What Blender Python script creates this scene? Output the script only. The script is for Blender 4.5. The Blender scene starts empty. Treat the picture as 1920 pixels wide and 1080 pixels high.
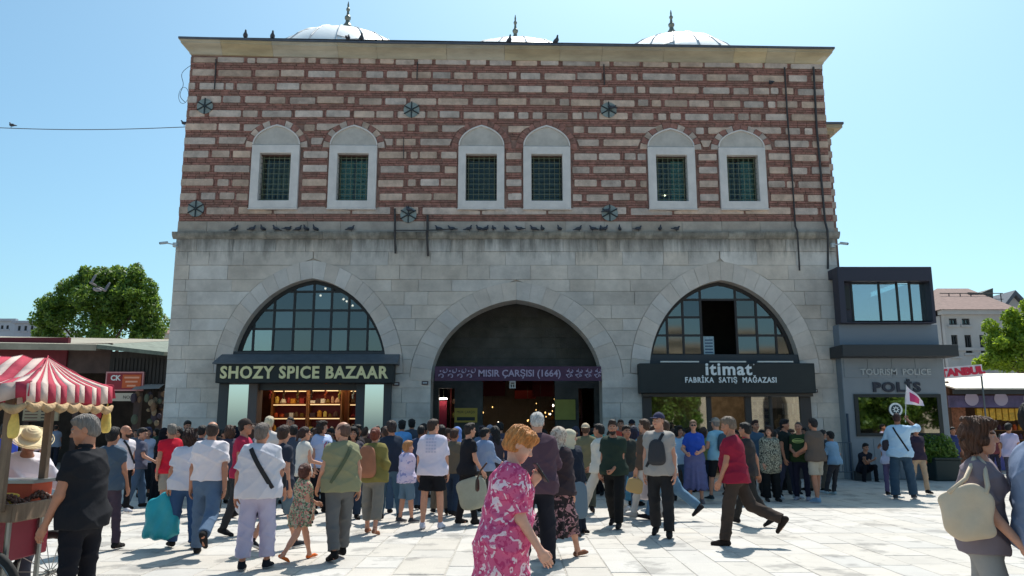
import bpy, math, random
import numpy as np
from mathutils import Vector, Matrix
from mathutils.geometry import tessellate_polygon

random.seed(7)
rad = math.radians
scene = bpy.context.scene
COL = scene.collection

# ------------------------------------------------------------------ camera, sky, sun
CAM_H, PITCH, FOC = 1.6, rad(10.09), 1461.0
cam_data = bpy.data.cameras.new('camera')
cam = bpy.data.objects.new('camera', cam_data)
COL.objects.link(cam)
cam.location = (0, 0, CAM_H)
cam.rotation_euler = (rad(90) + PITCH, 0, 0)
cam_data.sensor_width = 36.0
cam_data.lens = 36.0 * FOC / 1920.0
cam_data.clip_start = 0.1
cam_data.clip_end = 3000
scene.camera = cam

SUN_EL = 58.0
SUN_DIR = Vector((0.30, 1.0, 0)).normalized()          # direction (on the ground) towards the sun
world = bpy.data.worlds.new('World')
scene.world = world
world.use_nodes = True
nt = world.node_tree
nt.nodes.clear()
out = nt.nodes.new('ShaderNodeOutputWorld')
bg = nt.nodes.new('ShaderNodeBackground')
sky = nt.nodes.new('ShaderNodeTexSky')
sky.sky_type = 'NISHITA'
sky.sun_disc = False
sky.sun_elevation = rad(SUN_EL)
sky.sun_rotation = math.atan2(SUN_DIR.x, SUN_DIR.y)
sky.altitude = 0
sky.air_density = 1.0
sky.dust_density = 2.0
sky.ozone_density = 1.0
tint = nt.nodes.new('ShaderNodeMix')
tint.data_type = 'RGBA'
tint.blend_type = 'MULTIPLY'
tint.inputs['Factor'].default_value = 1.0
tint.inputs['B'].default_value = (0.71, 0.99, 1.0, 1)
bg.inputs['Strength'].default_value = 0.12
nt.links.new(sky.outputs[0], tint.inputs['A'])
nt.links.new(tint.outputs['Result'], bg.inputs['Color'])
nt.links.new(bg.outputs[0], out.inputs['Surface'])

sd = bpy.data.lights.new('sun', 'SUN')
sd.energy = 4.2
sd.angle = rad(0.5)
sd.color = (1.0, 0.965, 0.90)
sun = bpy.data.objects.new('sun', sd)
COL.objects.link(sun)
ce = math.cos(rad(SUN_EL))
to_sun = Vector((SUN_DIR.x * ce, SUN_DIR.y * ce, math.sin(rad(SUN_EL))))
sun.rotation_euler = to_sun.to_track_quat('Z', 'Y').to_euler()
sun.location = (10, 30, 40)

scene.view_settings.view_transform = 'Standard'
scene.view_settings.look = 'None'
scene.view_settings.exposure = 0.45
scene.view_settings.gamma = 1.0
scene.render.engine = 'CYCLES'
scene.cycles.max_bounces = 6
scene.cycles.transparent_max_bounces = 8

# ------------------------------------------------------------------ measuring helpers
def P(px, py, Y):
    """world X and height of a point of the photograph when it stands at depth Y"""
    xc = (px - 960) / FOC
    yc = (540 - py) / FOC
    dy = math.cos(PITCH) - yc * math.sin(PITCH)
    dz = math.sin(PITCH) + yc * math.cos(PITCH)
    s = Y / dy
    return xc * s, CAM_H + dz * s

def GY(py):
    """depth of a ground point seen at row py"""
    yc = (540 - py) / FOC
    dy = math.cos(PITCH) - yc * math.sin(PITCH)
    dz = math.sin(PITCH) + yc * math.cos(PITCH)
    return CAM_H * dy / -dz

# ------------------------------------------------------------------ materials
def lin(c):
    return tuple(((v / 255.0) / 12.92 if v / 255.0 <= 0.04045 else ((v / 255.0 + 0.055) / 1.055) ** 2.4) for v in c)

MATS = {}
def mat(name, col, rough=0.7, metal=0.0, var=0.0, scale=4.0, bump=0.0, bscale=30.0, spec=0.4, col2=None, emit=None, estr=1.0, stretch=None, objvar=0.0):
    """plain material: colour, optional noise variation towards col2, optional bump"""
    if name in MATS: return MATS[name]
    m = bpy.data.materials.new(name)
    m.use_nodes = True
    t = m.node_tree
    b = t.nodes['Principled BSDF']
    b.inputs['Base Color'].default_value = (*col, 1)
    b.inputs['Roughness'].default_value = rough
    b.inputs['Metallic'].default_value = metal
    b.inputs['Specular IOR Level'].default_value = spec
    co = t.nodes.new('ShaderNodeTexCoord')
    vec = co.outputs['Object']
    if stretch:
        mp = t.nodes.new('ShaderNodeMapping')
        mp.inputs['Scale'].default_value = stretch
        t.links.new(vec, mp.inputs['Vector'])
        vec = mp.outputs[0]
    last = None
    if var > 0 or col2:
        n = t.nodes.new('ShaderNodeTexNoise')
        n.inputs['Scale'].default_value = scale
        n.inputs['Detail'].default_value = 6
        n.inputs['Roughness'].default_value = 0.65
        t.links.new(vec, n.inputs['Vector'])
        r = t.nodes.new('ShaderNodeValToRGB')
        c2 = col2 if col2 else tuple(max(0, v * (1 - var)) for v in col)
        c1 = col if col2 else tuple(min(1, v * (1 + var)) for v in col)
        r.color_ramp.elements[0].position = 0.35
        r.color_ramp.elements[1].position = 0.65
        r.color_ramp.elements[0].color = (*c2, 1)
        r.color_ramp.elements[1].color = (*c1, 1)
        t.links.new(n.outputs[0], r.inputs[0])
        last = r.outputs[0]
    if objvar > 0:
        oi = t.nodes.new('ShaderNodeObjectInfo')
        hs = t.nodes.new('ShaderNodeHueSaturation')
        if last: t.links.new(last, hs.inputs['Color'])
        else: hs.inputs['Color'].default_value = (*col, 1)
        mr = t.nodes.new('ShaderNodeMapRange')
        mr.inputs['To Min'].default_value = 1 - objvar
        mr.inputs['To Max'].default_value = 1 + objvar
        t.links.new(oi.outputs['Random'], mr.inputs['Value'])
        t.links.new(mr.outputs[0], hs.inputs['Value'])
        ms = t.nodes.new('ShaderNodeMath'); ms.operation = 'MULTIPLY'; ms.inputs[1].default_value = 7.13
        fr = t.nodes.new('ShaderNodeMath'); fr.operation = 'FRACT'
        t.links.new(oi.outputs['Random'], ms.inputs[0]); t.links.new(ms.outputs[0], fr.inputs[0])
        m2 = t.nodes.new('ShaderNodeMapRange')
        m2.inputs['To Min'].default_value = 0.75
        m2.inputs['To Max'].default_value = 1.25
        t.links.new(fr.outputs[0], m2.inputs['Value'])
        t.links.new(m2.outputs[0], hs.inputs['Saturation'])
        last = hs.outputs[0]
    if last: t.links.new(last, b.inputs['Base Color'])
    if bump > 0:
        n2 = t.nodes.new('ShaderNodeTexNoise')
        n2.inputs['Scale'].default_value = bscale
        n2.inputs['Detail'].default_value = 5
        t.links.new(vec, n2.inputs['Vector'])
        bp = t.nodes.new('ShaderNodeBump')
        bp.inputs['Strength'].default_value = bump
        bp.inputs['Distance'].default_value = 0.02
        t.links.new(n2.outputs[0], bp.inputs['Height'])
        t.links.new(bp.outputs[0], b.inputs['Normal'])
    if emit:
        b.inputs['Emission Color'].default_value = (*emit, 1)
        b.inputs['Emission Strength'].default_value = estr
    MATS[name] = m
    return m

def glass_mat(name, tint=(0.5, 0.6, 0.6), refl=0.22, rough=0.03):
    if name in MATS: return MATS[name]
    m = bpy.data.materials.new(name)
    m.use_nodes = True
    t = m.node_tree
    t.nodes.clear()
    o = t.nodes.new('ShaderNodeOutputMaterial')
    mx = t.nodes.new('ShaderNodeMixShader')
    tr = t.nodes.new('ShaderNodeBsdfTransparent')
    tr.inputs['Color'].default_value = (*tint, 1)
    gl = t.nodes.new('ShaderNodeBsdfGlossy')
    gl.inputs['Roughness'].default_value = rough
    gl.inputs['Color'].default_value = (0.95, 0.97, 0.97, 1)
    mx.inputs[0].default_value = refl
    t.links.new(tr.outputs[0], mx.inputs[1])
    t.links.new(gl.outputs[0], mx.inputs[2])
    t.links.new(mx.outputs[0], o.inputs['Surface'])
    MATS[name] = m
    return m

# ------------------------------------------------------------------ mesh helpers
class MB:
    """collects faces and links them as one mesh object"""
    def __init__(s):
        s.v = []; s.f = []; s.m = []; s.mats = []
    def mi(s, m):
        if m is None: return 0
        if m not in s.mats: s.mats.append(m)
        return s.mats.index(m)
    def add(s, vs, fs, m=None):
        k = len(s.v); i = s.mi(m)
        s.v += [tuple(v) for v in vs]
        s.f += [tuple(a + k for a in f) for f in fs]
        s.m += [i] * len(fs)
        return s
    def box(s, x0, x1, y0, y1, z0, z1, m=None, M=None):
        vs = [Vector(p) for p in ((x0,y0,z0),(x1,y0,z0),(x1,y1,z0),(x0,y1,z0),(x0,y0,z1),(x1,y0,z1),(x1,y1,z1),(x0,y1,z1))]
        if M: vs = [M @ v for v in vs]
        return s.add(vs, [(0,3,2,1),(4,5,6,7),(0,1,5,4),(1,2,6,5),(2,3,7,6),(3,0,4,7)], m)
    def prism(s, poly, y0, y1, m=None, holes=(), warp=None):
        """poly: list of (x,z) ccw seen from -Y; extruded from y0 (front) to y1 (back)"""
        loops = [list(poly)] + [list(h) for h in holes]
        flat = [p for l in loops for p in l]
        n = len(flat)
        if warp: fl2 = [warp(*p) for p in flat]
        else: fl2 = flat
        vs = [(p[0], y0, p[1]) for p in fl2] + [(p[0], y1, p[1]) for p in fl2]
        if len(loops) == 1 and len(poly) == 4:
            tris = [(0, 1, 2, 3)]
        else:
            tris = [tuple(t) for t in tessellate_polygon([[Vector((p[0], p[1], 0)) for p in l] for l in loops])]
        fs = []
        for t in tris:
            a = sum(flat[t[i]][0] * flat[t[(i + 1) % len(t)]][1] - flat[t[(i + 1) % len(t)]][0] * flat[t[i]][1] for i in range(len(t)))
            if a < 0: t = t[::-1]
            fs.append(t); fs.append(tuple(a2 + n for a2 in t[::-1]))
        k = 0
        for l in loops:
            L = len(l)
            ar = sum(l[i][0] * l[(i + 1) % L][1] - l[(i + 1) % L][0] * l[i][1] for i in range(L))
            hole = l is not loops[0]
            for i in range(L):
                a, b = k + i, k + (i + 1) % L
                q = (a, a + n, b + n, b)
                if (ar < 0) != hole: q = q[::-1]
                fs.append(q)
            k += L
        return s.add(vs, fs, m)
    def tube(s, pts, r, m=None, seg=8, caps=True, rs=None):
        pts = [Vector(p) for p in pts]
        rings = []
        up = Vector((0, 0, 1))
        for i, p in enumerate(pts):
            d = (pts[min(i + 1, len(pts) - 1)] - pts[max(i - 1, 0)]).normalized()
            a = d.cross(up if abs(d.z) < 0.95 else Vector((1, 0, 0))).normalized()
            b = d.cross(a)
            rr = rs[i] if rs else r
            rings.append([p + (a * math.cos(2 * math.pi * j / seg) + b * math.sin(2 * math.pi * j / seg)) * rr for j in range(seg)])
        vs = [v for rg in rings for v in rg]
        fs = []
        for i in range(len(pts) - 1):
            for j in range(seg):
                fs.append((i * seg + j, (i + 1) * seg + j, (i + 1) * seg + (j + 1) % seg, i * seg + (j + 1) % seg))
        if caps:
            fs.append(tuple(range(seg)))
            fs.append(tuple((len(pts) - 1) * seg + j for j in range(seg))[::-1])
        return s.add(vs, fs, m)
    def lathe(s, prof, c=(0, 0, 0), seg=16, m=None, sx=1, sy=1):
        vs = []; fs = []
        for r, z in prof:
            for j in range(seg):
                a = 2 * math.pi * j / seg
                vs.append((c[0] + r * math.cos(a) * sx, c[1] + r * math.sin(a) * sy, c[2] + z))
        for i in range(len(prof) - 1):
            for j in range(seg):
                fs.append((i * seg + j, i * seg + (j + 1) % seg, (i + 1) * seg + (j + 1) % seg, (i + 1) * seg + j))
        fs.append(tuple(range(seg))[::-1])
        fs.append(tuple((len(prof) - 1) * seg + j for j in range(seg)))
        return s.add(vs, fs, m)
    def ball(s, c, r, m=None, seg=10, rng=6, sc=(1, 1, 1)):
        prof = []
        vs = [(c[0], c[1], c[2] - r * sc[2])]
        for i in range(1, rng):
            t = math.pi * i / rng
            for j in range(seg):
                a = 2 * math.pi * j / seg
                vs.append((c[0] + r * sc[0] * math.sin(t) * math.cos(a), c[1] + r * sc[1] * math.sin(t) * math.sin(a), c[2] - r * sc[2] * math.cos(t)))
        vs.append((c[0], c[1], c[2] + r * sc[2]))
        fs = []
        for j in range(seg): fs.append((0, 1 + (j + 1) % seg, 1 + j))
        for i in range(rng - 2):
            for j in range(seg):
                a = 1 + i * seg
                fs.append((a + j, a + (j + 1) % seg, a + seg + (j + 1) % seg, a + seg + j))
        k = len(vs) - 1; a = 1 + (rng - 2) * seg
        for j in range(seg): fs.append((a + j, a + (j + 1) % seg, k))
        return s.add(vs, fs, m)
    def build(s, name, m=None, parent=None, smooth=False, kind=None, label=None):
        me = bpy.data.meshes.new(name)
        me.from_pydata(s.v, [], s.f)
        ms = s.mats if s.mats else ([m] if m else [])
        for x in ms: me.materials.append(x)
        if s.mats and len(s.mats) > 1: me.polygons.foreach_set('material_index', s.m)
        if smooth: me.polygons.foreach_set('use_smooth', [True] * len(me.polygons))
        me.update()
        o = bpy.data.objects.new(name, me)
        COL.objects.link(o)
        if parent: o.parent = parent
        if kind: o['kind'] = kind
        if label: o['label'] = label
        return o

def tag(o, label=None, cat=None, group=None, kind=None):
    if label: o['label'] = label
    if cat: o['category'] = cat
    if group: o['group'] = group
    if kind: o['kind'] = kind
    return o

def empty(name, label, cat, loc=(0, 0, 0), rz=0, group=None):
    o = bpy.data.objects.new(name, None)
    COL.objects.link(o)
    o.location = loc
    o.rotation_euler = (0, 0, rz)
    o.empty_display_size = 0.2
    return tag(o, label, cat, group)

def part(o_mesh, name, parent, m=None):
    o = bpy.data.objects.new(name, o_mesh)
    COL.objects.link(o)
    o.parent = parent
    return o

def bevel(o, w=0.01, seg=1):
    b = o.modifiers.new('bevel', 'BEVEL')
    b.width = w; b.segments = seg; b.limit_method = 'ANGLE'
    return o

def text(string, size, loc, m, parent=None, name='lettering', ext=0.01, rot=(math.pi / 2, 0, 0), bold=0.0, align='CENTER', spacing=1.0, width=None, shear=0):
    c = bpy.data.curves.new(name, 'FONT')
    c.body = string; c.size = size; c.extrude = ext; c.offset = bold
    c.align_x = align; c.align_y = 'CENTER'; c.space_character = spacing; c.shear = shear
    c.resolution_u = 3
    o = bpy.data.objects.new(name, c)
    COL.objects.link(o)
    dg = bpy.context.evaluated_depsgraph_get()
    me = bpy.data.meshes.new_from_object(o.evaluated_get(dg))
    bpy.data.objects.remove(o)
    if width and len(me.vertices):
        xs = [v.co.x for v in me.vertices]
        k = width / (max(xs) - min(xs)); c0 = (max(xs) + min(xs)) / 2
        for v in me.vertices: v.co.x = (v.co.x - c0) * k
    me.materials.clear(); me.materials.append(m)
    if size < .23:
        o = bpy.data.objects.new(name, me)
        COL.objects.link(o)
        o.location = loc; o.rotation_euler = rot
        if parent: o.parent = parent
        return o
    # every letter is a part of its own: group the islands of the mesh by their span along the line
    par = list(range(len(me.vertices)))
    def find(a):
        while par[a] != a:
            par[a] = par[par[a]]; a = par[a]
        return a
    for e in me.edges:
        a, b = find(e.vertices[0]), find(e.vertices[1])
        if a != b: par[a] = b
    isl = {}
    for p in me.polygons: isl.setdefault(find(p.vertices[0]), []).append(p)
    groups = []
    for k, ps in isl.items():
        xs = [me.vertices[v].co.x for p in ps for v in p.vertices]
        groups.append([min(xs), max(xs), list(ps)])
    groups.sort(key=lambda g_: g_[0])
    mg = []
    for g_ in groups:
        if mg and min(mg[-1][1], g_[1]) - max(mg[-1][0], g_[0]) > .45 * min(mg[-1][1] - mg[-1][0], g_[1] - g_[0]):
            mg[-1][0] = min(mg[-1][0], g_[0]); mg[-1][1] = max(mg[-1][1], g_[1]); mg[-1][2] += g_[2]
        else: mg.append(g_)
    outl = []
    for g_ in mg:
        idx = {}; vs = []; fs = []
        for p in g_[2]:
            f_ = []
            for v in p.vertices:
                if v not in idx: idx[v] = len(vs); vs.append(tuple(me.vertices[v].co))
                f_.append(idx[v])
            fs.append(tuple(f_))
        mm = bpy.data.meshes.new('letter'); mm.from_pydata(vs, [], fs); mm.materials.append(m); mm.update()
        o = bpy.data.objects.new('letter', mm); COL.objects.link(o)
        o.location = loc; o.rotation_euler = rot
        if parent: o.parent = parent
        outl.append(o)
    return outl

def clip_convex(poly, conv):
    """Sutherland-Hodgman: clip poly (x,z) by a convex ccw polygon"""
    outp = list(poly)
    n = len(conv)
    for i in range(n):
        a, b = conv[i], conv[(i + 1) % n]
        inp, outp = outp, []
        if not inp: return []
        def side(p): return (b[0] - a[0]) * (p[1] - a[1]) - (b[1] - a[1]) * (p[0] - a[0])
        for j in range(len(inp)):
            p, q = inp[j], inp[(j + 1) % len(inp)]
            sp, sq = side(p), side(q)
            if sp >= 0: outp.append(p)
            if (sp >= 0) != (sq >= 0):
                t = sp / (sp - sq)
                outp.append((p[0] + t * (q[0] - p[0]), p[1] + t * (q[1] - p[1])))
    return outp

def area(p):
    return 0.5 * sum(p[i][0] * p[(i + 1) % len(p)][1] - p[(i + 1) % len(p)][0] * p[i][1] for i in range(len(p)))
# ------------------------------------------------------------------ the plaza
D = 25.0                                       # depth of the gate building's front
M_stone = mat('grey_limestone', lin((176, 168, 158)), 0.85, var=0.16, scale=1.1, bump=0.5, bscale=14, objvar=0.10)
M_joint = mat('joint_mortar', lin((176, 165, 154)), 0.95, var=0.2, scale=3)
M_paver = mat('pale_granite', lin((184, 178, 170)), 0.75, var=0.06, scale=1.7, bump=0.25, bscale=40, objvar=0.07)
M_paverj = mat('paving_joint', lin((166, 160, 151)), 0.9, var=0.25, scale=8)

def add_spots(m, scale=9, thr=.70, col=(.16, .15, .14), amount=.55):
    """trodden-in gum and drip stains: small dark marks scattered over the slabs"""
    t = m.node_tree; b = t.nodes['Principled BSDF']
    src = b.inputs['Base Color'].links[0].from_socket
    geo = t.nodes.new('ShaderNodeNewGeometry')
    fac = None
    for sc_, th_ in ((scale, thr), (scale * .22, thr - .09)):
        n = t.nodes.new('ShaderNodeTexNoise'); n.inputs['Scale'].default_value = sc_; n.inputs['Detail'].default_value = 5; n.inputs['Roughness'].default_value = .6
        t.links.new(geo.outputs['Position'], n.inputs['Vector'])
        r = t.nodes.new('ShaderNodeValToRGB'); r.color_ramp.elements[0].position = th_ - .02; r.color_ramp.elements[1].position = th_ + .06
        r.color_ramp.elements[1].color = (amount,) * 3 + (1,)
        t.links.new(n.outputs[0], r.inputs[0])
        if fac is None: fac = r.outputs[0]
        else:
            a = t.nodes.new('ShaderNodeMath'); a.operation = 'MAXIMUM'; t.links.new(fac, a.inputs[0]); t.links.new(r.outputs[0], a.inputs[1]); fac = a.outputs[0]
    mx = t.nodes.new('ShaderNodeMix'); mx.data_type = 'RGBA'; mx.inputs['B'].default_value = (*col, 1)
    t.links.new(fac, mx.inputs['Factor']); t.links.new(src, mx.inputs['A']); t.links.new(mx.outputs['Result'], b.inputs['Base Color'])
add_spots(M_paver, 7, .66)
g = MB().box(-600, 600, -300, 1500, -0.5, -0.012, mat('city_ground', lin((150, 143, 134)), 0.9, var=0.15, scale=0.2))
tag(g.build('ground'), kind='structure')
g = MB().box(-45, 45, 3.5, 60, -0.3, -0.006, M_paverj)
plaza = tag(g.build('plaza'), kind='structure')
# paving: strips of slabs running away from the camera, crossed by flush bands
rp = random.Random(3)
slabs = []
band_rows = [12.05, 12.05 + 6.6]
x = -22.0
lanes = []
while x < 22.0:
    w = rp.choice([0.42, 0.42, 0.5, 0.58])
    lanes.append((x, x + w)); x += w
ycuts = []
for (x0, x1) in lanes:
    y = 5.2 + rp.random() * 0.8
    while y < 27.0:
        L = rp.choice([0.62, 0.78, 0.95, 1.1])
        y1 = y + L
        for b in band_rows:
            if y < b < y1 or abs(y1 - b) < 0.2: y1 = b
        ny = y1
        for b in band_rows:
            if abs(y1 - b) < 1e-6: ny = b + 0.32
        if y1 - y > 0.15: slabs.append((x0, x1, y, y1))
        y = ny
for b in band_rows:
    x = -22.0
    while x < 22.0:
        L = rp.uniform(0.9, 1.3)
        slabs.append((x, x + L, b, b + 0.32)); x += L
def slab_box(mb, s, j=0.006):
    x0, x1, y0, y1 = s
    h = rp.uniform(-0.002, 0.003)
    e = 0.006
    vs = [(x0+j,y0+j,-0.05),(x1-j,y0+j,-0.05),(x1-j,y1-j,-0.05),(x0+j,y1-j,-0.05),
          (x0+j,y0+j,h-e),(x1-j,y0+j,h-e),(x1-j,y1-j,h-e),(x0+j,y1-j,h-e),
          (x0+j+e,y0+j+e,h),(x1-j-e,y0+j+e,h),(x1-j-e,y1-j-e,h),(x0+j+e,y1-j-e,h)]
    fs = [(0,1,5,4),(1,2,6,5),(2,3,7,6),(3,0,4,7),(4,5,9,8),(5,6,10,9),(6,7,11,10),(7,4,8,11),(8,9,10,11)]
    mb.add(vs, fs, M_paver)
inview = lambda s: s[3] > 8.95 and abs((s[0] + s[1]) / 2) < 0.66 * s[3] + 0.3
vis = sorted([s for s in slabs if inview(s)], key=lambda s: s[2])
near = vis[:298]
nearset = set(near)
for s in near:
    m_ = MB(); slab_box(m_, s, 0.005 if s[0] > 1 else 0.009)
    m_.build('paving_slab', parent=plaza)
rest = MB()
for s in slabs:
    if s not in nearset: slab_box(rest, s)
rest.build('far_paving_slabs', parent=plaza, kind='stuff')

# ------------------------------------------------------------------ the gate building
bld = empty('bazaar_gate_building', 'large stone and brick Ottoman gate building with three pointed arches below and six windows above', 'building', (0, D, 0))
BX0, BX1 = -11.05, 10.65
def B(mb, name, parent=None, m=None, **k):                 # children of the building live in its frame (Y = 0 at the facade)
    return mb.build(name, m, parent or bld, **k)
def warp(x, z):
    if z < 8.0: return (x, z)
    return (x, z - 0.0105 * x * (z - 8.0) / 5.2 + 0.004 * math.sin(x * 1.7) )
def arch_half(s, r, e_=0.14, n=14):
    """right half of a pointed arch: from (s,0) to (0,r)"""
    e = e_ * s; a = s + e; b = r / math.sqrt(1 - (e / a) ** 2)
    u1 = math.acos(e / a)
    return [(-e + a * math.cos(u1 * i / n), b * math.sin(u1 * i / n)) for i in range(n + 1)]
def arch_w(s, r, h, e_=0.14):
    """half width of that arch at height h above its springing"""
    if h <= 0: return s
    e = e_ * s; a = s + e; b = r / math.sqrt(1 - (e / a) ** 2)
    if h >= r: return 0.0
    return max(0.0, -e + a * math.sqrt(max(0, 1 - (h / b) ** 2)))
ARCH = [dict(c=-6.52, s=2.50, z0=3.28, r=3.09, es=3.03, er=3.69),
        dict(c=0.14, s=2.73, z0=3.05, r=2.61, es=3.40, er=3.21),
        dict(c=6.82, s=2.42, z0=3.28, r=3.03, es=3.02, er=3.66)]
def ring_outline(A, ext):
    s, r = (A['es'], A['er']) if ext else (A['s'], A['r'])
    half = arch_half(s, r)
    right = [(A['c'] + x, A['z0'] + z) for x, z in half]
    left = [(A['c'] - x, A['z0'] + z) for x, z in half[:-1]][::-1]
    return right + left                                     # right springing -> apex -> left springing
ZT = 7.69
holes = []
for A in ARCH:
    o = ring_outline(A, True)
    c, s = A['c'], A['s']
    holes.append([(c + s, -0.1), (c + s, A['z0'])] + o + [(c - s, A['z0']), (c - s, -0.1)])
outer = [(BX0, -0.1)]
for h in holes: outer += [h[-1]] + h[::-1][1:-1] + [h[0]]
outer += [(BX1, -0.1), (BX1, ZT), (BX0, ZT)]
lower = B(MB().prism(outer, 0.05, 0.85, M_joint), 'lower_wall')
rb = random.Random(11)
M_stone_lo = mat('ashlar_stone', lin((202, 191, 180)), 0.86, var=0.22, scale=0.8, bump=0.6, bscale=9, objvar=0.085)
# rain streaks and soot below the ledge: dirt with a shape of its own
def add_streaks(m, z_top, span, col=(0.06, 0.058, 0.05), amount=0.75):
    t = m.node_tree; b = t.nodes['Principled BSDF']
    src = b.inputs['Base Color'].links[0].from_socket
    geo = t.nodes.new('ShaderNodeNewGeometry')
    sep = t.nodes.new('ShaderNodeSeparateXYZ'); t.links.new(geo.outputs['Position'], sep.inputs[0])
    mr = t.nodes.new('ShaderNodeMapRange'); mr.inputs['From Min'].default_value = z_top - span; mr.inputs['From Max'].default_value = z_top
    t.links.new(sep.outputs['Z'], mr.inputs['Value'])
    mp = t.nodes.new('ShaderNodeMapping'); mp.inputs['Scale'].default_value = (1.6, 1.6, 0.25)
    t.links.new(geo.outputs['Position'], mp.inputs['Vector'])
    n = t.nodes.new('ShaderNodeTexNoise'); n.inputs['Scale'].default_value = 1.6; n.inputs['Detail'].default_value = 8; n.inputs['Roughness'].default_value = 0.7
    t.links.new(mp.outputs[0], n.inputs['Vector'])
    ad = t.nodes.new('ShaderNodeMath'); ad.operation = 'MULTIPLY_ADD'; ad.inputs[1].default_value = 0.62; ad.inputs[2].default_value = -0.42
    t.links.new(mr.outputs[0], ad.inputs[0])
    a2 = t.nodes.new('ShaderNodeMath'); a2.operation = 'ADD'
    t.links.new(ad.outputs[0], a2.inputs[0]); t.links.new(n.outputs[0], a2.inputs[1])
    rp_ = t.nodes.new('ShaderNodeValToRGB'); rp_.color_ramp.elements[0].position = 0.42; rp_.color_ramp.elements[1].position = 0.72
    rp_.color_ramp.elements[1].color = (amount,) * 3 + (1,)
    t.links.new(a2.outputs[0], rp_.inputs[0])
    mx = t.nodes.new('ShaderNodeMix'); mx.data_type = 'RGBA'
    mx.inputs['B'].default_value = (*col, 1)
    t.links.new(rp_.outputs[0], mx.inputs['Factor']); t.links.new(src, mx.inputs['A'])
    t.links.new(mx.outputs['Result'], b.inputs['Base Color'])
add_streaks(M_stone_lo, 7.75, 1.5)

def free_segments(z, shapes, lo, hi):
    """intervals (L(z), R(z)) left free by shapes; each shape gives c, w(z)"""
    segs = []; cur = lambda zz: lo
    for c, w in shapes:
        segs.append((cur, (lambda zz, c=c, w=w: c - w(zz)), c))
        cur = (lambda zz, c=c, w=w: c + w(zz))
    segs.append((cur, lambda zz: hi, hi))
    return segs
def lay_row(z0, z1, shapes, lo, hi, rnd, lmin, lmax, gap, emit, nz=4, minw=0.12):
    zs = [z0 + (z1 - z0) * i / nz for i in range(nz + 1)]
    shapes = [q for q in shapes if max(q[1](z) for z in zs) > .02]
    for (L, R, _) in free_segments(0, shapes, lo, hi):
        Ls = [L(z) for z in zs]; Rs = [R(z) for z in zs]
        if max(r - l for l, r in zip(Ls, Rs)) < minw: continue
        # straight joints stay between the curved ends
        a, b = max(Ls), min(Rs)
        cuts = []
        p = a + rnd.uniform(0.5, 1.0) * lmin
        while p < b - lmin * 0.5:
            cuts.append(p); p += rnd.uniform(lmin, lmax)
        ends = [None] + cuts + [None]
        for i in range(len(ends) - 1):
            lf = [(Ls[k] if ends[i] is None else ends[i]) + gap / 2 for k in range(nz + 1)]
            rt = [(Rs[k] if ends[i + 1] is None else ends[i + 1]) - gap / 2 for k in range(nz + 1)]
            straightL = max(lf) - min(lf) < 1e-4; straightR = max(rt) - min(rt) < 1e-4
            ks = range(nz + 1) if not (straightL and straightR) else (0, nz)
            poly = []
            for k in ks:
                if rt[k] - lf[k] > 0.01: poly.append((rt[k], zs[k] + (gap / 2 if k == 0 else -gap / 2 if k == nz else 0)))
            for k in reversed(list(ks)):
                if rt[k] - lf[k] > 0.01: poly.append((lf[k], zs[k] + (gap / 2 if k == 0 else -gap / 2 if k == nz else 0)))
            if len(poly) >= 3 and abs(area(poly)) > 0.012: emit(poly)

def shapesL():
    out_ = []
    for A in ARCH:
        def w(z, A=A):
            if z < A['z0'] - 1e-6: return A['s']
            return arch_w(A['es'], A['er'], z - A['z0']) + 0.012
        out_.append((A['c'], w))
    return out_
def emit_low(poly):
    d = rb.uniform(-0.014, 0.008)
    B(MB().prism(poly, d, 0.06, M_stone_lo), 'stone_block', lower)
rows = [i * 0.4686 for i in range(8)]
rows = rows[:7] + [3.28] + [3.28 + i * 0.441 + rb.uniform(-.06, .06) for i in range(1, 10)] + [7.69]
for i in range(len(rows) - 1):
    lay_row(rows[i], rows[i + 1], shapesL(), BX0 - 0.01, BX1 + 0.01, rb, 0.7, 1.6, 0.010, emit_low)
M_vou = mat('arch_stone', lin((202, 191, 181)), 0.85, var=0.12, scale=1.2, bump=0.4, bscale=10, objvar=0.06)
def voussoirs(A, n, parent, m, y0, y1, name='voussoir', gap=0.006, sh=0):
    hi_ = arch_half(A['s'], A['r'], n=n * 3); he = arch_half(A['es'], A['er'], n=n * 3)
    for side in (1, -1):
        for k in range(n):
            a = [(A['c'] + side * x, A['z0'] + z) for x, z in hi_[k * 3:k * 3 + 4]]
            b = [(A['c'] + side * x, A['z0'] + z) for x, z in he[k * 3:k * 3 + 4]]
            c = 0.5 * (Vector(a[0]) + Vector(b[-1]))
            poly = a + b[::-1]
            # pull in a little for the joint
            def inn(p, q, t): return (p[0] + (q[0] - p[0]) * t, p[1] + (q[1] - p[1]) * t)
            L = math.dist(a[0], a[-1]); t = min(0.2, gap / L)
            a2 = [inn(a[0], a[1], t * 1.5)] + a[1:-1] + [inn(a[-1], a[-2], t * 1.5)]
            b2 = [inn(b[0], b[1], t * 1.5)] + b[1:-1] + [inn(b[-1], b[-2], t * 1.5)]
            poly = a2 + b2[::-1]
            if area(poly) < 0: poly = poly[::-1]
            mm = m[(k + sh) % len(m)] if isinstance(m, list) else m
            B(MB().prism(poly, y0 + rb.uniform(-0.006, 0.006), y1, mm, warp=(warp if A['z0'] > 8 else None)), name, parent)
for A in ARCH:
    voussoirs(A, 11, lower, M_vou, -0.014, 0.86)
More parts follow.
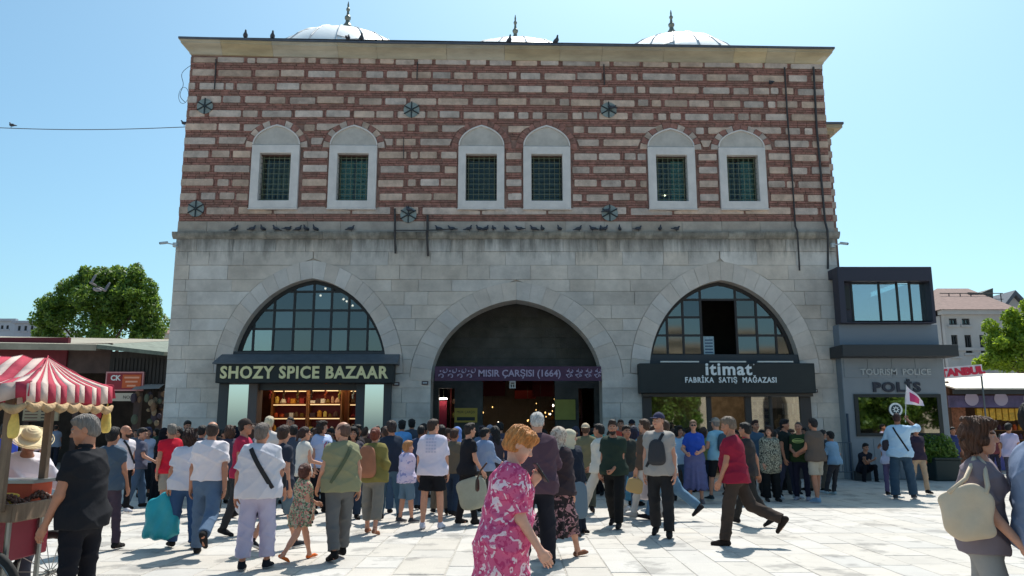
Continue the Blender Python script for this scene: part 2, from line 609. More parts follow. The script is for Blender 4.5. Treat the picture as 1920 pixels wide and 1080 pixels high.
# jambs of the middle arch are the wall ends; a backing course closes the joints of the rings
for A in ARCH:
    oi = ring_outline(A, False); oe = ring_outline(A, True)
    oi2 = [(A['c'] + (x - A['c']) * 1.012, A['z0'] + (z - A['z0']) * 1.012) for x, z in oi]
    B(MB().prism(oe + oi2[::-1], 0.03, 0.84, M_joint), 'arch_core', lower)

# ---- ledge and plain stone band
M_ledge = mat('ledge_stone', lin((158, 152, 142)), 0.9, var=0.3, scale=2.5, bump=0.7, bscale=12, objvar=0.10)
add_streaks(M_ledge, 7.98, 0.9, amount=0.7)
x = BX0 - 0.12
while x < BX1 + 0.1:
    L = min(rb.uniform(1.1, 1.9), BX1 + 0.12 - x)
    if BX1 + 0.12 - (x + L) < 0.5: L = BX1 + 0.12 - x
    prof = [(0.02, ZT), (-0.04, ZT), (-0.11, ZT + 0.07), (-0.13, ZT + 0.10), (-0.15, ZT + 0.16), (-0.15, ZT + 0.215), (0.02, ZT + 0.235)]
    mb = MB()
    j = rb.uniform(-0.01, 0.01)
    vs = [(x + 0.004, y + j, z) for y, z in prof] + [(x + L - 0.004, y + j, z) for y, z in prof]
    n = len(prof)
    fs = [(i, (i + 1) % n, (i + 1) % n + n, i + n) for i in range(n)] + [tuple(range(n))[::-1], tuple(range(n, 2 * n))]
    mb.add(vs, fs, M_ledge)
    B(mb, 'ledge_stone', lower)
    x += L
M_band = mat('band_stone', lin((172, 160, 148)), 0.85, var=0.18, scale=1.5, bump=0.4, bscale=12, objvar=0.10)
B(MB().prism([(BX0, ZT), (BX1, ZT), (BX1, 8.29), (BX0, 8.29)], 0.03, 0.8, M_joint), 'band_core', lower)
x = BX0
while x < BX1 - 0.05:
    L = rb.uniform(0.9, 1.8)
    if BX1 - (x + L) < 0.5: L = BX1 - x
    B(MB().prism([(x + .005, ZT + 0.235), (x + L - .005, ZT + 0.235), (x + L - .005, 8.285), (x + .005, 8.285)], rb.uniform(-.012, .004), 0.05, M_band), 'band_stone', lower)
    x += L

# ---- upper wall: windows
WX = [(512, 392), (659, 390.5), (902, 391), (1026, 391), (1262, 394), (1396, 395)]
WC = [P(px, py, D)[0] for px, py in WX]
WT = [11.60, 11.60, 11.63, 11.63, 11.56, 11.52]
WW = [0.80, 0.80, 0.77, 0.79, 0.79, 0.78]
ZS, ZF, ZB, ZO0, ZO1 = 10.93, 10.88, 8.72, 8.98, 10.60      # arch springing, frame top, frame bottom, opening
def wshape(i, grow=0.0):
    c, s, r = WC[i], WW[i] + 0.01, WT[i] - ZS
    def w(z):
        if z < ZB - 0.03: return 0.0
        if z < ZS - 0.12: return s + 0.02
        return max(arch_w(s + 0.26, r + 0.27, z - (ZS - 0.12), 0.10), 0)
    return (c, w)
M_brick = mat('brick_red', lin((152, 108, 97)), 0.9, var=0.28, scale=6, bump=0.5, bscale=30)
M_brick2 = mat('brick_brown', lin((138, 102, 91)), 0.9, var=0.3, scale=6, bump=0.5, bscale=30)
M_brickm = mat('brick_mortar', lin((138, 108, 98)), 0.95, var=0.35, scale=2.5, bump=0.3)
M_bstone = mat('banded_limestone', lin((188, 167, 153)), 0.85, var=0.26, scale=2.2, bump=0.6, bscale=14, objvar=0.20)
whole = [(BX0, 8.29), (BX1, 8.29), (BX1, 14.1), (BX0, 14.1)]
wholes = []
for i in range(6):
    wholes.append([(WC[i] - 0.53, ZO0 - 0.01), (WC[i] + 0.53, ZO0 - 0.01), (WC[i] + 0.53, ZO1 + 0.01), (WC[i] - 0.53, ZO1 + 0.01)])
upper = B(MB().prism(whole, 0.035, 0.80, M_brickm, holes=wholes, warp=warp), 'upper_wall')
ru = random.Random(5)
wsh = [wshape(i) for i in range(6)]
row_c = [13.43 + 0.479 - 0.479 * k for k in range(12)]
row_c[0] = 13.90
bricks = MB()
def emit_stone(poly):
    z0 = min(p[1] for p in poly)
    B(MB().prism(poly, ru.uniform(-0.022, -0.004), 0.04, M_bstone, warp=warp), 'stone', upper)
def lay_banded(zc, h):
    """one row of limestone blocks with upright bricks between them"""
    z0, z1 = zc - h / 2, zc + h / 2
    zs = [z0, zc, z1]
    for (L, R, _) in free_segments(0, [q for q in wsh if max(q[1](z) for z in zs) > .02], BX0, BX1):
        l = [L(z) for z in zs]; r = [R(z) for z in zs]
        a, b = l[:], r[:]
        if min(b[k] - a[k] for k in range(3)) < 0.05: continue
        pos = max(a); end = min(b)
        spans = []
        if end - pos < 0.45:
            spans.append((None, None))
        else:
            edge = BX0 + 0.001 >= min(a)
            p = pos + (0 if (ru.random() < .5) else 0.10)
            first = True
            while p < end - 0.12:
                Lg = ru.choice([0.24, 0.34, 0.5, 0.6, 0.66, 0.72, 0.78, 0.85, 0.98, 1.1]) * ru.uniform(0.9, 1.1)
                q = p + Lg
                if end - q < 0.35: q = end
                spans.append((None if (first and p <= pos + 1e-6) else p, None if q >= end - 1e-6 else q))
                first = False
                p = q + ru.choice([0.07, 0.13, 0.15, 0.165])
        prev = None
        for (p, q) in spans:
            dz = ru.uniform(-0.02, 0.02)
            ins = 0.035 if p is None and L is not None and min(a) > BX0 + 0.1 else 0.0
            ins2 = 0.035 if q is None and max(b) < BX1 - 0.1 else 0.0
            lf = [(a[k] + ins if p is None else p) for k in range(3)]
            rt = [(b[k] - ins2 if q is None else q) for k in range(3)]
            rr = ru.uniform(.012, .03)
            poly = [(lf[0] + rr, zs[0] + dz), (rt[0] - rr, zs[0] + dz), (rt[0], zs[0] + rr + dz), (rt[1], zs[1]), (rt[2], zs[2] - rr + dz), (rt[2] - rr, zs[2] + dz), (lf[2] + rr, zs[2] + dz), (lf[2], zs[2] - rr + dz), (lf[1], zs[1]), (lf[0], zs[0] + rr + dz)]
            if rt[1] - lf[1] > 0.10 and rt[0] - lf[0] > 0.03 and rt[2] - lf[2] > 0.03: emit_stone(poly)
            if prev is not None and p is not None:
                gw = p - prev
                nb = 1 if gw < 0.1 else 2 if gw < .145 else 3
                for k in range(nb):
                    x0 = prev + gw * (k / nb) + 0.008; x1 = prev + gw * ((k + 1) / nb) - 0.008
                    bricks.prism([(x0, z0 + .006), (x1, z0 + .006), (x1, z1 - .006), (x0, z1 - .006)], ru.uniform(-.006, .01), 0.04, ru.choice([M_brick, M_brick2]), warp=warp)
            prev = q
HS = 0.226
for k, zc in enumerate(row_c):
    lay_banded(zc, HS if k else 0.18)
# courses of thin bricks between the stone rows
tops = [z - HS / 2 for z in row_c]
bots = [z + HS / 2 for z in row_c[1:]] + [8.30]
for ti, (t, b) in enumerate(zip(tops, bots)):
    n = 3
    for k in range(n):
        z0 = b + (t - b) * k / n + 0.009; z1 = b + (t - b) * (k + 1) / n - 0.009
        for (L, R, _) in free_segments(0, [q for q in wsh if q[1]((z0 + z1) / 2) > .02], BX0, BX1):
            zm = (z0 + z1) / 2
            l, r = L(zm), R(zm)
            if r - l < 0.06: continue
            p = l + 0.01 + ru.uniform(0, 0.1) * (l > BX0 + .1)
            first = True
            while p < r - 0.03:
                q = min(r - 0.01, p + (ru.uniform(0.12, 0.3) if first else 0.29 + ru.uniform(-.02, .02)))
                first = False
                if q - p > 0.04:
                    bricks.prism([(p, z0), (q, z0), (q, z1), (p, z1)], ru.uniform(-.008, .014), 0.04, M_brick if ru.random() < .55 else M_brick2, warp=warp)
                p = q + 0.016
B(bricks, 'brick_courses', upper, kind='stuff')

# ---- windows: marble surround, tympanum, grille, panes
M_marble = mat('pale_marble', lin((216, 208, 203)), 0.55, var=0.08, scale=2.2, bump=0.15, bscale=8)
M_tymp = mat('tympanum_marble', lin((188, 180, 172)), 0.65, var=0.12, scale=2.5, bump=0.2)
M_iron = mat('green_grille_iron', lin((116, 122, 98)), 0.6, 0.2)
M_wood = mat('window_wood_green', lin((38, 46, 40)), 0.6)
M_curt = mat('blue_grey_shutter', lin((140, 170, 176)), 0.7, var=0.15, scale=5)
M_bulb = mat('lamp_glow', (1, 0.85, 0.6), 0.4, emit=(1.0, 0.85, 0.62), estr=9)
M_wglass = glass_mat('upper_window_glass', (0.62, 0.72, 0.66), 0.04)
win_lab = ['upper window leftmost of six', 'second upper window from the left with blue-grey shutters inside', 'third upper window from the left', 'fourth upper window from the left', 'fifth upper window from the left with one blue-grey shutter', 'rightmost upper window with one blue-grey shutter']
for i in range(6):
    c, s = WC[i], WW[i]
    wf = MB()
    wf.prism([(c - s, ZB), (c + s, ZB), (c + s, ZF), (c - s, ZF)], -0.075, 0.12, M_marble,
             holes=[[(c - 0.52, ZO0), (c + 0.52, ZO0), (c + 0.52, ZO1), (c - 0.52, ZO1)]], warp=warp)
    wf.prism([(c - s - 0.02, ZB - 0.05), (c + s + 0.02, ZB - 0.05), (c + s + 0.02, ZB - 0.003), (c - s - 0.02, ZB - 0.003)], -0.10, 0.03, M_marble, warp=warp)
    half = arch_half(s, WT[i] - ZF - 0.02, 0.55, n=8)
    oc = [(c + x, ZF + 0.02 + z) for x, z in half] + [(c - x, ZF + 0.02 + z) for x, z in half[:-1]][::-1]
    inn = [(c + (p[0] - c) * 0.95, ZF + 0.02 + (p[1] - ZF - 0.02) * 0.93) for p in oc]
    w_o = B(wf, 'window', bld, label=win_lab[i])
    bevel(w_o, 0.012)
    B(MB().prism(oc, -0.02, 0.1, M_tymp, warp=warp), 'tympanum', w_o)
    B(MB().prism(oc + inn[::-1], -0.07, -0.0195, M_marble, warp=warp), 'arch_rim', w_o)
    # deep reveal liner
    rv = MB()
    rv.box(c - 0.56, c - 0.52, 0.12, 0.55, ZO0, ZO1, M_marble).box(c + 0.52, c + 0.56, 0.12, 0.55, ZO0, ZO1, M_marble).box(c - .56, c + .56, 0.12, 0.55, ZO0 - .04, ZO0 - 0.001, M_marble)
    B(rv, 'reveal', w_o)
    fr = MB()
    for (x0, x1, z0, z1) in ((c - .52, c - .46, ZO0, ZO1), (c + .46, c + .52, ZO0, ZO1), (c - .46, c + .46, ZO0, ZO0 + .06), (c - .46, c + .46, ZO1 - .10, ZO1)):
        fr.box(x0, x1, 0.27, 0.33, z0, z1, M_wood)
    B(fr, 'sash', w_o)
    B(MB().box(c - .46, c + .46, 0.295, 0.303, ZO0 + .06, ZO1 - .10, M_wglass), 'pane', w_o)
    gr = MB()
    for k in range(6):
        xx = c - .52 + 1.04 * (k + .5) / 6
        gr.tube([(xx, 0.13, ZO0), (xx, 0.13, ZO1)], 0.011, M_iron, 5)
    for k in range(9):
        zz = ZO0 + (ZO1 - ZO0) * (k + .5) / 9
        gr.tube([(c - .52, 0.118, zz), (c + .52, 0.118, zz)], 0.010, M_iron, 5)
    B(gr, 'grille', w_o)
    if i in (1, 4, 5):
        sides = (-1, 1) if i == 1 else (1,)
        for sd_ in sides:
            cu = MB()
            x0 = c + (0.04 if sd_ > 0 else -.46); x1 = c + (.46 if sd_ > 0 else -.04)
            for k in range(8):
                zz = ZO0 + .06 + (ZO1 - ZO0 - .16) * k / 8
                cu.box(x0, x1, 0.34, 0.37, zz, zz + (ZO1 - ZO0 - .16) / 8 - .012, M_curt)
            B(cu, 'shutter', w_o)
    # voussoir ring over the window
    A = dict(c=c, s=s + 0.01, r=WT[i] - ZS + 0.06, z0=ZS - 0.12, es=s + 0.24, er=WT[i] - ZS + 0.32)
    if i in (2, 3): voussoirs(A, 7, upper, [M_brick, M_brick2], -0.012, 0.05, 'arch_brick', 0.012)
    else: voussoirs(A, 6, upper, [M_brick, M_bstone] if i in (0, 1, 4, 5) else [M_brick], -0.016, 0.05, 'arch_stone', 0.016, sh=1)
for px, py in ((658, 316), (1246, 311), (1246, 366), (521, 340)):
    X, Z = P(px, py, D + 1.6)
    lb = MB().ball((X, 1.6, Z), 0.035, M_bulb, 8, 6)
    lb.tube([(X, 1.6, Z + .04), (X, 1.6, 11.9)], 0.006, M_iron, 4)
    B(lb, 'hanging_bulb', bld)

# ---- eaves: cavetto stones and the lead edge
M_corn = mat('cornice_stone', lin((178, 164, 140)), 0.85, var=0.2, scale=1.3, bump=0.5, bscale=10, objvar=0.12, stretch=(0.4, 1, 2))
M_lead = mat('lead_edge', lin((84, 88, 98)), 0.6, 0.0, var=0.15)
prof = [(0.0, 13.99), (0.03, 13.99), (0.06, 14.08), (0.12, 14.17), (0.20, 14.24), (0.27, 14.29), (0.27, 14.34), (0.30, 14.36), (0.30, 14.40)]
def eave_piece(x0, x1, c0, c1, pr, m, name, gap=0.004):
    mb = MB(); vs = []
    for (xx, cc, sg) in ((x0, c0, -1), (x1, c1, 1)):
        for (o, z) in pr:
            X = xx + sg * (o if cc else -gap)
            wx, wz = warp(X, z)
            if X < -4: wz += 0.012 * (-4 - X) ** 1.3 * 0.6
            vs.append((X, -o, wz))
        X = xx + (sg * 0 if cc else -sg * gap)
        wz = warp(X, pr[-1][1])[1] + (0.012 * max(0, -4 - X) ** 1.3 * 0.6)
        vs.append((X, 0.3, wz)); vs.append((X, 0.3, warp(X, pr[0][1])[1]))
    n = len(pr) + 2
    fs = [(i, (i + 1) % n, (i + 1) % n + n, i + n) for i in range(n)] + [tuple(range(n))[::-1], tuple(range(n, 2 * n))]
    mb.add(vs, fs, m)
    return B(mb, name, upper)
x = BX0
while x < BX1 - .01:
    L = ru.uniform(0.9, 2.4)
    if BX1 - (x + L) < 0.7: L = BX1 - x
    eave_piece(x, x + L, x <= BX0 + .001, x + L >= BX1 - .001, prof, M_corn, 'cornice_stone')
    x += L
lp = [(0.30, 14.402), (0.335, 14.402), (0.335, 14.47)]
xs_ = [BX0 + (BX1 - BX0) * i / 12 for i in range(13)]
for i in range(12):
    eave_piece(xs_[i], xs_[i + 1], i == 0, i == 11, lp, M_lead, 'lead_edge', 0.0)
# side eaves, side walls and roof
rz = lambda X: warp(X, 14.47)[1] + 0.012 * max(0, -4 - X) ** 1.3 * 0.6
for sg, XX in ((-1, BX0), (1, BX1)):
    mb = MB()
    dz = rz(XX) - 14.47
    vs = []
    for yy in (0.0, 14.0):
        for (o, z) in prof + lp[1:]:
            vs.append((XX + sg * o, yy - (o if yy == 0 else -o), z + dz))
        vs.append((XX - sg * 0.3, yy, 14.47 + dz)); vs.append((XX - sg * .3, yy, 13.99 + dz))
    n = len(prof) + 4
    fs = [(i, (i + 1) % n, (i + 1) % n + n, i + n) for i in range(n)] + [tuple(range(n)), tuple(range(n, 2 * n))]
    mb.add(vs, fs, M_corn)
    B(mb, 'side_cornice', upper)
    sw = MB()
    a, b = (XX, XX + 0.7) if sg < 0 else (XX - 0.7, XX)
    sw.box(a, b, 0.801, 14.0, -0.1, 8.29, M_stone)
    sw.box(a, b, 0.801, 14.0, 8.291, 14.0 + dz, M_brickm)
    for zc in row_c:
        y = 0.05
        while y < 13.8:
            L = ru.uniform(.4, 1.1)
            zz = warp(XX, zc)[1]
            sw.box(XX - 0.02 if sg > 0 else XX - .022, XX + 0.022 if sg > 0 else XX + .02, y, y + L, zz - .115, zz + .115, M_bstone)
            y += L + .12
    for zc in rows[:-1]:
        y = 0.02 if int(zc * 10) % 2 else 0.5
        while y < 13.8:
            L = ru.uniform(.7, 1.3)
            sw.box(XX - 0.02 if sg > 0 else XX - .015, XX + 0.015 if sg > 0 else XX + .02, y, y + L - .01, zc + .01, zc + .43, M_stone)
            y += L
    B(sw, 'side_wall', upper, kind='stuff')
rf = MB()
za, zb = rz(BX0) - .002, rz(BX1) - .002
rf.add([(BX0 - .33, -.33, za), (BX1 + .33, -.33, zb), (BX1 + .33, 14.3, zb), (BX0 - .33, 14.3, za),
        (BX0 + 4, 2.6, 14.95), (BX1 - 4, 2.6, 14.95), (BX1 - 4, 12, 14.95), (BX0 + 4, 12, 14.95)],
       [(0, 1, 5, 4), (1, 2, 6, 5), (2, 3, 7, 6), (3, 0, 4, 7), (4, 5, 6, 7)], mat('roof_lead', lin((150, 152, 156)), 0.5, var=.1, bump=.3))
B(rf, 'roof', bld)
B(MB().box(BX0, BX1, 13.3, 14.0, -.1, 14.0, M_stone), 'back_wall', bld)
# lower block set back at the right
b2 = MB()
zt = P(1575, 236, 27.2)[1]
xr = P(1559, 300, 27.2)[0]
b2.box(BX1 - .2, xr, 2.2, 16, -.1, zt - .35, M_brickm)
for k in range(18):
    z = 8.4 + k * .479
    if z + .24 < zt - .4: b2.box(BX1, xr + .03, 2.16, 16, z, z + .23, M_bstone)
b2.box(BX1 - .2, xr + .12, 2.05, 16, zt - .35, zt - .2, M_corn)
b2.box(BX1 - .2, xr + .34, 1.85, 16, zt - .2, zt - .08, M_corn)
b2.box(BX1 - .2, xr + .38, 1.81, 16, zt - .079, zt, M_lead)
B(b2, 'side_block', bld)

# ---- domes
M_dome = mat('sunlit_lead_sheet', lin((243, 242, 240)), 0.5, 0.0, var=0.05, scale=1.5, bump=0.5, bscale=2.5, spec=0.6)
M_seam = mat('lead_seam', lin((176, 178, 182)), 0.5)
M_fin = mat('finial_bronze', lin((120, 122, 112)), 0.5, 0.5)
for (px, py, Y, R, ftop, pxf) in ((650, 47, 30.0, 3.9, 3, 652), (967, 68, 33.0, 5.2, 28, 966), (1260, 59, 30.0, 3.6, 19, 1259)):
    X, Z = P(px, py, Y)
    # the photographed top is the tangent of the line of sight, so the centre sits lower than top minus radius
    el = math.atan2(Z - CAM_H, Y); dc = Y / math.cos(el)
    for _ in range(3): ec = el - math.asin(R / dc); dc = Y / math.cos(ec)
    cz = CAM_H + Y * math.tan(ec)
    y = Y - D
    pr = [(R * math.cos(t), R * math.sin(t)) for t in [rad(90) * i / 14 for i in range(14)]] + [(0.02, R)]
    pr = [(R * 1.03, -1.2), (R * 1.03, -0.12), (R * 1.06, -0.1), (R * 1.06, -0.02)] + pr
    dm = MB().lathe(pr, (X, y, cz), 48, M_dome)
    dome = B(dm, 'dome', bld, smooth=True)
    dr = MB().lathe([(R * 1.12, -4), (R * 1.12, -1.2), (R * 0.9, -1.2)], (X, y, cz), 8, M_stone)
    B(dr, 'drum', dome)
    for k in range(20):
        a = 2 * math.pi * (k + 0.37) / 20
        pts = [(X + math.cos(a) * R * 1.004 * math.cos(t), y + math.sin(a) * R * 1.004 * math.sin(rad(90) - t + 0) * 0 + math.sin(a) * R * 1.004 * math.cos(t), cz + R * 1.004 * math.sin(t)) for t in [rad(84) * i / 9 for i in range(10)]]
        if math.sin(a) < 0.35:
            B(MB().tube(pts, 0.028, M_seam, 5), 'seam', dome)
    for q in range(3):
        t = rad(20 + q * 17)
        for k in range(20):
            a0 = 2 * math.pi * (k + 0.37) / 20; a1 = 2 * math.pi * (k + 1.37) / 20
            if math.sin((a0 + a1) / 2) < 0.3 and ru.random() < (0.7, .3, .1)[q]:
                am = (a0 + a1) / 2
                pts = []
                for j in range(5):
                    aa = a0 + (a1 - a0) * j / 4; tt = t - 0.05 * math.sin(math.pi * j / 4) + (ru.random() - .5) * .02
                    pts.append((X + math.cos(aa) * R * 1.003 * math.cos(tt), y + math.sin(aa) * R * 1.003 * math.cos(tt), cz + R * 1.003 * math.sin(tt)))
                B(MB().tube(pts, 0.022, M_seam, 4), 'seam', dome)
    zt = P(pxf, ftop, Y)[1]
    hf = zt - (cz + R)
    fx = X + (P(pxf, 50, Y)[0] - P(px, 50, Y)[0]) * 0.8
    f = MB().lathe([(.26, -.12), (.26, .1 * hf), (.17, .14 * hf), (.20, .22 * hf), (.20, .30 * hf), (.10, .40 * hf), (.08, .46 * hf), (.13, .52 * hf), (.13, .56 * hf), (.06, .62 * hf), (.045, .72 * hf), (.08, .76 * hf), (.08, .79 * hf), (.035, .84 * hf), (.04, .90 * hf), (.012, hf)], (fx, y, cz + R), 12, M_fin)
    B(f, 'finial', dome, smooth=False)

# ---- tie-rod anchor plates
M_plate = mat('anchor_disc_iron', lin((132, 142, 140)), 0.6, var=.2, scale=8)
M_spoke = mat('anchor_spoke_iron', lin((44, 52, 56)), 0.6)
for px, py in ((385, 200), (772, 207), (1141, 207), (368, 392), (766, 403), (1143, 400)):
    X, Z = P(px, py, D)
    pm = MB()
    pm.tube([(X, -.028, Z), (X, -.05, Z)], 0.27, M_plate, 20)
    ap = B(pm, 'anchor_plate', bld)
    for k in range(3):
        a = rad(90 + 60 * k)
        B(MB().tube([(X - .29 * math.cos(a), -.064, Z - .29 * math.sin(a)), (X + .29 * math.cos(a), -.064, Z + .29 * math.sin(a))], .022, M_spoke, 6), 'spoke', ap)
    B(MB().tube([(X, -.05, Z), (X, -.10, Z)], .05, M_spoke, 10), 'nut', ap)

# ---- pipes, rods and cables on the facade
M_pipe = mat('dark_pipe', lin((62, 58, 58)), 0.6)
def pipe(pts, r=0.03, name='pipe', off=-0.06, m=None):
    pp = []
    for (px, py) in pts:
        X, Z = P(px, py, D)
        o = off - (0.13 if 7.6 < Z < 7.98 else 0)
        pp.append((X, o, Z))
    return B(MB().tube(pp, r, m or M_pipe, 6), name, bld)
pipe([(1524, 127), (1530, 240), (1538, 330), (1546, 418), (1547, 434), (1548, 450), (1551, 505)], .035)
pipe([(1470, 128), (1475, 215), (1484, 330), (1490, 425), (1491, 436), (1492, 450), (1498, 508)], .028)
pipe([(741, 392), (741, 432), (742, 436), (742, 450), (742, 476)], .035, 'iron_rod')
pipe([(802, 404), (802, 432), (802, 436), (802, 450), (803, 481)], .042, 'iron_rod')
pipe([(406, 112), (405, 135), (403, 168)], .022, 'iron_rod', -.045)
pipe([(1132, 122), (1133, 160)], .022, 'iron_rod', -.045)
pipe([(783, 118), (782, 150)], .02, 'iron_rod', -.045)
pipe([(757, 258), (757, 300)], .014, 'iron_rod', -.045)
pipe([(741, 436), (802, 436), (845, 434)], .018, 'cable', -.17)
# strand of cable dangling off the left corner
cb = MB()
pts = []
for i in range(26):
    t = i / 25
    pts.append((BX0 - .12 - .30 * math.sin(t * 3.0) - .1 * math.sin(t * 9), 0.3, 13.95 - 1.35 * t))
cb.tube(pts, .010, M_pipe, 4)
lo = [(BX0 - .28 + .17 * math.cos(a), .3, 12.85 + .30 * math.sin(a)) for a in [2 * math.pi * i / 16 for i in range(17)]]
cb.tube(lo, .008, M_pipe, 4)
B(cb, 'cable', bld)

# ---- interior shells
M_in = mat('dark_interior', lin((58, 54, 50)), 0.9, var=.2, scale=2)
sh = MB()
bays = [(ARCH[0]['c'] - 2.9, ARCH[0]['c'] + 2.9, 3.2), (ARCH[1]['c'] - 3.3, ARCH[1]['c'] + 3.3, 14), (ARCH[2]['c'] - 2.9, ARCH[2]['c'] + 2.9, 3.4)]
for (a, b, dp) in bays:
    sh.box(a - .05, a, .86, dp, -.05, 7.3, M_in).box(b, b + .05, .86, dp, -.05, 7.3, M_in)
    sh.box(a - .05, b + .05, dp, dp + .05, -.05, 7.3, M_in).box(a - .05, b + .05, .86, dp + .05, 7.3, 7.35, M_in)
sh.box(BX0 + .75, BX1 - .75, 6.0, 6.05, 8.0, 13.4, M_in).box(BX0 + .72, BX0 + .75, .81, 6, 8, 13.4, M_in).box(BX1 - .75, BX1 - .72, .81, 6, 8, 13.4, M_in)
sh.box(BX0 + .75, BX1 - .75, .81, 6, 7.95, 8.0, M_in).box(BX0 + .75, BX1 - .75, .81, 6, 13.4, 13.45, M_in)
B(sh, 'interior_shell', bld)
# ------------------------------------------------------------------ lunettes
def kid(mb, name, root, m=None, **k):
    """part built in world coordinates under an empty standing at root.location"""
    o = mb.build(name, m, root, **k)
    o.location = -Vector(root.location)
    return o
def kido(o, root):
    if isinstance(o, list):
        for q in o: kido(q, root)
        return o
    o.parent = root
    o.location = Vector(o.location) - Vector(root.location)
    return o
M_fr = mat('lunette_frame_dark', lin((44, 46, 48)), 0.55)
M_frb = mat('lunette_frame_brown', lin((50, 46, 46)), 0.55)
M_lgl = glass_mat('lunette_glass', (0.26, 0.28, 0.30), 0.15, 0.05)
M_lgl2 = glass_mat('lunette_glass_dull', (0.26, 0.28, 0.30), 0.11, 0.08)
M_lgl3 = glass_mat('lunette_glass_bright', (0.4, 0.5, 0.5), 0.30, 0.02)
def lunette(A, zb, vx, hz, frm, opening=None, label=None, seed=1):
    r = random.Random(seed)
    c = A['c']
    arch = [(c + (x - c) * 0.985, A['z0'] + (z - A['z0']) * 0.985) for x, z in ring_outline(A, False)]
    arch = [(arch[0][0], 2.6)] + arch + [(arch[-1][0], 2.6)]
    base = MB()
    big = ring_outline(A, False); big = [(big[0][0], 2.6)] + big + [(big[-1][0], 2.6)]
    inn = clip_convex([(c + (x - c) * 0.955, z if z < A['z0'] else A['z0'] + (z - A['z0']) * 0.962) for x, z in big], [(-99, zb), (99, zb), (99, 99), (-99, 99)])
    big2 = clip_convex(big, [(-99, zb - .25), (99, zb - .25), (99, 99), (-99, 99)])
    base.prism(big2, 0.34, 0.44, frm, holes=[inn])
    root = B(base, 'lunette_window', bld, label=label)
    xs = [c - 3] + [P(px, 600, D + .38)[0] for px in vx] + [c + 3]
    zs = [zb] + sorted(P(960, py, D + .38)[1] for py in hz) + [9]
    op = opening
    for i in range(len(xs) - 1):
        for j in range(len(zs) - 1):
            cell = [(xs[i] + .022, zs[j] + .022), (xs[i + 1] - .022, zs[j] + .022), (xs[i + 1] - .022, zs[j + 1] - .022), (xs[i] + .022, zs[j + 1] - .022)]
            if op and op[0] <= i <= op[1] and op[2] <= j <= op[3]: continue
            pl = clip_convex(cell, inn)
            if len(pl) < 3 or area(pl) < 0.015: continue
            u = r.random()
            m = M_lgl3 if (j == 0 and i < 2 and c < 0) else M_lgl if (u < .3 or (c > 0 and u < .7)) else M_lgl2
            o = B(MB().prism(pl, 0.385, 0.395, m), 'pane', root)
            cx = sum(p[0] for p in pl) / len(pl); cz = sum(p[1] for p in pl) / len(pl)
            for v in o.data.vertices:              # each old pane sits at its own slight angle
                v.co.y += (v.co.x - cx) * r.uniform(-.001, .001) * 0
            ax, az = r.uniform(-.012, .012), r.uniform(-.012, .012)
            for v in o.data.vertices: v.co.y += (v.co.x - cx) * ax + (v.co.z - cz) * az
    for i, xx in enumerate(xs[1:-1]):
        zs0 = zb
        bar = [(xx - .036, zb), (xx + .036, zb), (xx + .036, 9), (xx - .036, 9)]
        if op and op[0] < i + 1 <= op[1]: bar = [(xx - .024, zs[op[3] + 1]), (xx + .024, zs[op[3] + 1]), (xx + .024, 9), (xx - .024, 9)]
        pl = clip_convex(bar, inn)
        if len(pl) > 2: B(MB().prism(pl, 0.355, 0.425, frm), 'mullion', root)
    for j, zz in enumerate(zs[1:-1]):
        spans = [(c - 3, c + 3)]
        if op and op[2] < j + 1 <= op[3]: spans = [(c - 3, xs[op[0]]), (xs[op[1] + 1], c + 3)]
        for a, b in spans:
            pl = clip_convex([(a, zz - .034), (b, zz - .034), (b, zz + .034), (a, zz + .034)], inn)
            if len(pl) > 2: B(MB().prism(pl, 0.35, 0.42, frm), 'transom', root)
    return root
lunette(ARCH[0], 4.02, (477, 514, 551, 587, 621, 654, 690), (547, 582, 617), M_fr, label='arched window with many panes over the spice shop', seed=4)
lunette(ARCH[2], 3.92, (1250, 1280, 1314, 1380, 1418, 1453), (562, 595, 629), M_frb, opening=(3, 3, 0, 2), label='arched window with an open dark middle over the clothing shop', seed=9)
lb = MB()
for px, py in ((610, 541), (650, 565), (661, 573), (601, 554), (644, 561)):
    X, Z = P(px, py, D + 1.9)
    lb = MB().ball((X, 1.9, Z), 0.04, M_bulb, 8, 6)
    lb.tube([(X, 1.9, Z + .04), (X, 1.9, 7.2)], 0.006, M_iron, 4)
    B(lb, 'hanging_bulb', bld)
# things standing in the open middle of the right lunette
mat('faded_blue_notice', lin((150, 172, 180)), .7, var=.2, scale=30)
X, Z = P(1329, 648, D + .36)
nt_ = MB()
nt_.box(X - .17, X + .17, .355, .365, Z - .32, Z + .30, MATS['faded_blue_notice'])
for k in range(5): nt_.box(X - .13, X + .13, .350, .356, Z - .24 + k * .1, Z - .20 + k * .1, mat('notice_ink', lin((60, 84, 110)), .7))
tag(kid_o := nt_.build('notice'), 'faded blue notice standing in the open middle of the right arched window', 'notice')
kid_o.location = (0, D, 0)

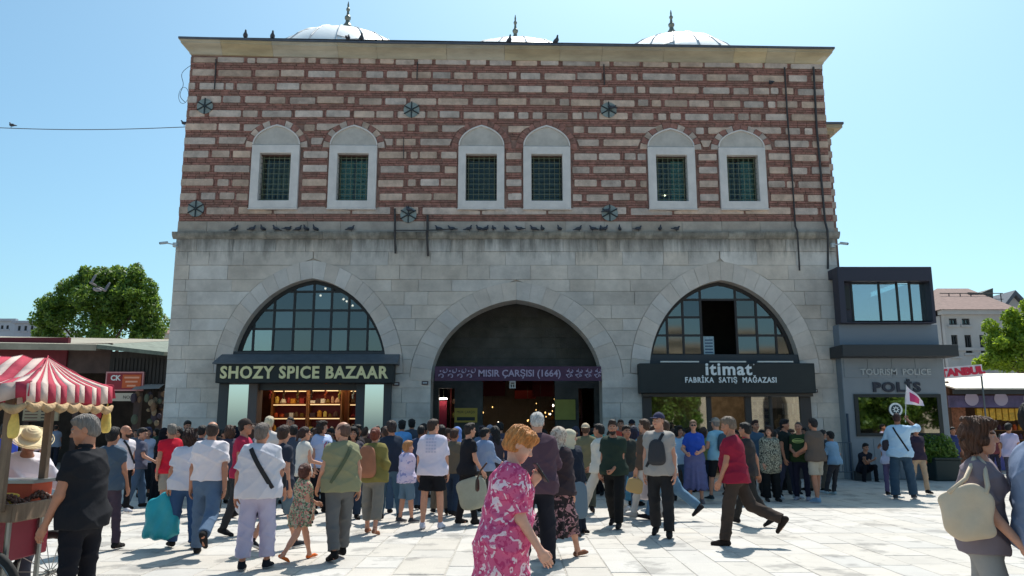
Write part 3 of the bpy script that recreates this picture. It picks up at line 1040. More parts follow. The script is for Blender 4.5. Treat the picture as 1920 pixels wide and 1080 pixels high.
# ------------------------------------------------------------------ left shop: sign, canopy, mirrors, shelves
M_black = mat('sign_black', lin((38, 42, 42)), 0.55, var=.1, scale=3)
M_cream = mat('cream_letters', lin((240, 226, 170)), 0.5)
M_white = mat('white_letters', lin((232, 234, 232)), 0.5)
M_grey = mat('shopfront_grey', lin((72, 72, 72)), 0.6)
ys = 24.48
xa, z0 = P(403, 718, ys); xb, z1 = P(738, 681, ys)
s1 = empty('shop_sign', 'long black shop sign with cream capital letters over the spice shop', 'sign', ((xa + xb) / 2, D, z0))
bevel(kid(MB().box(xa, xb, ys, D - .02, z0, z1, M_black), 'board', s1), .015)
kido(text('SHOZY SPICE BAZAAR', 0.52, ((xa + xb) / 2, ys - .02, (z0 + z1) / 2), M_cream, bold=.017, ext=.02, spacing=1.12, width=(xb - xa) * .945), s1)
xc, zc = P(408, 662, D - .02); xd, _ = P(745, 662, D - .02)
cn = MB()
zc = P(408, 664, D - .05)[1]
cn.add([(xa - .08, ys - .12, z1 + .01), (xb + .14, ys - .12, z1 + .01), (xb + .12, D - .03, zc), (xa - .02, D - .03, zc), (xa - .08, ys - .12, z1 - .03), (xb + .14, ys - .12, z1 - .03), (xb + .12, D - .03, z1 - .03), (xa - .02, D - .03, z1 - .03)],
       [(0, 1, 2, 3), (4, 7, 6, 5), (0, 4, 5, 1), (1, 5, 6, 2), (0, 3, 7, 4), (2, 6, 7, 3)], mat('canopy_lead', lin((92, 96, 100)), .5, var=.15))
kid(cn, 'canopy', s1)
kid(MB().box(xa - .03, xb + .1, D + .02, D + .36, z1, 3.98, mat('fascia_slate', lin((50, 56, 62)), .5)), 'upper_fascia', s1)

yf = D - .12
def X_(px, Y=yf, py=760): return P(px, py, Y)[0]
sf = empty('shopfront', 'open spice shopfront with mirror panels and warm lit shelves', 'shopfront', (X_(571), D, 0))
for a, b in ((409, 427), (465, 482), (667, 683), (719, 733)):
    bevel(kid(MB().box(X_(a), X_(b), yf - .04, yf + .5, 0, z0, M_grey if a != 465 else mat('frame_taupe', lin((96, 84, 80)), .5)), 'post', sf), .01)
M_mirror = mat('mirror_panel', (1.0, 0.97, 1.0), 0.02, 1.0)
for a, b in ((427.5, 464.5), (683.5, 718.5)):
    mm = MB().box(X_(a), X_(b), yf, yf + .03, .35, z0 - .03, M_mirror)
    kid(mm, 'mirror', sf)
    kid(MB().box(X_(a), X_(b), yf, yf + .05, 0, .345, M_grey), 'kick_plate', sf)
kid(MB().box(X_(482) , X_(667), D + .0, D + .25, 2.75, z0, M_grey), 'lintel', sf)
M_shelf = mat('shelf_wood', lin((150, 96, 50)), .6, var=.2, scale=4)
M_red = mat('shop_red', lin((120, 34, 30)), .6)
kid(MB().box(-9.0, -4.3, 27.4, 27.45, 0, 3.1, mat('shop_back_wall', lin((110, 62, 36)), .8, var=.3, scale=3)), 'back_panel', sf)
kid(MB().box(-9.2, -3.9, 25.0, 28.1, 3.12, 3.16, mat('shop_ceiling', lin((120, 110, 96)), .8)), 'ceiling_panel', sf)
rs = random.Random(21)
gcols = [(206, 140, 40), (196, 80, 30), (150, 40, 30), (222, 190, 90), (96, 70, 40), (226, 214, 190), (120, 92, 30), (190, 150, 120), (70, 40, 30)]
gm = [mat('spice_%s' % n, lin(c), .6) for n, c in zip(('turmeric', 'paprika', 'sumac', 'saffron', 'clove', 'delight', 'thyme', 'rose', 'date'), gcols)]
for (xa_, xb_, yy, n) in ((-8.1, -6.95, 26.6, 5), (-6.75, -5.7, 26.2, 5), (-5.5, -4.75, 26.6, 5)):
    side = 'left' if xa_ < -8 else ('middle' if xa_ < -6 else 'right')
    su = empty('shelf_unit', '%s lit shelf unit stocked with spices in the spice shop' % side, 'shelf', ((xa_ + xb_) / 2, yy, 0))
    for k in range(n + 1):
        kid(MB().box(xa_, xb_, yy, yy + .4, .5 + k * .46, .53 + k * .46, M_shelf), 'shelf', su)
        if k: kid(MB().box(xa_ + .03, xb_ - .03, yy + .02, yy + .05, .47 + k * .46, .495 + k * .46, mat('shelf_lamp_strip', (1, .8, .5), .5, emit=(1, .68, .32), estr=.9)), 'lamp_strip', su)
    for xx in (xa_ - .04, xb_):
        kid(MB().box(xx, xx + .04, yy, yy + .42, 0, .56 + n * .46, M_shelf), 'side_panel', su)
    kid(MB().box(xa_, xb_, yy + .40, yy + .42, 0, .56 + n * .46, M_red), 'shelf_back', su)
    for k in range(1, n):
        x = xa_ + .02; cnt_ = {}
        while x < xb_ - .12:
            w = rs.uniform(.12, .22); h = rs.uniform(.12, .26)
            gmb = MB()
            gi = rs.randrange(len(gm)); gmc = gm[gi]
            if rs.random() < .72:
                gmb.lathe([(w * .40, 0), (w * .5, .03), (w * .5, .05), (w * .44, h * .35), (w * .3, h * .7), (w * .1, h * .85)] if rs.random() < .6 else [(w * .3, 0), (w * .38, .02), (w * .38, h * .8), (w * .2, h * .9), (w * .22, h)], (x + w / 2, yy + .14, .533 + k * .46), 8, gmc)
                nm = 'spice_jar'
            else:
                gmb.box(x, x + w * .92, yy + .05, yy + .25, .533 + k * .46, .533 + k * .46 + h * .7, gmc); nm = 'spice_box'
            nth_ = ('first', 'second', 'third', 'fourth', 'fifth', 'sixth', 'seventh')[cnt_.get((nm, gi), 0)]; cnt_[(nm, gi)] = cnt_.get((nm, gi), 0) + 1
            tag(gmb.build(nm), '%s %s %s from the left on the %s shelf of the %s spice unit' % (nth_, ('amber', 'orange', 'brick red', 'pale gold', 'dark brown', 'ivory', 'olive brown', 'dusty rose', 'near black')[gi], nm.split('_')[1], ('bottom', 'second', 'third', 'top')[k - 1], side), nm.replace('_', ' '), 'spice goods on the shop shelves')
            x += w + .01
pl_ = bpy.data.lights.new('shop_lamp', 'AREA'); pl_.energy = 26; pl_.color = (1, .74, .45); pl_.size = 2.5
po = bpy.data.objects.new('shop_lamp', pl_); COL.objects.link(po); po.location = (-6.6, 25.9, 3.05)
kid(MB().box(-7.6, -5.6, 25.85, 25.95, 3.08, 3.115, mat('ceiling_lamp_glow', (1, .85, .6), .4, emit=(1, .8, .55), estr=3)), 'ceiling_lamp', sf)

for k in range(9):
    xx = -8.3 + k * .45
    ps = MB()
    for q in range(7): ps.ball((xx + .02 * math.sin(q * 2), 25.5 + .015 * math.cos(q * 3), 2.98 - q * .075), .045, gm[(k * 2) % 9], 7, 5, (.8, .8, 1.1))
    ps.tube([(xx, 25.5, 3.1), (xx, 25.5, 2.5)], .004, M_iron, 3)
    tag(ps.build('pepper_string'), '%s string of dried peppers from the left hanging in the spice shop doorway' % ('first', 'second', 'third', 'fourth', 'fifth', 'sixth', 'seventh', 'eighth', 'ninth')[k], 'dried peppers', 'strings hanging in the spice shop')
# ------------------------------------------------------------------ right shop
ys = 24.55
xa, z0 = P(1200, 737, ys); xb, z1 = P(1527, 681, ys)
s2 = empty('shop_sign', 'deep black shop sign with white lowercase name above small capitals over the clothing shop', 'sign', ((xa + xb) / 2, D, z0))
bevel(kid(MB().box(xa, xb, ys, D - .02, z0, z1, M_black), 'board', s2), .015)
kido(text('itimat', 0.54, (P(1366, 694, ys)[0], ys - .02, P(1366, 693, ys)[1]), M_white, bold=.014, ext=.02, spacing=1.12, width=X_(1410, ys, 694) - X_(1323, ys, 694)), s2)
kido(text('°', 0.14, (P(1413, 686, ys)[0], ys - .02, P(1413, 686, ys)[1]), M_white, ext=.01), s2)
kido(text('FABRİKA  SATIŞ  MAĞAZASI', 0.235, (P(1370, 713, ys)[0], ys - .02, P(1370, 713, ys)[1]), M_white, bold=.006, ext=.015, spacing=1.15, width=X_(1455, ys, 713) - X_(1284, ys, 713)), s2)
M_strip = mat('white_lamp_strip', lin((200, 204, 200)), .4)
for a, b in ((1238, 1310), (1330, 1398), (1420, 1486)):
    xx0, zz = P(a, 675, ys + .1)
    kid(MB().box(xx0, X_(b, ys + .1, 675), ys + .05, ys + .15, z1 + .03, z1 + .075, M_strip), 'lamp_strip', s2)
    kid(MB().box(xx0 + .2, xx0 + .24, ys + .08, D - .02, z1 - .01, z1 + .03, M_black), 'lamp_arm', s2)
kid(MB().box(X_(1210), X_(1515), D + .02, D + .36, z1 - .1, 3.88, MATS['fascia_slate']), 'upper_fascia', s2)
kid(MB().box(X_(1204), X_(1522), D - .30, D - .02, z0 - .10, z0 - .005, mat('lintel_brown', lin((74, 66, 60)), .5)), 'lintel', s2)

sf2 = empty('shopfront', 'glazed clothing shopfront with dark frames and a narrow doorway under the white lettered sign', 'shopfront', (X_(1365), D, 0))
yf = D - .10
M_frd = mat('shopfront_umber', lin((62, 56, 54)), .5)
for a, b in ((1205, 1222), (1325, 1334), (1397, 1409), (1443, 1448), (1500, 1521)):
    bevel(kid(MB().box(X_(a), X_(b), yf - .03, yf + (.4 if a in (1205, 1500) else .1), 0, z0 - .1, M_frd), 'post', sf2), .008)
for a, b in ((1222, 1325), (1409, 1443), (1448, 1500)):
    kid(MB().box(X_(a), X_(b), yf - .02, yf + .08, 0, .4, M_frd), 'kick_plate', sf2)
    kid(MB().box(X_(a), X_(b), yf + .02, yf + .03, .405, z0 - .102, glass_mat('shop_glass', (.6, .62, .62), .30, .02)), 'glass', sf2)
kid(MB().box(X_(1205), X_(1521), 28.1, 28.15, 0, 3.1, mat('shop_back_dim', lin((120, 104, 84)), .8, var=.4, scale=2.5)), 'back_panel', sf2)
kid(MB().box(X_(1205), X_(1521), 25.0, 28.1, 3.15, 3.2, MATS['shop_ceiling']), 'ceiling_panel', sf2)
# posters behind the glass
def poster(a, b, p0, p1, Y, m, lab, mi=None, cat='poster'):
    xx0, zz0 = P(a, p1, Y); xx1, zz1 = P(b, p0, Y)
    mb = MB().box(xx0, xx1, Y, Y + .012, zz0, zz1, m)
    if mi:
        n = 5
        for k in range(n):
            zz = zz1 - (zz1 - zz0) * (k + .5) / n
            for q in range(3):
                xq = xx0 + (xx1 - xx0) * (q + .15) / 3
                mb.box(xq, xq + (xx1 - xx0) * .22, Y - .004, Y, zz - .05, zz + .05, mi)
    return tag(mb.build('poster'), lab, cat)
poster(1413, 1441, 750, 812, 25.05, mat('poster_white', lin((190, 196, 206)), .6), 'white poster with blue figures behind the right shop glass', mat('poster_blue', lin((70, 96, 150)), .6))
poster(1468, 1496, 757, 777, 25.05, mat('poster_pale', lin((176, 190, 200)), .6), 'small pale poster near the right edge of the clothing shop window', mat('poster_steel', lin((90, 110, 140)), .6))
poster(1300, 1324, 778, 822, 25.05, mat('poster_lime', lin((150, 180, 60)), .6), 'yellow green poster low in the left glass of the clothing shop')
# dress forms and hanging shirts in the windows
M_cl = [mat('display_cloth_%s' % n, lin(c), .9, var=.15) for n, c in zip(('sand', 'olive', 'grey', 'brown', 'ivory'), ((170, 150, 120), (110, 108, 70), (120, 122, 126), (96, 70, 56), (206, 200, 188)))]
for k, px in enumerate((1240, 1262, 1284, 1306, 1428, 1462, 1486)):
    xx = P(px, 780, 25.7)[0]
    mb = MB()
    mb.lathe([(.02, .0), (.16, .02), (.02, .05), (.02, .8), (.13, .85), (.17, .95), (.12, 1.15), (.19, 1.35), (.17, 1.45), (.06, 1.52), (.05, 1.62), (.02, 1.64)], (xx, 25.7, .35), 12, M_cl[k % 5], sy=.65)
    tag(mb.build('dress_form', smooth=True), ('%s dress form from the left behind the clothing shop glass' % ('first', 'second', 'third', 'fourth', 'fifth', 'sixth', 'seventh')[k]), 'dress form', 'dress forms in the clothing shop window')
pl2 = bpy.data.lights.new('shop_lamp', 'AREA'); pl2.energy = 16; pl2.color = (1, .84, .62); pl2.size = 2.5
po = bpy.data.objects.new('shop_lamp', pl2); COL.objects.link(po); po.location = (6.9, 26.4, 3.1)
kid(MB().box(6.0, 7.8, 26.35, 26.45, 3.11, 3.145, MATS['ceiling_lamp_glow']), 'ceiling_lamp', sf2)

# ------------------------------------------------------------------ middle arch: banner and passage
yb = D - .06
xa, z0 = P(815, 714, yb); xb, z1 = P(1127, 687, yb)
M_ban = mat('banner_plum', lin((84, 54, 76)), .7, var=.15, scale=2)
M_orn = mat('banner_ornament', lin((176, 160, 180)), .7)
bn = empty('entrance_banner', 'plum banner with white lettering and scroll ornaments across the middle arch', 'sign', ((xa + xb) / 2, yb, z0))
kid(MB().box(xa, xb, yb, yb + .05, z0, z1, M_ban), 'board', bn)
kido(text('MISIR ÇARŞISI (1664)', 0.30, ((xa + xb) / 2 + .05, yb - .006, (z0 + z1) / 2), M_orn, bold=.006, ext=.006, width=P(1044, 700, yb)[0] - P(890, 700, yb)[0]), bn)
for sgn in (-1, 1):
    om = MB()
    c0 = (xa + xb) / 2 + .05
    for k in range(4):
        cx = c0 + sgn * (1.58 + k * .30)
        for q in range(2):
            pts = []
            zc_ = (z0 + z1) / 2 + (.09 if q else -.09)
            for i in range(15):
                a = i / 14 * 5.2
                rr = .10 * (1 - i / 18)
                pts.append((cx + sgn * rr * math.cos(a + q * 2.4) + (.08 if q else 0), yb - .008, zc_ + rr * math.sin(a + q * 2.4)))
            om.tube(pts, .013, M_orn, 4)
        for q in range(4):
            a = q * 1.57 + .5
            om.box(cx + .09 * math.cos(a) - .022, cx + .09 * math.cos(a) + .022, yb - .012, yb - .001, (z0 + z1) / 2 + .09 * math.sin(a) - .022, (z0 + z1) / 2 + .09 * math.sin(a) + .022, M_orn)
    kid(om, 'scroll_ornament', bn)
# inner wall of the porch
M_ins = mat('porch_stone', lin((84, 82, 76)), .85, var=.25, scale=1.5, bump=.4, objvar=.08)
M_inp = mat('porch_pillar_dark', lin((70, 74, 70)), .6, var=.2, scale=3)
yi = D + 1.9
xo0, xo1 = P(905, 760, yi)[0], P(1041, 760, yi)[0]
zo = P(970, 716, yi)[1]
arcp = [(xo1, zo)] + [(0.14 + (xo1 - .14) * math.cos(t), zo + .5 * math.sin(t)) for t in [math.pi * i / 12 for i in range(1, 12)]] + [(xo0, zo)]
wl = [(-3.2, 0), (P(852, 760, yi)[0] - .55, 0), (P(852, 760, yi)[0] - .55, 2.9), (P(852, 760, yi)[0], 2.9), (P(852, 760, yi)[0], 0), (xo0, 0)] + arcp[::-1] + [(xo1, 0), (P(1085, 760, yi)[0], 0), (P(1085, 760, yi)[0], 2.9), (P(1085, 760, yi)[0] + .55, 2.9), (P(1085, 760, yi)[0] + .55, 0), (3.45, 0), (3.45, 6.6), (-3.2, 6.6)]
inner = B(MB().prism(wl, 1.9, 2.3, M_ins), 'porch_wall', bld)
rr = random.Random(2)
for k in range(9):
    z = 3.2 + k * .36
    x = -2.9
    while x < 3.2:
        L = rr.uniform(.5, .95)
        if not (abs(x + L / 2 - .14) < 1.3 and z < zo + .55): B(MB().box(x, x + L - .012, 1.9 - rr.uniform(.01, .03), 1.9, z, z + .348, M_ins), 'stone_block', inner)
        x += L
# lit side shops and signs inside the porch
X0, Z0 = P(852, 792, yi - .1); X1, Z1 = P(895, 765, yi - .1)
t1 = empty('passage_sign', 'yellow sign with dark lines of print left of the passage', 'sign', ((X0 + X1) / 2, yi, Z0))
kid(MB().box(X0, X1, yi - .07, yi - .03, Z0, Z1, mat('sign_yellow', lin((190, 160, 70)), .6)), 'board', t1)
kido(text('MISIR ÇARŞISI', .12, ((X0 + X1) / 2, yi - .075, Z1 - .14), M_black, ext=.004, width=(X1 - X0) * .8), t1)
kid(MB().box(X0 + .08, X1 - .08, yi - .075, yi - .07, Z0 + .06, Z0 + .18, M_black), 'print_block', t1)
X0, Z0 = P(1041, 787, yi - .1); X1, Z1 = P(1079, 749, yi - .1)
t2 = MB().box(X0, X1, yi - .06, yi - .03, Z0, Z1, mat('panel_olive_yellow', lin((150, 146, 70)), .6, var=.08)); t2.box(X0 - .02, X1 + .02, yi - .029, yi - .01, Z0 - .02, Z1 + .02, M_black)
tag(t2.build('passage_sign'), 'plain olive yellow board right of the passage', 'sign')
X0, Z0 = P(961, 721, yb + .5)
ex = MB().box(X0 - .10, X0 + .10, yb + .5, yb + .53, Z0 - .12, Z0 + .12, M_white)
ex.box(X0 - .06, X0 + .06, yb + .49, yb + .5, Z0 + .03, Z0 + .06, M_black).box(X0 - .06, X0 - .02, yb + .49, yb + .5, Z0 - .09, Z0 + .0, M_black).box(X0 + .02, X0 + .06, yb + .49, yb + .5, Z0 - .09, Z0 + .0, M_black)
ex.box(X0 - .01, X0 + .01, yb + .51, yb + .52, Z0 + .12, Z0 + .4, M_black)
tag(ex.build('number_plate'), 'small square white plate with black marks hanging below the plum banner', 'plate')
# passage goods and lamps
M_lampg = mat('golden_lamp', (1, .62, .2), .4, emit=(1, .58, .20), estr=2.0)
M_lampw = mat('pale_lamp', (1, .9, .7), .4, emit=(1, .86, .66), estr=6)
rq = random.Random(31)
gl = []
for k in range(24):
    side = rq.choice([-1, 1, -1, 1, 0])
    Y = rq.uniform(29, 37.5)
    X = (.14 + side * rq.uniform(.75, 1.7)) if side else rq.uniform(-.9, 1.1)
    Zl = rq.uniform(1.6, 2.75) if side else rq.uniform(1.75, 2.3)
    mb = MB().ball((X, Y, Zl), rq.uniform(.014, .03), M_lampg if rq.random() < .75 else M_lampw, 6, 4, (1, 1, 1.6))
    mb.tube([(X, Y, Zl + .05), (X, Y, 3.2)], .005, M_iron, 3)
    tag(mb.build('hanging_lamp'), 'small glowing golden lamp hanging deep in the dark passage', 'lamp', 'lamps hanging in the passage')
for k, (sx, Y) in enumerate([(s, y) for y in (28.5, 30.5, 32.5, 34.5, 36.5) for s in (-1, 1)]):
    st = MB()
    xw = .14 + sx * 2.3
    a, b = sorted((xw, xw - sx * .7))
    for q in range(5):
        st.box(a, b, Y - .7, Y + .7, .4 + q * .5, .43 + q * .5, M_shelf)
        for w in range(5):
            c0 = rq.uniform(a + .1, b - .1)
            st.ball((c0, Y - .6 + w * .3, .5 + q * .5), .10, rq.choice(gm), 6, 4)
    st.box(xw - .02, xw + .02, Y - .75, Y + .75, 0, 3.0, M_red)
    tag(st.build('stall'), '%s stall on the %s side of the dim passage' % (('nearest', 'second', 'third', 'fourth', 'farthest')[k // 2], ('left', 'right')[k % 2]), 'stall', 'stalls inside the passage')
for k, (px, Y) in enumerate(((925, 30.0), (985, 33.0), (1020, 30.5))):
    X, _ = P(px, 740, Y)
    bm = MB().box(X - .45, X + .45, Y, Y + .02, 2.75, 3.55, mat('passage_red_cloth', lin((110, 26, 26)), .8))
    tag(bm.build('hanging_banner'), ('leftmost', 'middle', 'rightmost')[(0, 1, 2)[k]] + ' of the dark red cloths across the top of the passage', 'banner', 'red cloths hanging in the passage')
pl3 = bpy.data.lights.new('passage_lamp', 'AREA'); pl3.energy = 5; pl3.color = (1, .66, .36); pl3.size = 1.5; pl3.size_y = 6; pl3.shape = 'RECTANGLE'
po = bpy.data.objects.new('passage_lamp', pl3); COL.objects.link(po); po.location = (.14, 33.5, 3.1)
# side shop left inside porch
X0, Z0 = P(832, 748, yi + .6)
lm = MB().box(X0 - .18, X0 + .12, yi + .55, yi + .6, Z0 - .02, Z0 + .03, mat('tube_lamp', (1, .95, .85), .4, emit=(1, .93, .8), estr=8))
lm.tube([(X0, yi + .57, Z0 + .03), (X0, yi + .57, 3.1)], .008, M_iron, 4)
tag(lm.build('tube_lamp'), 'bright tube lamp inside the opening left of the passage', 'lamp')
X0, Z0 = P(832, 790, yi + .8)
tag(MB().box(X0 - .18, X0 + .1, yi + .8, yi + .83, .8, 2.5, mat('pink_red_cloth', lin((190, 60, 80)), .8)).build('hanging_cloth'), 'pink red cloth hanging in the opening left of the passage', 'cloth')
# small number plates and fittings on the piers
for px, py, lab in ((797, 718, 'small dark number plate on the pier left of the middle arch'), (1527, 733, 'small dark number plate on the pier right of the clothing shop'), (743, 720, 'small maroon number plate beside the spice shop sign')):
    X, Z = P(px, py, D - .03)
    npm = MB().box(X - .10, X + .10, D - .05, D - .018, Z - .055, Z + .055, mat('plate_dark', lin((70, 52, 60)), .5))
    npm.box(X - .07, X + .07, D - .054, D - .05, Z - .012, Z + .012, M_white)
    tag(npm.build('number_plate'), lab, 'plate')

# ------------------------------------------------------------------ security cameras on both corners
def cctv(px, py, sgn, lab):
    X, Z = P(px, py, D)
    r = empty('security_camera', lab, 'camera', (X, D - .1, Z))
    M_c = mat('camera_white', lin((190, 196, 198)), .5)
    kid(MB().box(X - .06, X + .06, D - .12, D + .0, Z - .07, Z + .07, M_c), 'mount', r)
    kid(MB().tube([(X, D - .1, Z), (X + sgn * .22, D - .25, Z + .02)], .02, M_c, 6), 'arm', r)
    b_ = MB().tube([(X + sgn * .15, D - .28, Z + .03), (X + sgn * .34, D - .42, Z - .03)], .045, M_c, 8)
    kid(b_, 'housing', r)
    kid(MB().tube([(X + sgn * .34, D - .42, Z - .03), (X + sgn * .355, D - .43, Z - .035)], .034, M_black, 8), 'lens', r)
cctv(330, 460, -1, 'white security camera on the left corner under the ledge')
cctv(1560, 461, 1, 'white security camera on the right corner above the police kiosk')

# ------------------------------------------------------------------ overhead wire at the left
xw0, zw0 = P(-40, 238, 26); xw1, zw1 = P(349, 238, 26)
wp = [(xw0 + (xw1 - xw0) * i / 20, 26 + (0), zw0 + (zw1 - zw0) * i / 20 - .10 * math.sin(math.pi * i / 20)) for i in range(21)]
tag(MB().tube(wp, .014, M_pipe, 4).build('overhead_wire'), 'thin wire strung across the sky to the left corner of the gate building', 'wire')
# ------------------------------------------------------------------ police kiosk
M_pol = mat('police_grey_blue', lin((128, 134, 140)), .55, var=.05, scale=1.5)
M_pol2 = mat('police_band', lin((118, 128, 140)), .5)
M_navy = mat('police_navy', lin((48, 48, 62)), .5)
M_cano = mat('police_canopy', lin((52, 54, 56)), .55)
yp = 24.6
pk = empty('police_kiosk', 'grey two storey police kiosk with glazed upper cabin attached right of the gate building', 'building', (P(1680, 890, yp)[0], yp, 0))
xl = P(1583, 760, yp)[0]; xr = P(1771, 700, yp)[0]
zcan0 = P(1680, 668, yp - .6)[1]; zcan1 = P(1680, 646, yp - .6)[1]
bevel(kid(MB().box(xl, xr, yp, yp + 5, 0, zcan0 + .05, M_pol), 'wall', pk), .015)
xc1 = P(1798, 660, yp - .6)[0]
bevel(kid(MB().box(P(1580, 660, yp - .6)[0], xc1, yp - .6, yp + 4, zcan0, zcan1, M_cano), 'canopy', pk), .012)
zb0 = zcan1; zb1 = P(1680, 608, yp - .05)[1]
xb1 = P(1759, 625, yp - .05)[0]
bevel(kid(MB().box(xl - .02, xb1, yp - .05, yp + 4, zb0 + .002, zb1, M_pol2), 'band', pk), .01)
# upper cabin: a thick navy frame round a glazed front
zt0 = zb1; zt1 = P(1660, 500, yp - .35)[1]
xA = P(1571, 520, yp - .35)[0]; xB = P(1750, 540, yp - .35)[0]
wx0, wz0 = P(1600, 603, yp - .1); wz0 = max(wz0, zt0 + .12); wx1, wz1 = P(1741, 531, yp - .1)
cab = MB().prism([(xA, zt0 + .002), (xB, zt0 + .002), (xB, zt1), (xA, zt1)], yp - .35, yp + .1, M_navy, holes=[[(wx0 - .3, wz0 - .08), (min(wx1, xB - .1), wz0 - .08), (min(wx1, xB - .1), wz1 + .03), (wx0 - .3, wz1 + .03)]])
bevel(kid(cab, 'cabin_frame', pk), .012)
kid(MB().box(xA, xB, yp + .1, yp + .5, zt1 - .3, zt1, M_navy).box(xA, xB, yp + .5, yp + 4, zt1 - .1, zt1, M_navy).box(xB - .1, xB, yp + .1, yp + 4, zt0, zt1 - .3, M_navy).box(xA, xB, yp + 3.9, yp + 4, zt0, zt1 - .1, M_navy), 'cabin_shell', pk)
M_cgl = glass_mat('cabin_glass', (.45, .62, .66), .45, .02)
ed = [P(q, 570, yp - .1)[0] for q in (1600, 1652, 1686, 1710, 1741)]
for i in range(4):
    o = kid(MB().box(ed[i] + .035, ed[i + 1] - .035, yp - .02, yp - .01, wz0, wz1, M_cgl), 'pane', pk)
    kid(MB().box(ed[i] - .03, ed[i] + .03, yp - .05, yp + .02, wz0 - .07, wz1 + .02, M_black), 'mullion', pk)
kid(MB().box(wx0 - .3, ed[0] - .03, yp - .03, yp + .02, wz0 - .07, wz1 + .02, M_navy), 'blank_panel', pk)
kid(MB().box(wx0 - .24, wx0 - .06, yp - .12, yp - .03, wz1 - .85, wz1 - .1, M_black), 'vent', pk)
# cladding panels with open joints
for (a, b) in ((1587, 1632), (1632, 1678), (1678, 1722), (1722, 1766)):
    for (c, d) in ((.02, 1.22), (zcan0 - .62, zcan0 - .02)):
        xa_, xb_ = P(a, 760, yp)[0], P(b, 760, yp)[0]
        bevel(kid(MB().box(xa_ + .006, xb_ - .006, yp - .016, yp - .001, c, d, M_pol), 'cladding_panel', pk), .003)
# ground floor window
gx0, gz0 = P(1606, 818, yp); gx1, gz1 = P(1762, 739, yp)
kid(MB().prism([(gx0, gz0), (gx1, gz0), (gx1, gz1), (gx0, gz1)], yp - .05, yp - .002, M_black, holes=[[(gx0 + .12, gz0 + .1), (gx1 - .12, gz0 + .1), (gx1 - .12, gz1 - .1), (gx0 + .12, gz1 - .1)]]), 'window_frame', pk)
M_pgl = glass_mat('police_window_glass', (.10, .16, .12), .40, .02)
kid(MB().box(gx0 + .12, gx1 - .12, yp - .03, yp - .02, gz0 + .1, gz1 - .1, M_pgl), 'glass', pk)
kid(MB().box(gx0 + .12, gx1 - .12, yp - .008, yp - .004, gz0 + .1, gz1 - .1, M_black), 'window_back', pk)
kido(text('TOURISM  POLICE', .26, (P(1678, 697, yp)[0], yp - .03, P(1678, 698, yp)[1]), mat('brushed_letters', lin((168, 172, 174)), .45), ext=.02, bold=.006, width=P(1745, 697, yp)[0] - P(1613, 697, yp)[0]), pk)
kido(text('POLİS', .40, (P(1681, 727, yp)[0], yp - .02, P(1681, 728, yp)[1] + .02), mat('police_letters', lin((40, 44, 58)), .5), ext=.03, bold=.016, spacing=1.15, width=P(1727, 727, yp)[0] - P(1638, 727, yp)[0]), pk)
ex_, ez_ = P(1678, 768, yp)
em = MB()
em.tube([(ex_, yp - .055, ez_), (ex_, yp - .06, ez_)], .21, M_white, 24)
kid(em, 'emblem', pk)
e2 = MB().tube([(ex_, yp - .064, ez_), (ex_, yp - .066, ez_)], .15, mat('emblem_navy', lin((40, 60, 70)), .5), 24)
kid(e2, 'emblem_field', pk)
st = [(ex_ + (.12 if k % 2 == 0 else .06) * math.sin(math.pi * k / 8), ez_ + (.12 if k % 2 == 0 else .06) * math.cos(math.pi * k / 8)) for k in range(16)][::-1]
kid(MB().prism(st, yp - .074, yp - .067, M_white), 'emblem_star', pk)
kid(MB().tube([(ex_, yp - .075, ez_), (ex_, yp - .080, ez_)], .04, MATS['emblem_navy'], 12), 'emblem_centre', pk)
dp = MB().tube([(P(1592, 800, yp)[0] - .05, yp - .06, 0), (P(1592, 800, yp)[0] - .05, yp - .06, 2.0)], .035, mat('blue_downpipe', lin((50, 66, 84)), .5), 8)
kid(dp, 'downpipe', pk)

# planter with clipped bush
pxa, pxb = P(1742, 880, yp - .35)[0], P(1790, 880, yp - .35)[0]
pt = empty('planter', 'low dark green planter trough with a clipped bush beside the police kiosk', 'planter', ((pxa + pxb) / 2, yp - .35, 0))
M_pln = mat('planter_green', lin((34, 46, 44)), .6)
bevel(kid(MB().prism([(pxa, 0), (pxb, 0), (pxb, .62), (pxa, .62)], yp - .75, yp - .1, M_pln), 'trough', pt), .02)
bevel(kid(MB().box(pxa - .03, pxb + .03, yp - .78, yp - .07, .621, .68, M_pln), 'rim', pt), .01)
def leaf_mat(name, c, c2, tr=0.35):
    if name in MATS: return MATS[name]
    m = bpy.data.materials.new(name); m.use_nodes = True
    t = m.node_tree; t.nodes.clear()
    o = t.nodes.new('ShaderNodeOutputMaterial'); mx = t.nodes.new('ShaderNodeMixShader')
    d = t.nodes.new('ShaderNodeBsdfPrincipled'); tl = t.nodes.new('ShaderNodeBsdfTranslucent')
    d.inputs['Roughness'].default_value = .55
    g_ = t.nodes.new('ShaderNodeNewGeometry'); r = t.nodes.new('ShaderNodeValToRGB')
    r.color_ramp.elements[0].color = (*c, 1); r.color_ramp.elements[1].color = (*c2, 1)
    t.links.new(g_.outputs['Random Per Island'], r.inputs[0])
    t.links.new(r.outputs[0], d.inputs['Base Color'])
    hs = t.nodes.new('ShaderNodeHueSaturation'); hs.inputs['Value'].default_value = 1.5; hs.inputs['Hue'].default_value = .48
    t.links.new(r.outputs[0], hs.inputs['Color']); t.links.new(hs.outputs[0], tl.inputs['Color'])
    mx.inputs[0].default_value = tr
    t.links.new(d.outputs[0], mx.inputs[1]); t.links.new(tl.outputs[0], mx.inputs[2]); t.links.new(mx.outputs[0], o.inputs['Surface'])
    MATS[name] = m
    return m
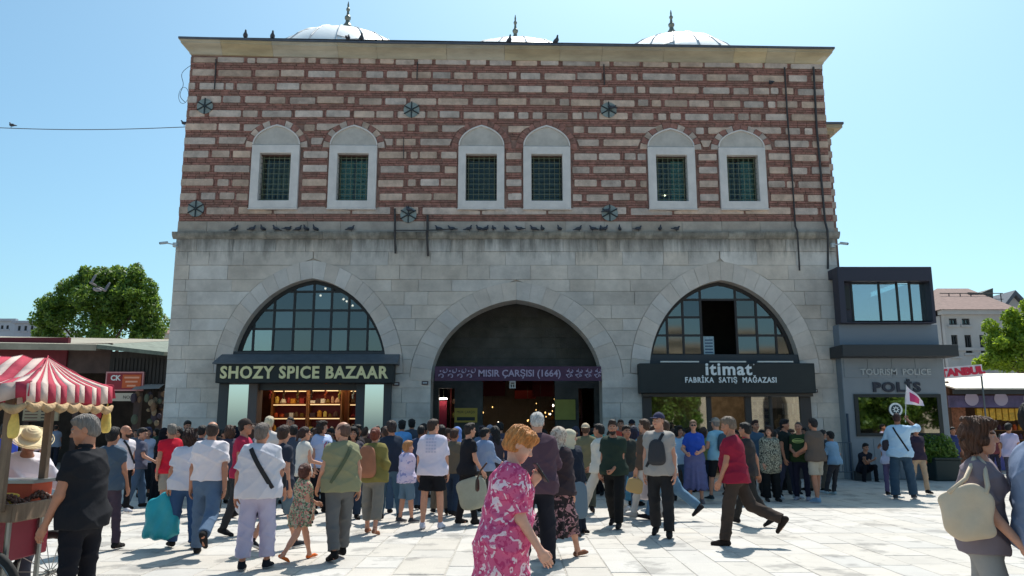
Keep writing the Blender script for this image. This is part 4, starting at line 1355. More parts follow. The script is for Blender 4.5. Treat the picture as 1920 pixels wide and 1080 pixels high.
def leaves(name, clumps, n, size, m, parent, seed=0):
    """leaf-sized quads scattered over clumps (centre, radius triple); biased towards each clump's skin"""
    rg = np.random.default_rng(seed)
    w = np.array([c[1][0] * c[1][2] for c in clumps]); w = w / w.sum()
    ci = rg.choice(len(clumps), n, p=w)
    C = np.array([c[0] for c in clumps])[ci]; R = np.array([c[1] for c in clumps])[ci]
    d = rg.normal(size=(n, 3)); d /= np.linalg.norm(d, axis=1)[:, None]
    rad_ = rg.uniform(0.45, 1.08, n) ** 0.6
    p = C + d * R * rad_[:, None]
    nrm = d + rg.normal(scale=.65, size=(n, 3)); nrm /= np.linalg.norm(nrm, axis=1)[:, None]
    a = np.cross(nrm, rg.normal(size=(n, 3))); a /= np.linalg.norm(a, axis=1)[:, None]
    b = np.cross(nrm, a)
    s = size * rg.uniform(.6, 1.3, n)[:, None]
    v = np.stack([p - a * s, p - b * s * .55, p + a * s + nrm * s * .25, p + b * s * .55], 1).reshape(-1, 3)
    me = bpy.data.meshes.new(name)
    me.vertices.add(4 * n); me.vertices.foreach_set('co', v.ravel())
    me.loops.add(4 * n); me.loops.foreach_set('vertex_index', np.arange(4 * n))
    me.polygons.add(n); me.polygons.foreach_set('loop_start', np.arange(0, 4 * n, 4)); me.polygons.foreach_set('loop_total', np.full(n, 4))
    me.materials.append(m); me.update(); me.validate()
    o = bpy.data.objects.new(name, me); COL.objects.link(o)
    o.parent = parent
    return o
M_leafd = leaf_mat('leaf_dark', (.020, .045, .010), (.06, .11, .02))
M_leafy = leaf_mat('leaf_bright', (.10, .19, .012), (.26, .38, .03), .5)
M_leafl = leaf_mat('leaf_mid', (.035, .09, .014), (.17, .28, .035), .45)
bx = (pxa + pxb) / 2 - pt.location.x
for k, px in enumerate((1745, 1768)):
    X = P(px, 850, yp - .4)[0]
    leaves('foliage', [((X - pt.location.x, -.1, .95), (.32, .28, .42)), ((X - pt.location.x + .1, -.1, .8), (.3, .25, .3))], 1500, .05, M_leafl, pt, k)

# barrier between the building and the kiosk
bz = empty('crowd_barrier', 'grey metal crowd barrier leaning between the gate building and the police kiosk', 'barrier', (P(1583, 890, 24.2)[0], 24.2, 0))
M_bar = mat('barrier_steel', lin((96, 104, 110)), .45, .5)
xa, xb = P(1566, 860, 24.2)[0], P(1598, 860, 24.2)[0]
kid(MB().tube([(xa, 24.2, 0), (xa, 24.2, 1.1), (xa, 24.2, 1.12), (xb, 24.2, 1.12), (xb, 24.2, 0)], .02, M_bar, 6).tube([(xa, 24.2, .25), (xb, 24.2, .25)], .018, M_bar, 6), 'frame', bz)
for k in range(4):
    xx = xa + (xb - xa) * (k + 1) / 5
    kid(MB().tube([(xx, 24.2, .25), (xx, 24.2, 1.11)], .010, M_bar, 5), 'bar', bz)

# ------------------------------------------------------------------ right background
def hk(px, py, Y): return P(px, py, Y)
yk = 30.0
kx0 = hk(1778, 760, yk)[0]; kx1 = kx0 + 8
kz = lambda py: P(1850, py, yk)[1]
kk = empty('market_kiosk', 'market kiosk with white awning, purple fascia and yellow goods behind the short haired woman', 'kiosk', (kx0 + 3, yk, 0))
M_ponk = mat('kiosk_purple', lin((92, 84, 122)), .6, var=.3, scale=2)
kid(MB().box(kx0, kx1, yk + 2.4, yk + 2.5, 0, kz(715), mat('kiosk_back', lin((84, 58, 44)), .8, var=.3)), 'back_wall', kk)
kid(MB().box(kx0, kx0 + .1, yk, yk + 2.4, 0, kz(715), MATS['kiosk_back']), 'side_wall', kk)
kid(MB().add([(kx0 - .3, yk - 1.1, kz(730)), (kx1, yk - 1.1, kz(730)), (kx1, yk + 2.5, kz(704) + .25), (kx0 - .3, yk + 2.5, kz(704) + .25), (kx0 - .3, yk - 1.1, kz(730) - .05), (kx1, yk - 1.1, kz(730) - .05), (kx1, yk + 2.5, kz(704) + .2), (kx0 - .3, yk + 2.5, kz(704) + .2)],
    [(0, 1, 2, 3), (7, 6, 5, 4), (0, 4, 5, 1), (1, 5, 6, 2), (0, 3, 7, 4)], mat('awning_cream', lin((232, 222, 206)), .8, var=.05)), 'awning', kk)
kid(MB().box(kx0 - .3, kx1, yk - 1.0, yk - .9, kz(741), kz(733), M_fr), 'awning_rail', kk)
kid(MB().box(kx0 + .0, kx1, yk - .1, yk, kz(764), kz(742), M_ponk), 'fascia', kk)
for k in range(4):
    xx, zz = P(1822 + k * 55, 748, yk - .12)
    kid(MB().tube([(xx, yk - .11, zz), (xx, yk - .125, zz)], .26, mat('fascia_oval', lin((176, 166, 190)), .6), 20), 'fascia_medallion', kk)
M_yel = mat('yellow_package', lin((222, 168, 50)), .5, var=.25, scale=12)
ry = random.Random(8)
for k in range(9):
    xx, zz = P(1834 + k * 12, 775, yk + .3)
    mb = MB()
    for q in range(3):
        mb.box(xx - .10, xx + .10, yk + .2 + q * .05, yk + .23 + q * .05, zz - .24 + ry.uniform(-.05, .05), zz + .18, M_yel)
    tag(mb.build('hanging_package'), ('first','second','third','fourth','fifth','sixth','seventh','eighth','ninth')[k] + ' yellow package from the left hanging under the purple kiosk fascia', 'package', 'yellow packages hanging in the market kiosk')
for k in range(3):
    z = .75 + k * .36
    sh_ = kid(MB().box(kx0 + 1.4, kx1, yk + .3 + k * .3, yk + .6 + k * .3, z - .03, z, M_shelf), 'shelf', kk)
    for q in range(20):
        xx = kx0 + 1.5 + q * .2
        c_ = ry.choice([M_white, gm[0], gm[1], gm[5], M_ban, M_pol, gm[8]])
        jn_ = ('first','second','third','fourth','fifth','sixth','seventh','eighth','ninth','tenth','eleventh','twelfth','thirteenth','fourteenth','fifteenth','sixteenth','seventeenth','eighteenth','nineteenth','twentieth')[q]
        tag(MB().lathe([(.06, 0), (.07, .02), (.07, .14), (.04, .19), (.04, .22)], (xx, yk + .45 + k * .3, z), 8, c_).build('jar'), '%s jar from the left on the %s shelf of the market kiosk' % (jn_, ('lowest', 'middle', 'highest')[k]), 'jar', 'jars on the market kiosk shelves')
kid(MB().box(kx0 + 1.3, kx1, yk - .1, yk + .25, 0, .75, mat('counter_violet', lin((110, 100, 160)), .7)), 'counter', kk)
kid(MB().box(kx0 + .1, kx0 + .75, yk + .2, yk + .3, 0, 2.6, mat('carpet_rust', lin((150, 96, 70)), .9, var=.4, scale=9)), 'hanging_rug', kk)
# slanted sign ...ANBUL
sx0, sz0 = P(1772, 708, 28.6); sx1, sz1 = P(1843, 704, 28.6)
sg_ = empty('souvenir_sign', 'tilted white sign with big red capital letters half hidden by the police kiosk', 'sign', (sx0, 28.6, sz0))
bd = kid(MB().add([(P(1735, 690, 28.6)[0], 28.6, P(1735, 712, 28.6)[1]), (sx1, 28.6, P(1843, 705, 28.6)[1]), (sx1, 28.6, P(1842, 683, 28.6)[1]), (P(1735, 690, 28.6)[0], 28.6, P(1735, 692, 28.6)[1]),
        (P(1735, 690, 28.6)[0], 28.75, P(1735, 712, 28.6)[1]), (sx1, 28.75, P(1843, 705, 28.6)[1]), (sx1, 28.75, P(1842, 683, 28.6)[1]), (P(1735, 690, 28.6)[0], 28.75, P(1735, 692, 28.6)[1])],
        [(0, 1, 2, 3), (5, 4, 7, 6), (0, 4, 5, 1), (1, 5, 6, 2), (2, 6, 7, 3), (3, 7, 4, 0)], mat('sign_offwhite', lin((226, 216, 220)), .6)), 'board', sg_)
M_sred = mat('sign_red', lin((206, 40, 70)), .6)
kido(text('ISTANBUL', .36, (P(1797, 697, 28.6)[0] , 28.58, P(1793, 698, 28.6)[1]), M_sred, bold=.022, ext=.01, width=1.93, rot=(math.pi / 2, rad(-5), 0)), sg_)
kid(MB().tube([(sx1, 28.7, P(1843, 683, 28.6)[1]), (sx1, 28.7, 0)], .03, M_bar, 6), 'post', sg_)

# far white building with red roof
def far_building(label, Y, x0p, x1p, ztp, m, wins, roofm=None, depth=12, wm=None):
    X0 = P(x0p, 640, Y)[0]; X1 = P(x1p, 640, Y)[0]; ZT_ = P(960, ztp, Y)[1]
    r = empty('town_house', label, 'building', ((X0 + X1) / 2, Y, 0))
    holes_ = []
    for (a, b, c, d) in wins:
        wx0_, wz1_ = P(a, c, Y); wx1_, wz0_ = P(b, d, Y)
        holes_.append([(wx0_, wz0_), (wx1_, wz0_), (wx1_, wz1_), (wx0_, wz1_)])
    kid(MB().prism([(X0, 0), (X1, 0), (X1, ZT_), (X0, ZT_)], Y, Y + .4, m, holes=holes_), 'wall', r)
    kid(MB().box(X0, X1, Y + .6, Y + depth, 0, ZT_, m), 'rear_wall', r)
    kid(MB().box(X0 - .3, X1 + .3, Y - .35, Y + .3, ZT_, ZT_ + .35, m).box(X0 - .1, X1 + .1, Y - .12, Y - .002, ZT_ - 2.9, ZT_ - 2.65, m), 'cornice', r)
    for h in holes_:
        a, b, c, d = h[0][0], h[1][0], h[0][1], h[2][1]
        w = kid(MB().prism([(a, c), (b, c), (b, d), (a, d)], Y + .12, Y + .2, M_fr, holes=[[(a + .12, c + .12), ((a + b) / 2 - .05, c + .12), ((a + b) / 2 - .05, d - .12), (a + .12, d - .12)], [((a + b) / 2 + .05, c + .12), (b - .12, c + .12), (b - .12, d - .12), ((a + b) / 2 + .05, d - .12)]]), 'window', r)
        p_ = MB().box(a + .05, b - .05, Y + .21, Y + .22, c + .05, d - .05, glass_mat('far_glass', (.1, .12, .14), .25)).build('pane', None, w)
        kid(MB().box(a - .15, b + .15, Y - .12, Y - .005, c - .18, c - .02, m), 'sill', r)
    if roofm:
        kid(MB().add([(X0 - .5, Y - .5, ZT_ + .36), (X1 + .5, Y - .5, ZT_ + .36), (X1 + .5, Y + depth, ZT_ + .36), (X0 - .5, Y + depth, ZT_ + .36), (X0 + 3.0, Y + depth * .5, ZT_ + 3.2), (X1 + .4, Y + depth * .5, ZT_ + 3.2)],
                     [(0, 1, 5, 4), (2, 3, 4, 5), (3, 0, 4), (1, 2, 5)], roofm), 'roof', r)
    return r
M_fw = mat('far_plaster', lin((176, 172, 170)), .85, var=.1, scale=.6)
M_tile = mat('far_roof_tile', lin((132, 106, 98)), .85, var=.2, scale=3)
far_building('pale plastered town house with red roof between the police kiosk and the right tree', 62, 1774, 1900, 590, M_fw,
             [(1779, 1795, 597, 609), (1803, 1819, 597, 609), (1783, 1799, 628, 668), (1808, 1824, 628, 662), (1836, 1850, 628, 662)], M_tile)
far_building('grey side house with dark eaves just right of the police cabin', 66, 1740, 1776, 575, mat('far_grey', lin((132, 126, 124)), .85, var=.1), [], None)
# rooftop clutter
rt = empty('rooftop_awning', 'dark green tarpaulin shelter and railing on the town house roof', 'shelter', (P(1838, 560, 66)[0], 66, P(1838, 575, 66)[1]))
a0 = P(1812, 572, 66); a1 = P(1862, 572, 66); a2 = P(1862, 540, 66); a3 = P(1816, 548, 66)
kid(MB().add([(a0[0], 66, a0[1]), (a1[0], 66, a1[1]), (a2[0], 66, a2[1]), (P(1840, 546, 66)[0], 66, P(1840, 549, 66)[1]), (a3[0], 66, a3[1]), (a0[0], 70, a0[1]), (a1[0], 70, a1[1]), (a2[0], 70, a2[1]), (P(1840, 546, 66)[0], 70, P(1840, 549, 66)[1]), (a3[0], 70, a3[1])],
    [(0, 1, 2, 3, 4), (9, 8, 7, 6, 5), (1, 6, 7, 2), (2, 7, 8, 3), (3, 8, 9, 4), (4, 9, 5, 0)], mat('tarpaulin', lin((84, 88, 84)), .8, var=.4, scale=.7)), 'tarpaulin', rt)
zr_ = P(1838, 550, 65.5)[1]; zq_ = P(1838, 575, 65.5)[1]
rl = MB().tube([(P(1762, 550, 65.5)[0], 65.5, zr_), (P(1880, 550, 65.5)[0], 65.5, zr_)], .04, M_pipe, 4)
rl.tube([(P(1762, 550, 65.5)[0], 65.5, zr_ - .5), (P(1880, 550, 65.5)[0], 65.5, zr_ - .5)], .03, M_pipe, 4)
for px in (1779, 1800, 1820, 1850, 1876): rl.tube([(P(px, 550, 65.5)[0], 65.5, zq_ - .8), (P(px, 550, 65.5)[0], 65.5, zr_)], .05, M_pipe, 4)
kid(rl, 'railing', rt)
gh = empty('gabled_house', 'small white gabled house roof behind the right tree', 'building', (P(1905, 590, 80)[0], 80, 0))
gxa, gxb = P(1882, 590, 80)[0], P(1925, 590, 80)[0]
gz0_, gz1_ = P(1900, 582, 80)[1], P(1900, 556, 80)[1]
kid(MB().prism([(gxa, 0), (gxb, 0), (gxb, gz0_), ((gxa + gxb) / 2, gz1_), (gxa, gz0_)], 80, 88, M_fw), 'wall', gh)
kid(MB().prism([(gxa - .5, gz0_ - .3), ((gxa + gxb) / 2, gz1_ + .1), (gxb + .5, gz0_ - .3), (gxb + .5, gz0_ + .1), ((gxa + gxb) / 2, gz1_ + .6), (gxa - .5, gz0_ + .1)][::-1], 79.5, 88.2, M_lead), 'roof', gh)

# ------------------------------------------------------------------ trees
M_bark = mat('bark', lin((92, 78, 64)), .95, var=.3, scale=8, bump=.8)
def tree(label, x, y, zc, blobs, n, size, m, seed, trunk_h=None):
    """blobs: (dx, dy, dz, r) clumps about the crown centre"""
    r = empty('broadleaf_tree', label, 'tree', (x, y, 0))
    rg = random.Random(seed)
    tk = MB()
    top = zc
    tk.tube([(0, 0, 0), (.1, 0, top * .35), (.05, .1, top * .7), (.0, .1, top * 1.05)], .2, M_bark, 8, rs=[.34, .27, .2, .08])
    for (dx, dy, dz, rr) in blobs[::2]:
        s0 = (0.05, .05, top * rg.uniform(.5, .75))
        tk.tube([s0, (dx * .5, dy * .5, (s0[2] + zc + dz) / 2 + .3), (dx * .95, dy * .95, zc + dz)], .1, M_bark, 6, rs=[.13, .08, .03])
    tk.build('trunk', parent=r, smooth=True)
    cl = []
    for (dx, dy, dz, rr) in blobs:
        cl.append(((dx, dy, zc + dz), (rr * .62, rr * .62, rr * .55)))
        for k in range(9):
            a, b = rg.uniform(0, 6.28), rg.uniform(-.6, 1.35)
            q = rr * rg.uniform(.55, .95)
            cl.append(((dx + q * math.cos(a) * math.cos(b), dy + q * math.sin(a) * math.cos(b), zc + dz + q * math.sin(b) * .9), (rr * rg.uniform(.18, .36),) * 3))
    leaves('crown', cl, n, size, m, r, seed)
    return r
def crown_at(px, py, Y): return P(px, py, Y)
X, Z = P(187, 578, 48)
k_ = 48 / 1461
tree('rounded dark green tree standing behind the market hall at the left', X, 48, Z,
     [(-2.7, 0, -.7, 1.6), (2.3, .3, -.7, 1.8), (0, -.3, .6, 2.1), (.8, .4, 1.9, 1.5), (-.7, 0, 1.5, 1.4), (1.6, 0, 1.0, 1.6), (-3.1, .6, -1.7, 1.2), (3.2, .2, -2.0, 1.3), (0, 0, -1.5, 2.5), (-1.9, -.2, .4, 1.5), (2.7, -.6, 0, 1.2), (-3.3, 0, -.9, .8), (3.0, 0, -1.0, .9)], 34000, .115, M_leafl, 3)
X, Z = P(1912, 640, 46)
tree('sunlit yellow green tree at the right edge behind the kiosk roofs', X, 46, Z,
     [(-1.3, 0, 0, 1.3), (.3, 0, .9, 1.5), (1.5, 0, .2, 1.6), (-.2, -.3, -.9, 1.6), (-1.7, .2, -1.1, 1.0), (2.6, 0, -.5, 1.4)], 16000, .12, M_leafy, 5)
# trees and market stand behind the photographer: they show in the panes only
for k, (x, y) in enumerate(((14, -22), (28.5, -13), (32.5, -15), (37, -12))):
    tree(['large plane tree mirrored in the left of the police window', 'large plane tree mirrored in the middle of the police window', 'large plane tree mirrored at the right of the police window', 'outer plane tree of the row behind the photographer'][k], x, y, 4.4,
     [(0, 0, 0, 3.2), (2.2, 0, .8, 2.4), (-2.2, 0, .5, 2.4), (0, 1, 2.0, 2.2), (1.2, 0, -1.6, 2.4), (-1.4, 0, -1.7, 2.4)], 12000, .2, M_leafl, 20 + k)

ar = empty('stone_arcade', 'pale stone arcade building behind the photographer mirrored in the clothing shop glass', 'building', (34, -40, 0))
M_arc = mat('arcade_stone', lin((176, 160, 138)), .85, var=.15, scale=.6)
hs_ = []
for k in range(9):
    c0 = 15 + k * 5
    hs_.append([(c0 - 1.4, .05), (c0 + 1.4, .05)] + [(c0 + x_, 4 + z_) for x_, z_ in arch_half(1.4, 1.7, n=6)] + [(c0 - x_, 4 + z_) for x_, z_ in arch_half(1.4, 1.7, n=6)[:-1]][::-1])
kid(MB().prism([(12, 0), (60, 0), (60, 11), (12, 11)], -41, -40, M_arc, holes=hs_), 'arcade_wall', ar)
kid(MB().box(12, 60, -46, -45.8, 0, 10.9, M_in), 'rear_wall', ar)
kid(MB().box(11.5, 60.5, -41.2, -39.6, 11.001, 11.5, M_arc), 'cornice', ar)

# ------------------------------------------------------------------ left market hall
ym = 33.0
mh = empty('market_hall', 'low market hall with grey roof edge and dark red fascia at the left', 'building', (P(150, 700, ym)[0], ym, 0))
mx0 = -31.0
def mk(px, py, Y=ym): return P(px, py, Y)
M_mroof = mat('market_roof', lin((150, 142, 126)), .8, var=.2, scale=1.2)
M_mdark = mat('market_dark_wood', lin((78, 62, 58)), .8, var=.2, scale=2)
M_mred = mat('market_red', lin((108, 34, 44)), .7, var=.12)
zA = P(0, 640, ym - 1)[1]; zB = P(205, 648, ym - 1)[1]; zbk = P(0, 628, ym + 8)[1]; zbk2 = P(205, 637, ym + 8)[1]; xB_ = mk(205, 641)[0]; xC, zC = mk(314, 664)
rfm = MB()
rfm.add([(mx0, ym - 1, zA + .1), (xB_, ym - 1, zB + .05), (xB_, ym + 8, zbk2), (mx0, ym + 8, zbk), (mx0, ym - 1, zA - .22), (xB_, ym - 1, zB - .2), (xB_, ym + 8, zbk2 - .3), (mx0, ym + 8, zbk - .3)],
        [(0, 1, 2, 3), (7, 6, 5, 4), (0, 4, 5, 1), (1, 5, 6, 2), (2, 6, 7, 3)], M_mroof)
kid(rfm, 'roof', mh)
rf2 = MB().add([(xB_ + .01, ym - 1, zB + .05), (xC + .3, ym - 1, zC), (xC + .3, ym + 8, zC + .8), (xB_ + .01, ym + 8, zbk2 - .02), (xB_ + .01, ym - 1, zB - .12), (xC + .3, ym - 1, zC - .15), (xC + .3, ym + 8, zC + .6), (xB_ + .01, ym + 8, zB + .6)],
        [(0, 1, 2, 3), (7, 6, 5, 4), (0, 4, 5, 1), (1, 5, 6, 2)], mat('market_roof_edge', lin((110, 118, 106)), .8, var=.25))
kid(rf2, 'side_roof', mh)
kid(MB().box(mx0, mk(132, 650)[0], ym - .2, ym, mk(0, 690)[1], zA + .25, M_mred), 'red_fascia', mh)
kid(MB().box(mk(132, 650)[0] + .003, mk(212, 650)[0], ym - .1, ym, mk(0, 700)[1], zB + .2, M_mdark), 'dark_panel', mh)
kid(MB().box(mk(212, 650)[0] + .003, xC + .2, ym - .15, ym, mk(0, 735)[1], zC + .1, mat('market_slats', lin((54, 50, 48)), .8, var=.3, scale=3, stretch=(6, 1, .3))), 'slatted_panel', mh)
for k in range(14):
    xx = mk(214 + k * 7, 690)[0]
    kid(MB().box(xx, xx + .10, ym - .19, ym - .152, mk(0, 733)[1], zC - .2, MATS['market_slats']), 'slat', mh)
kid(MB().box(mx0, xC + .2, ym + 3, ym + 3.1, 0, zC, mat('market_inner', lin((62, 52, 46)), .9, var=.3, scale=2)), 'back_wall', mh)
kid(MB().box(mx0, mk(150, 760)[0], ym - .6, ym - .5, mk(0, 748)[1], mk(0, 738)[1], mat('market_awning_tan', lin((170, 150, 128)), .8)), 'awning', mh)
for px in (-40, 60, 150, 262, 306):
    xx = mk(px, 760)[0]
    kid(MB().box(xx - .12, xx + .12, ym - .3, ym - .05, 0, mk(0, 735)[1], M_mdark), 'pillar', mh)
kid(MB().add([(mk(262, 722)[0], ym - .7, mk(0, 732)[1]), (mk(312, 722)[0], ym - .7, mk(0, 730)[1]), (mk(312, 722)[0], ym, mk(0, 718)[1]), (mk(262, 722)[0], ym, mk(0, 718)[1])], [(0, 1, 2, 3), (3, 2, 1, 0)], mat('awning_pale', lin((168, 164, 160)), .8)), 'small_awning', mh)
# signs of the hall
yq = ym - .35
x0_, z0_ = P(196, 733, yq); x1_, z1_ = P(270, 697, yq)
sg1 = empty('market_sign', 'red market sign with pale border and orange square of white lines', 'sign', ((x0_ + x1_) / 2, yq, z0_))
kid(MB().box(x0_, x1_, yq, yq + .12, z0_, z1_, mat('sign_pale_frame', lin((212, 150, 150)), .6)), 'frame', sg1)
kid(MB().box(x0_ + .06, x1_ - .06, yq - .02, yq - .001, z0_ + .06, z1_ - .06, mat('sign_maroon', lin((150, 46, 56)), .6)), 'board', sg1)
ox0 = P(230, 715, yq)[0]; ox1 = P(265, 715, yq)[0]
kid(MB().box(ox0, ox1, yq - .035, yq - .021, z0_ + .12, z1_ - .12, mat('sign_orange', lin((206, 96, 50)), .6)), 'orange_square', sg1)
for k in range(3):
    zz = z1_ - .24 - k * .17
    w = (.62, .5, .36)[k] / 2
    kid(MB().box((ox0 + ox1) / 2 - w, (ox0 + ox1) / 2 + w, yq - .042, yq - .036, zz - .04, zz + .03, mat('sign_peach', lin((236, 170, 140)), .6)), 'print_line', sg1)
kido(text('CK', .30, (P(217, 712, yq)[0], yq - .03, P(217, 709, yq)[1]), M_white, ext=.005, bold=.01), sg1)
kid(MB().box(P(140, 745, yq)[0], P(255, 745, yq)[0], yq - .05, yq, P(0, 752, yq)[1], P(0, 737, yq)[1], mat('sign_bone', lin((196, 184, 166)), .7)), 'lower_strip', sg1)
kido(text('NO:2', .18, (P(241, 745, yq)[0], yq - .055, P(241, 745, yq)[1]), M_black, ext=.003), sg1)
x0_, z0_ = P(42, 789, yq); x1_, z1_ = P(113, 753, yq)
sg2 = empty('menu_board', 'beige menu board with rows of print seen through the chestnut cart', 'menu board', ((x0_ + x1_) / 2, yq, z0_))
kid(MB().box(x0_, x1_, yq - .02, yq + .05, z0_, z1_, mat('menu_beige', lin((168, 152, 124)), .7, var=.1)), 'board', sg2)
kid(MB().box(x0_ + .05, x1_ - .05, yq - .03, yq - .021, z1_ - .03, z1_ + .22, mat('menu_rose', lin((176, 128, 116)), .7)), 'heading_strip', sg2)
for k in range(6):
    zz = z1_ - .12 - k * .13
    kid(MB().box(x0_ + .08, x0_ + .62, yq - .028, yq - .021, zz - .045, zz, mat('menu_ink', lin((110, 80, 66)), .7)), 'print_line', sg2)
    kid(MB().box(x0_ + .76, x0_ + .9, yq - .028, yq - .021, zz - .05, zz, M_black), 'price', sg2)
x0_, z0_ = P(173, 775, yq); x1_, z1_ = P(192, 752, yq)
tag(MB().box(x0_, x1_, yq - .02, yq + .05, z0_ - .2, z1_, mat('red_panel', lin((190, 44, 52)), .6)).build('red_panel'), 'small red panel under the market hall front', 'panel')
# hanging goods in the dark end bay of the hall
rm = random.Random(15)
for k in range(26):
    px, py = rm.uniform(258, 306), rm.uniform(738, 800)
    X, Z = P(px, py, ym - .2 - rm.random() * .5)
    mb = MB().ball((X, ym - .3 - rm.random() * .4, Z), rm.uniform(.08, .16), mat('dangling_%d' % (k % 5), lin([(120, 92, 70), (70, 60, 70), (140, 120, 96), (90, 96, 80), (60, 44, 40)][k % 5]), .8), 7, 5, (1, .6, rm.uniform(.8, 1.8)))
    tag(mb.build('hanging_bag'), ('%s bag hanging %s in the dark end bay of the market hall' % (('tan', 'dusk violet', 'khaki', 'sage', 'dark brown')[k % 5], 'high' if py < 760 else 'low' if py > 780 else 'midway')), 'bag', 'bags hanging at the market hall end bay')
# far roofs
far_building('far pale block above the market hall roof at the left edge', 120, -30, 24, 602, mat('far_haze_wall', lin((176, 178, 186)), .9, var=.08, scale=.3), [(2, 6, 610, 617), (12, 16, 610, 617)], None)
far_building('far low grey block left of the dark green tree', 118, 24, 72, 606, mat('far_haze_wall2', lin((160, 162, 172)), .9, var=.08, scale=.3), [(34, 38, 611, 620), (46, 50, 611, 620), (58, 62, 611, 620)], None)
far_building('far pale house between the dark green tree and the gate building', 70, 296, 330, 634, mat('far_cream', lin((186, 180, 168)), .9, var=.08), [(306, 310, 645, 655)], M_tile)
far_building('pale house glimpsed between the market kiosk and the tree at the right edge', 58, 1895, 2020, 690, M_fw, [], None)
# ------------------------------------------------------------------ implicit-surface modelling for people
f32 = np.float32
def surfnets(F, o, h):
    S = F < 0
    c = [S[i:F.shape[0] - 1 + i, j:F.shape[1] - 1 + j, k:F.shape[2] - 1 + k] for i in (0, 1) for j in (0, 1) for k in (0, 1)]
    cnt = np.zeros(c[0].shape, np.int8)
    for x in c: cnt += x
    act = (cnt > 0) & (cnt < 8)
    I, J, K = np.nonzero(act)
    n = len(I)
    idx = np.full(act.shape, -1, np.int32); idx[I, J, K] = np.arange(n)
    acc = np.zeros((n, 3), f32); w = np.zeros(n, f32)
    co = [(0,0,0),(1,0,0),(0,1,0),(1,1,0),(0,0,1),(1,0,1),(0,1,1),(1,1,1)]
    for a in co:
        for ax in range(3):
            if a[ax]: continue
            b = list(a); b[ax] = 1
            f0 = F[I + a[0], J + a[1], K + a[2]]; f1 = F[I + b[0], J + b[1], K + b[2]]
            m = (f0 < 0) != (f1 < 0)
            t = np.where(m, f0 / np.where(m, f0 - f1, 1), 0)
            p = np.array(a, f32)[None] + t[:, None] * (np.array(b, f32) - np.array(a, f32))[None]
            acc += p * m[:, None]; w += m
    V = np.array(o, f32) + h * (np.stack([I, J, K], 1) + acc / w[:, None])
    Q = []
    for ax in range(3):
        u, v = (ax + 1) % 3, (ax + 2) % 3
        sl0 = [slice(1, -1)] * 3; sl1 = [slice(1, -1)] * 3
        sl0[ax] = slice(0, -1); sl1[ax] = slice(1, None)
        A = S[tuple(sl0)]; Bm = S[tuple(sl1)]
        for (m, fl) in ((A & ~Bm, False), (~A & Bm, True)):
            e = np.argwhere(m)
            if not len(e): continue
            base = e + 1; base[:, ax] -= 1
            def cell(du, dv):
                q = base.copy(); q[:, u] += du; q[:, v] += dv
                return idx[q[:, 0], q[:, 1], q[:, 2]]
            q = [cell(-1, -1), cell(0, -1), cell(0, 0), cell(-1, 0)]
            if fl: q = q[::-1]
            Q.append(np.stack(q, 1))
    Q = np.concatenate(Q) if Q else np.zeros((0, 4), int)
    Q = Q[(Q >= 0).all(1)]
    return V, Q

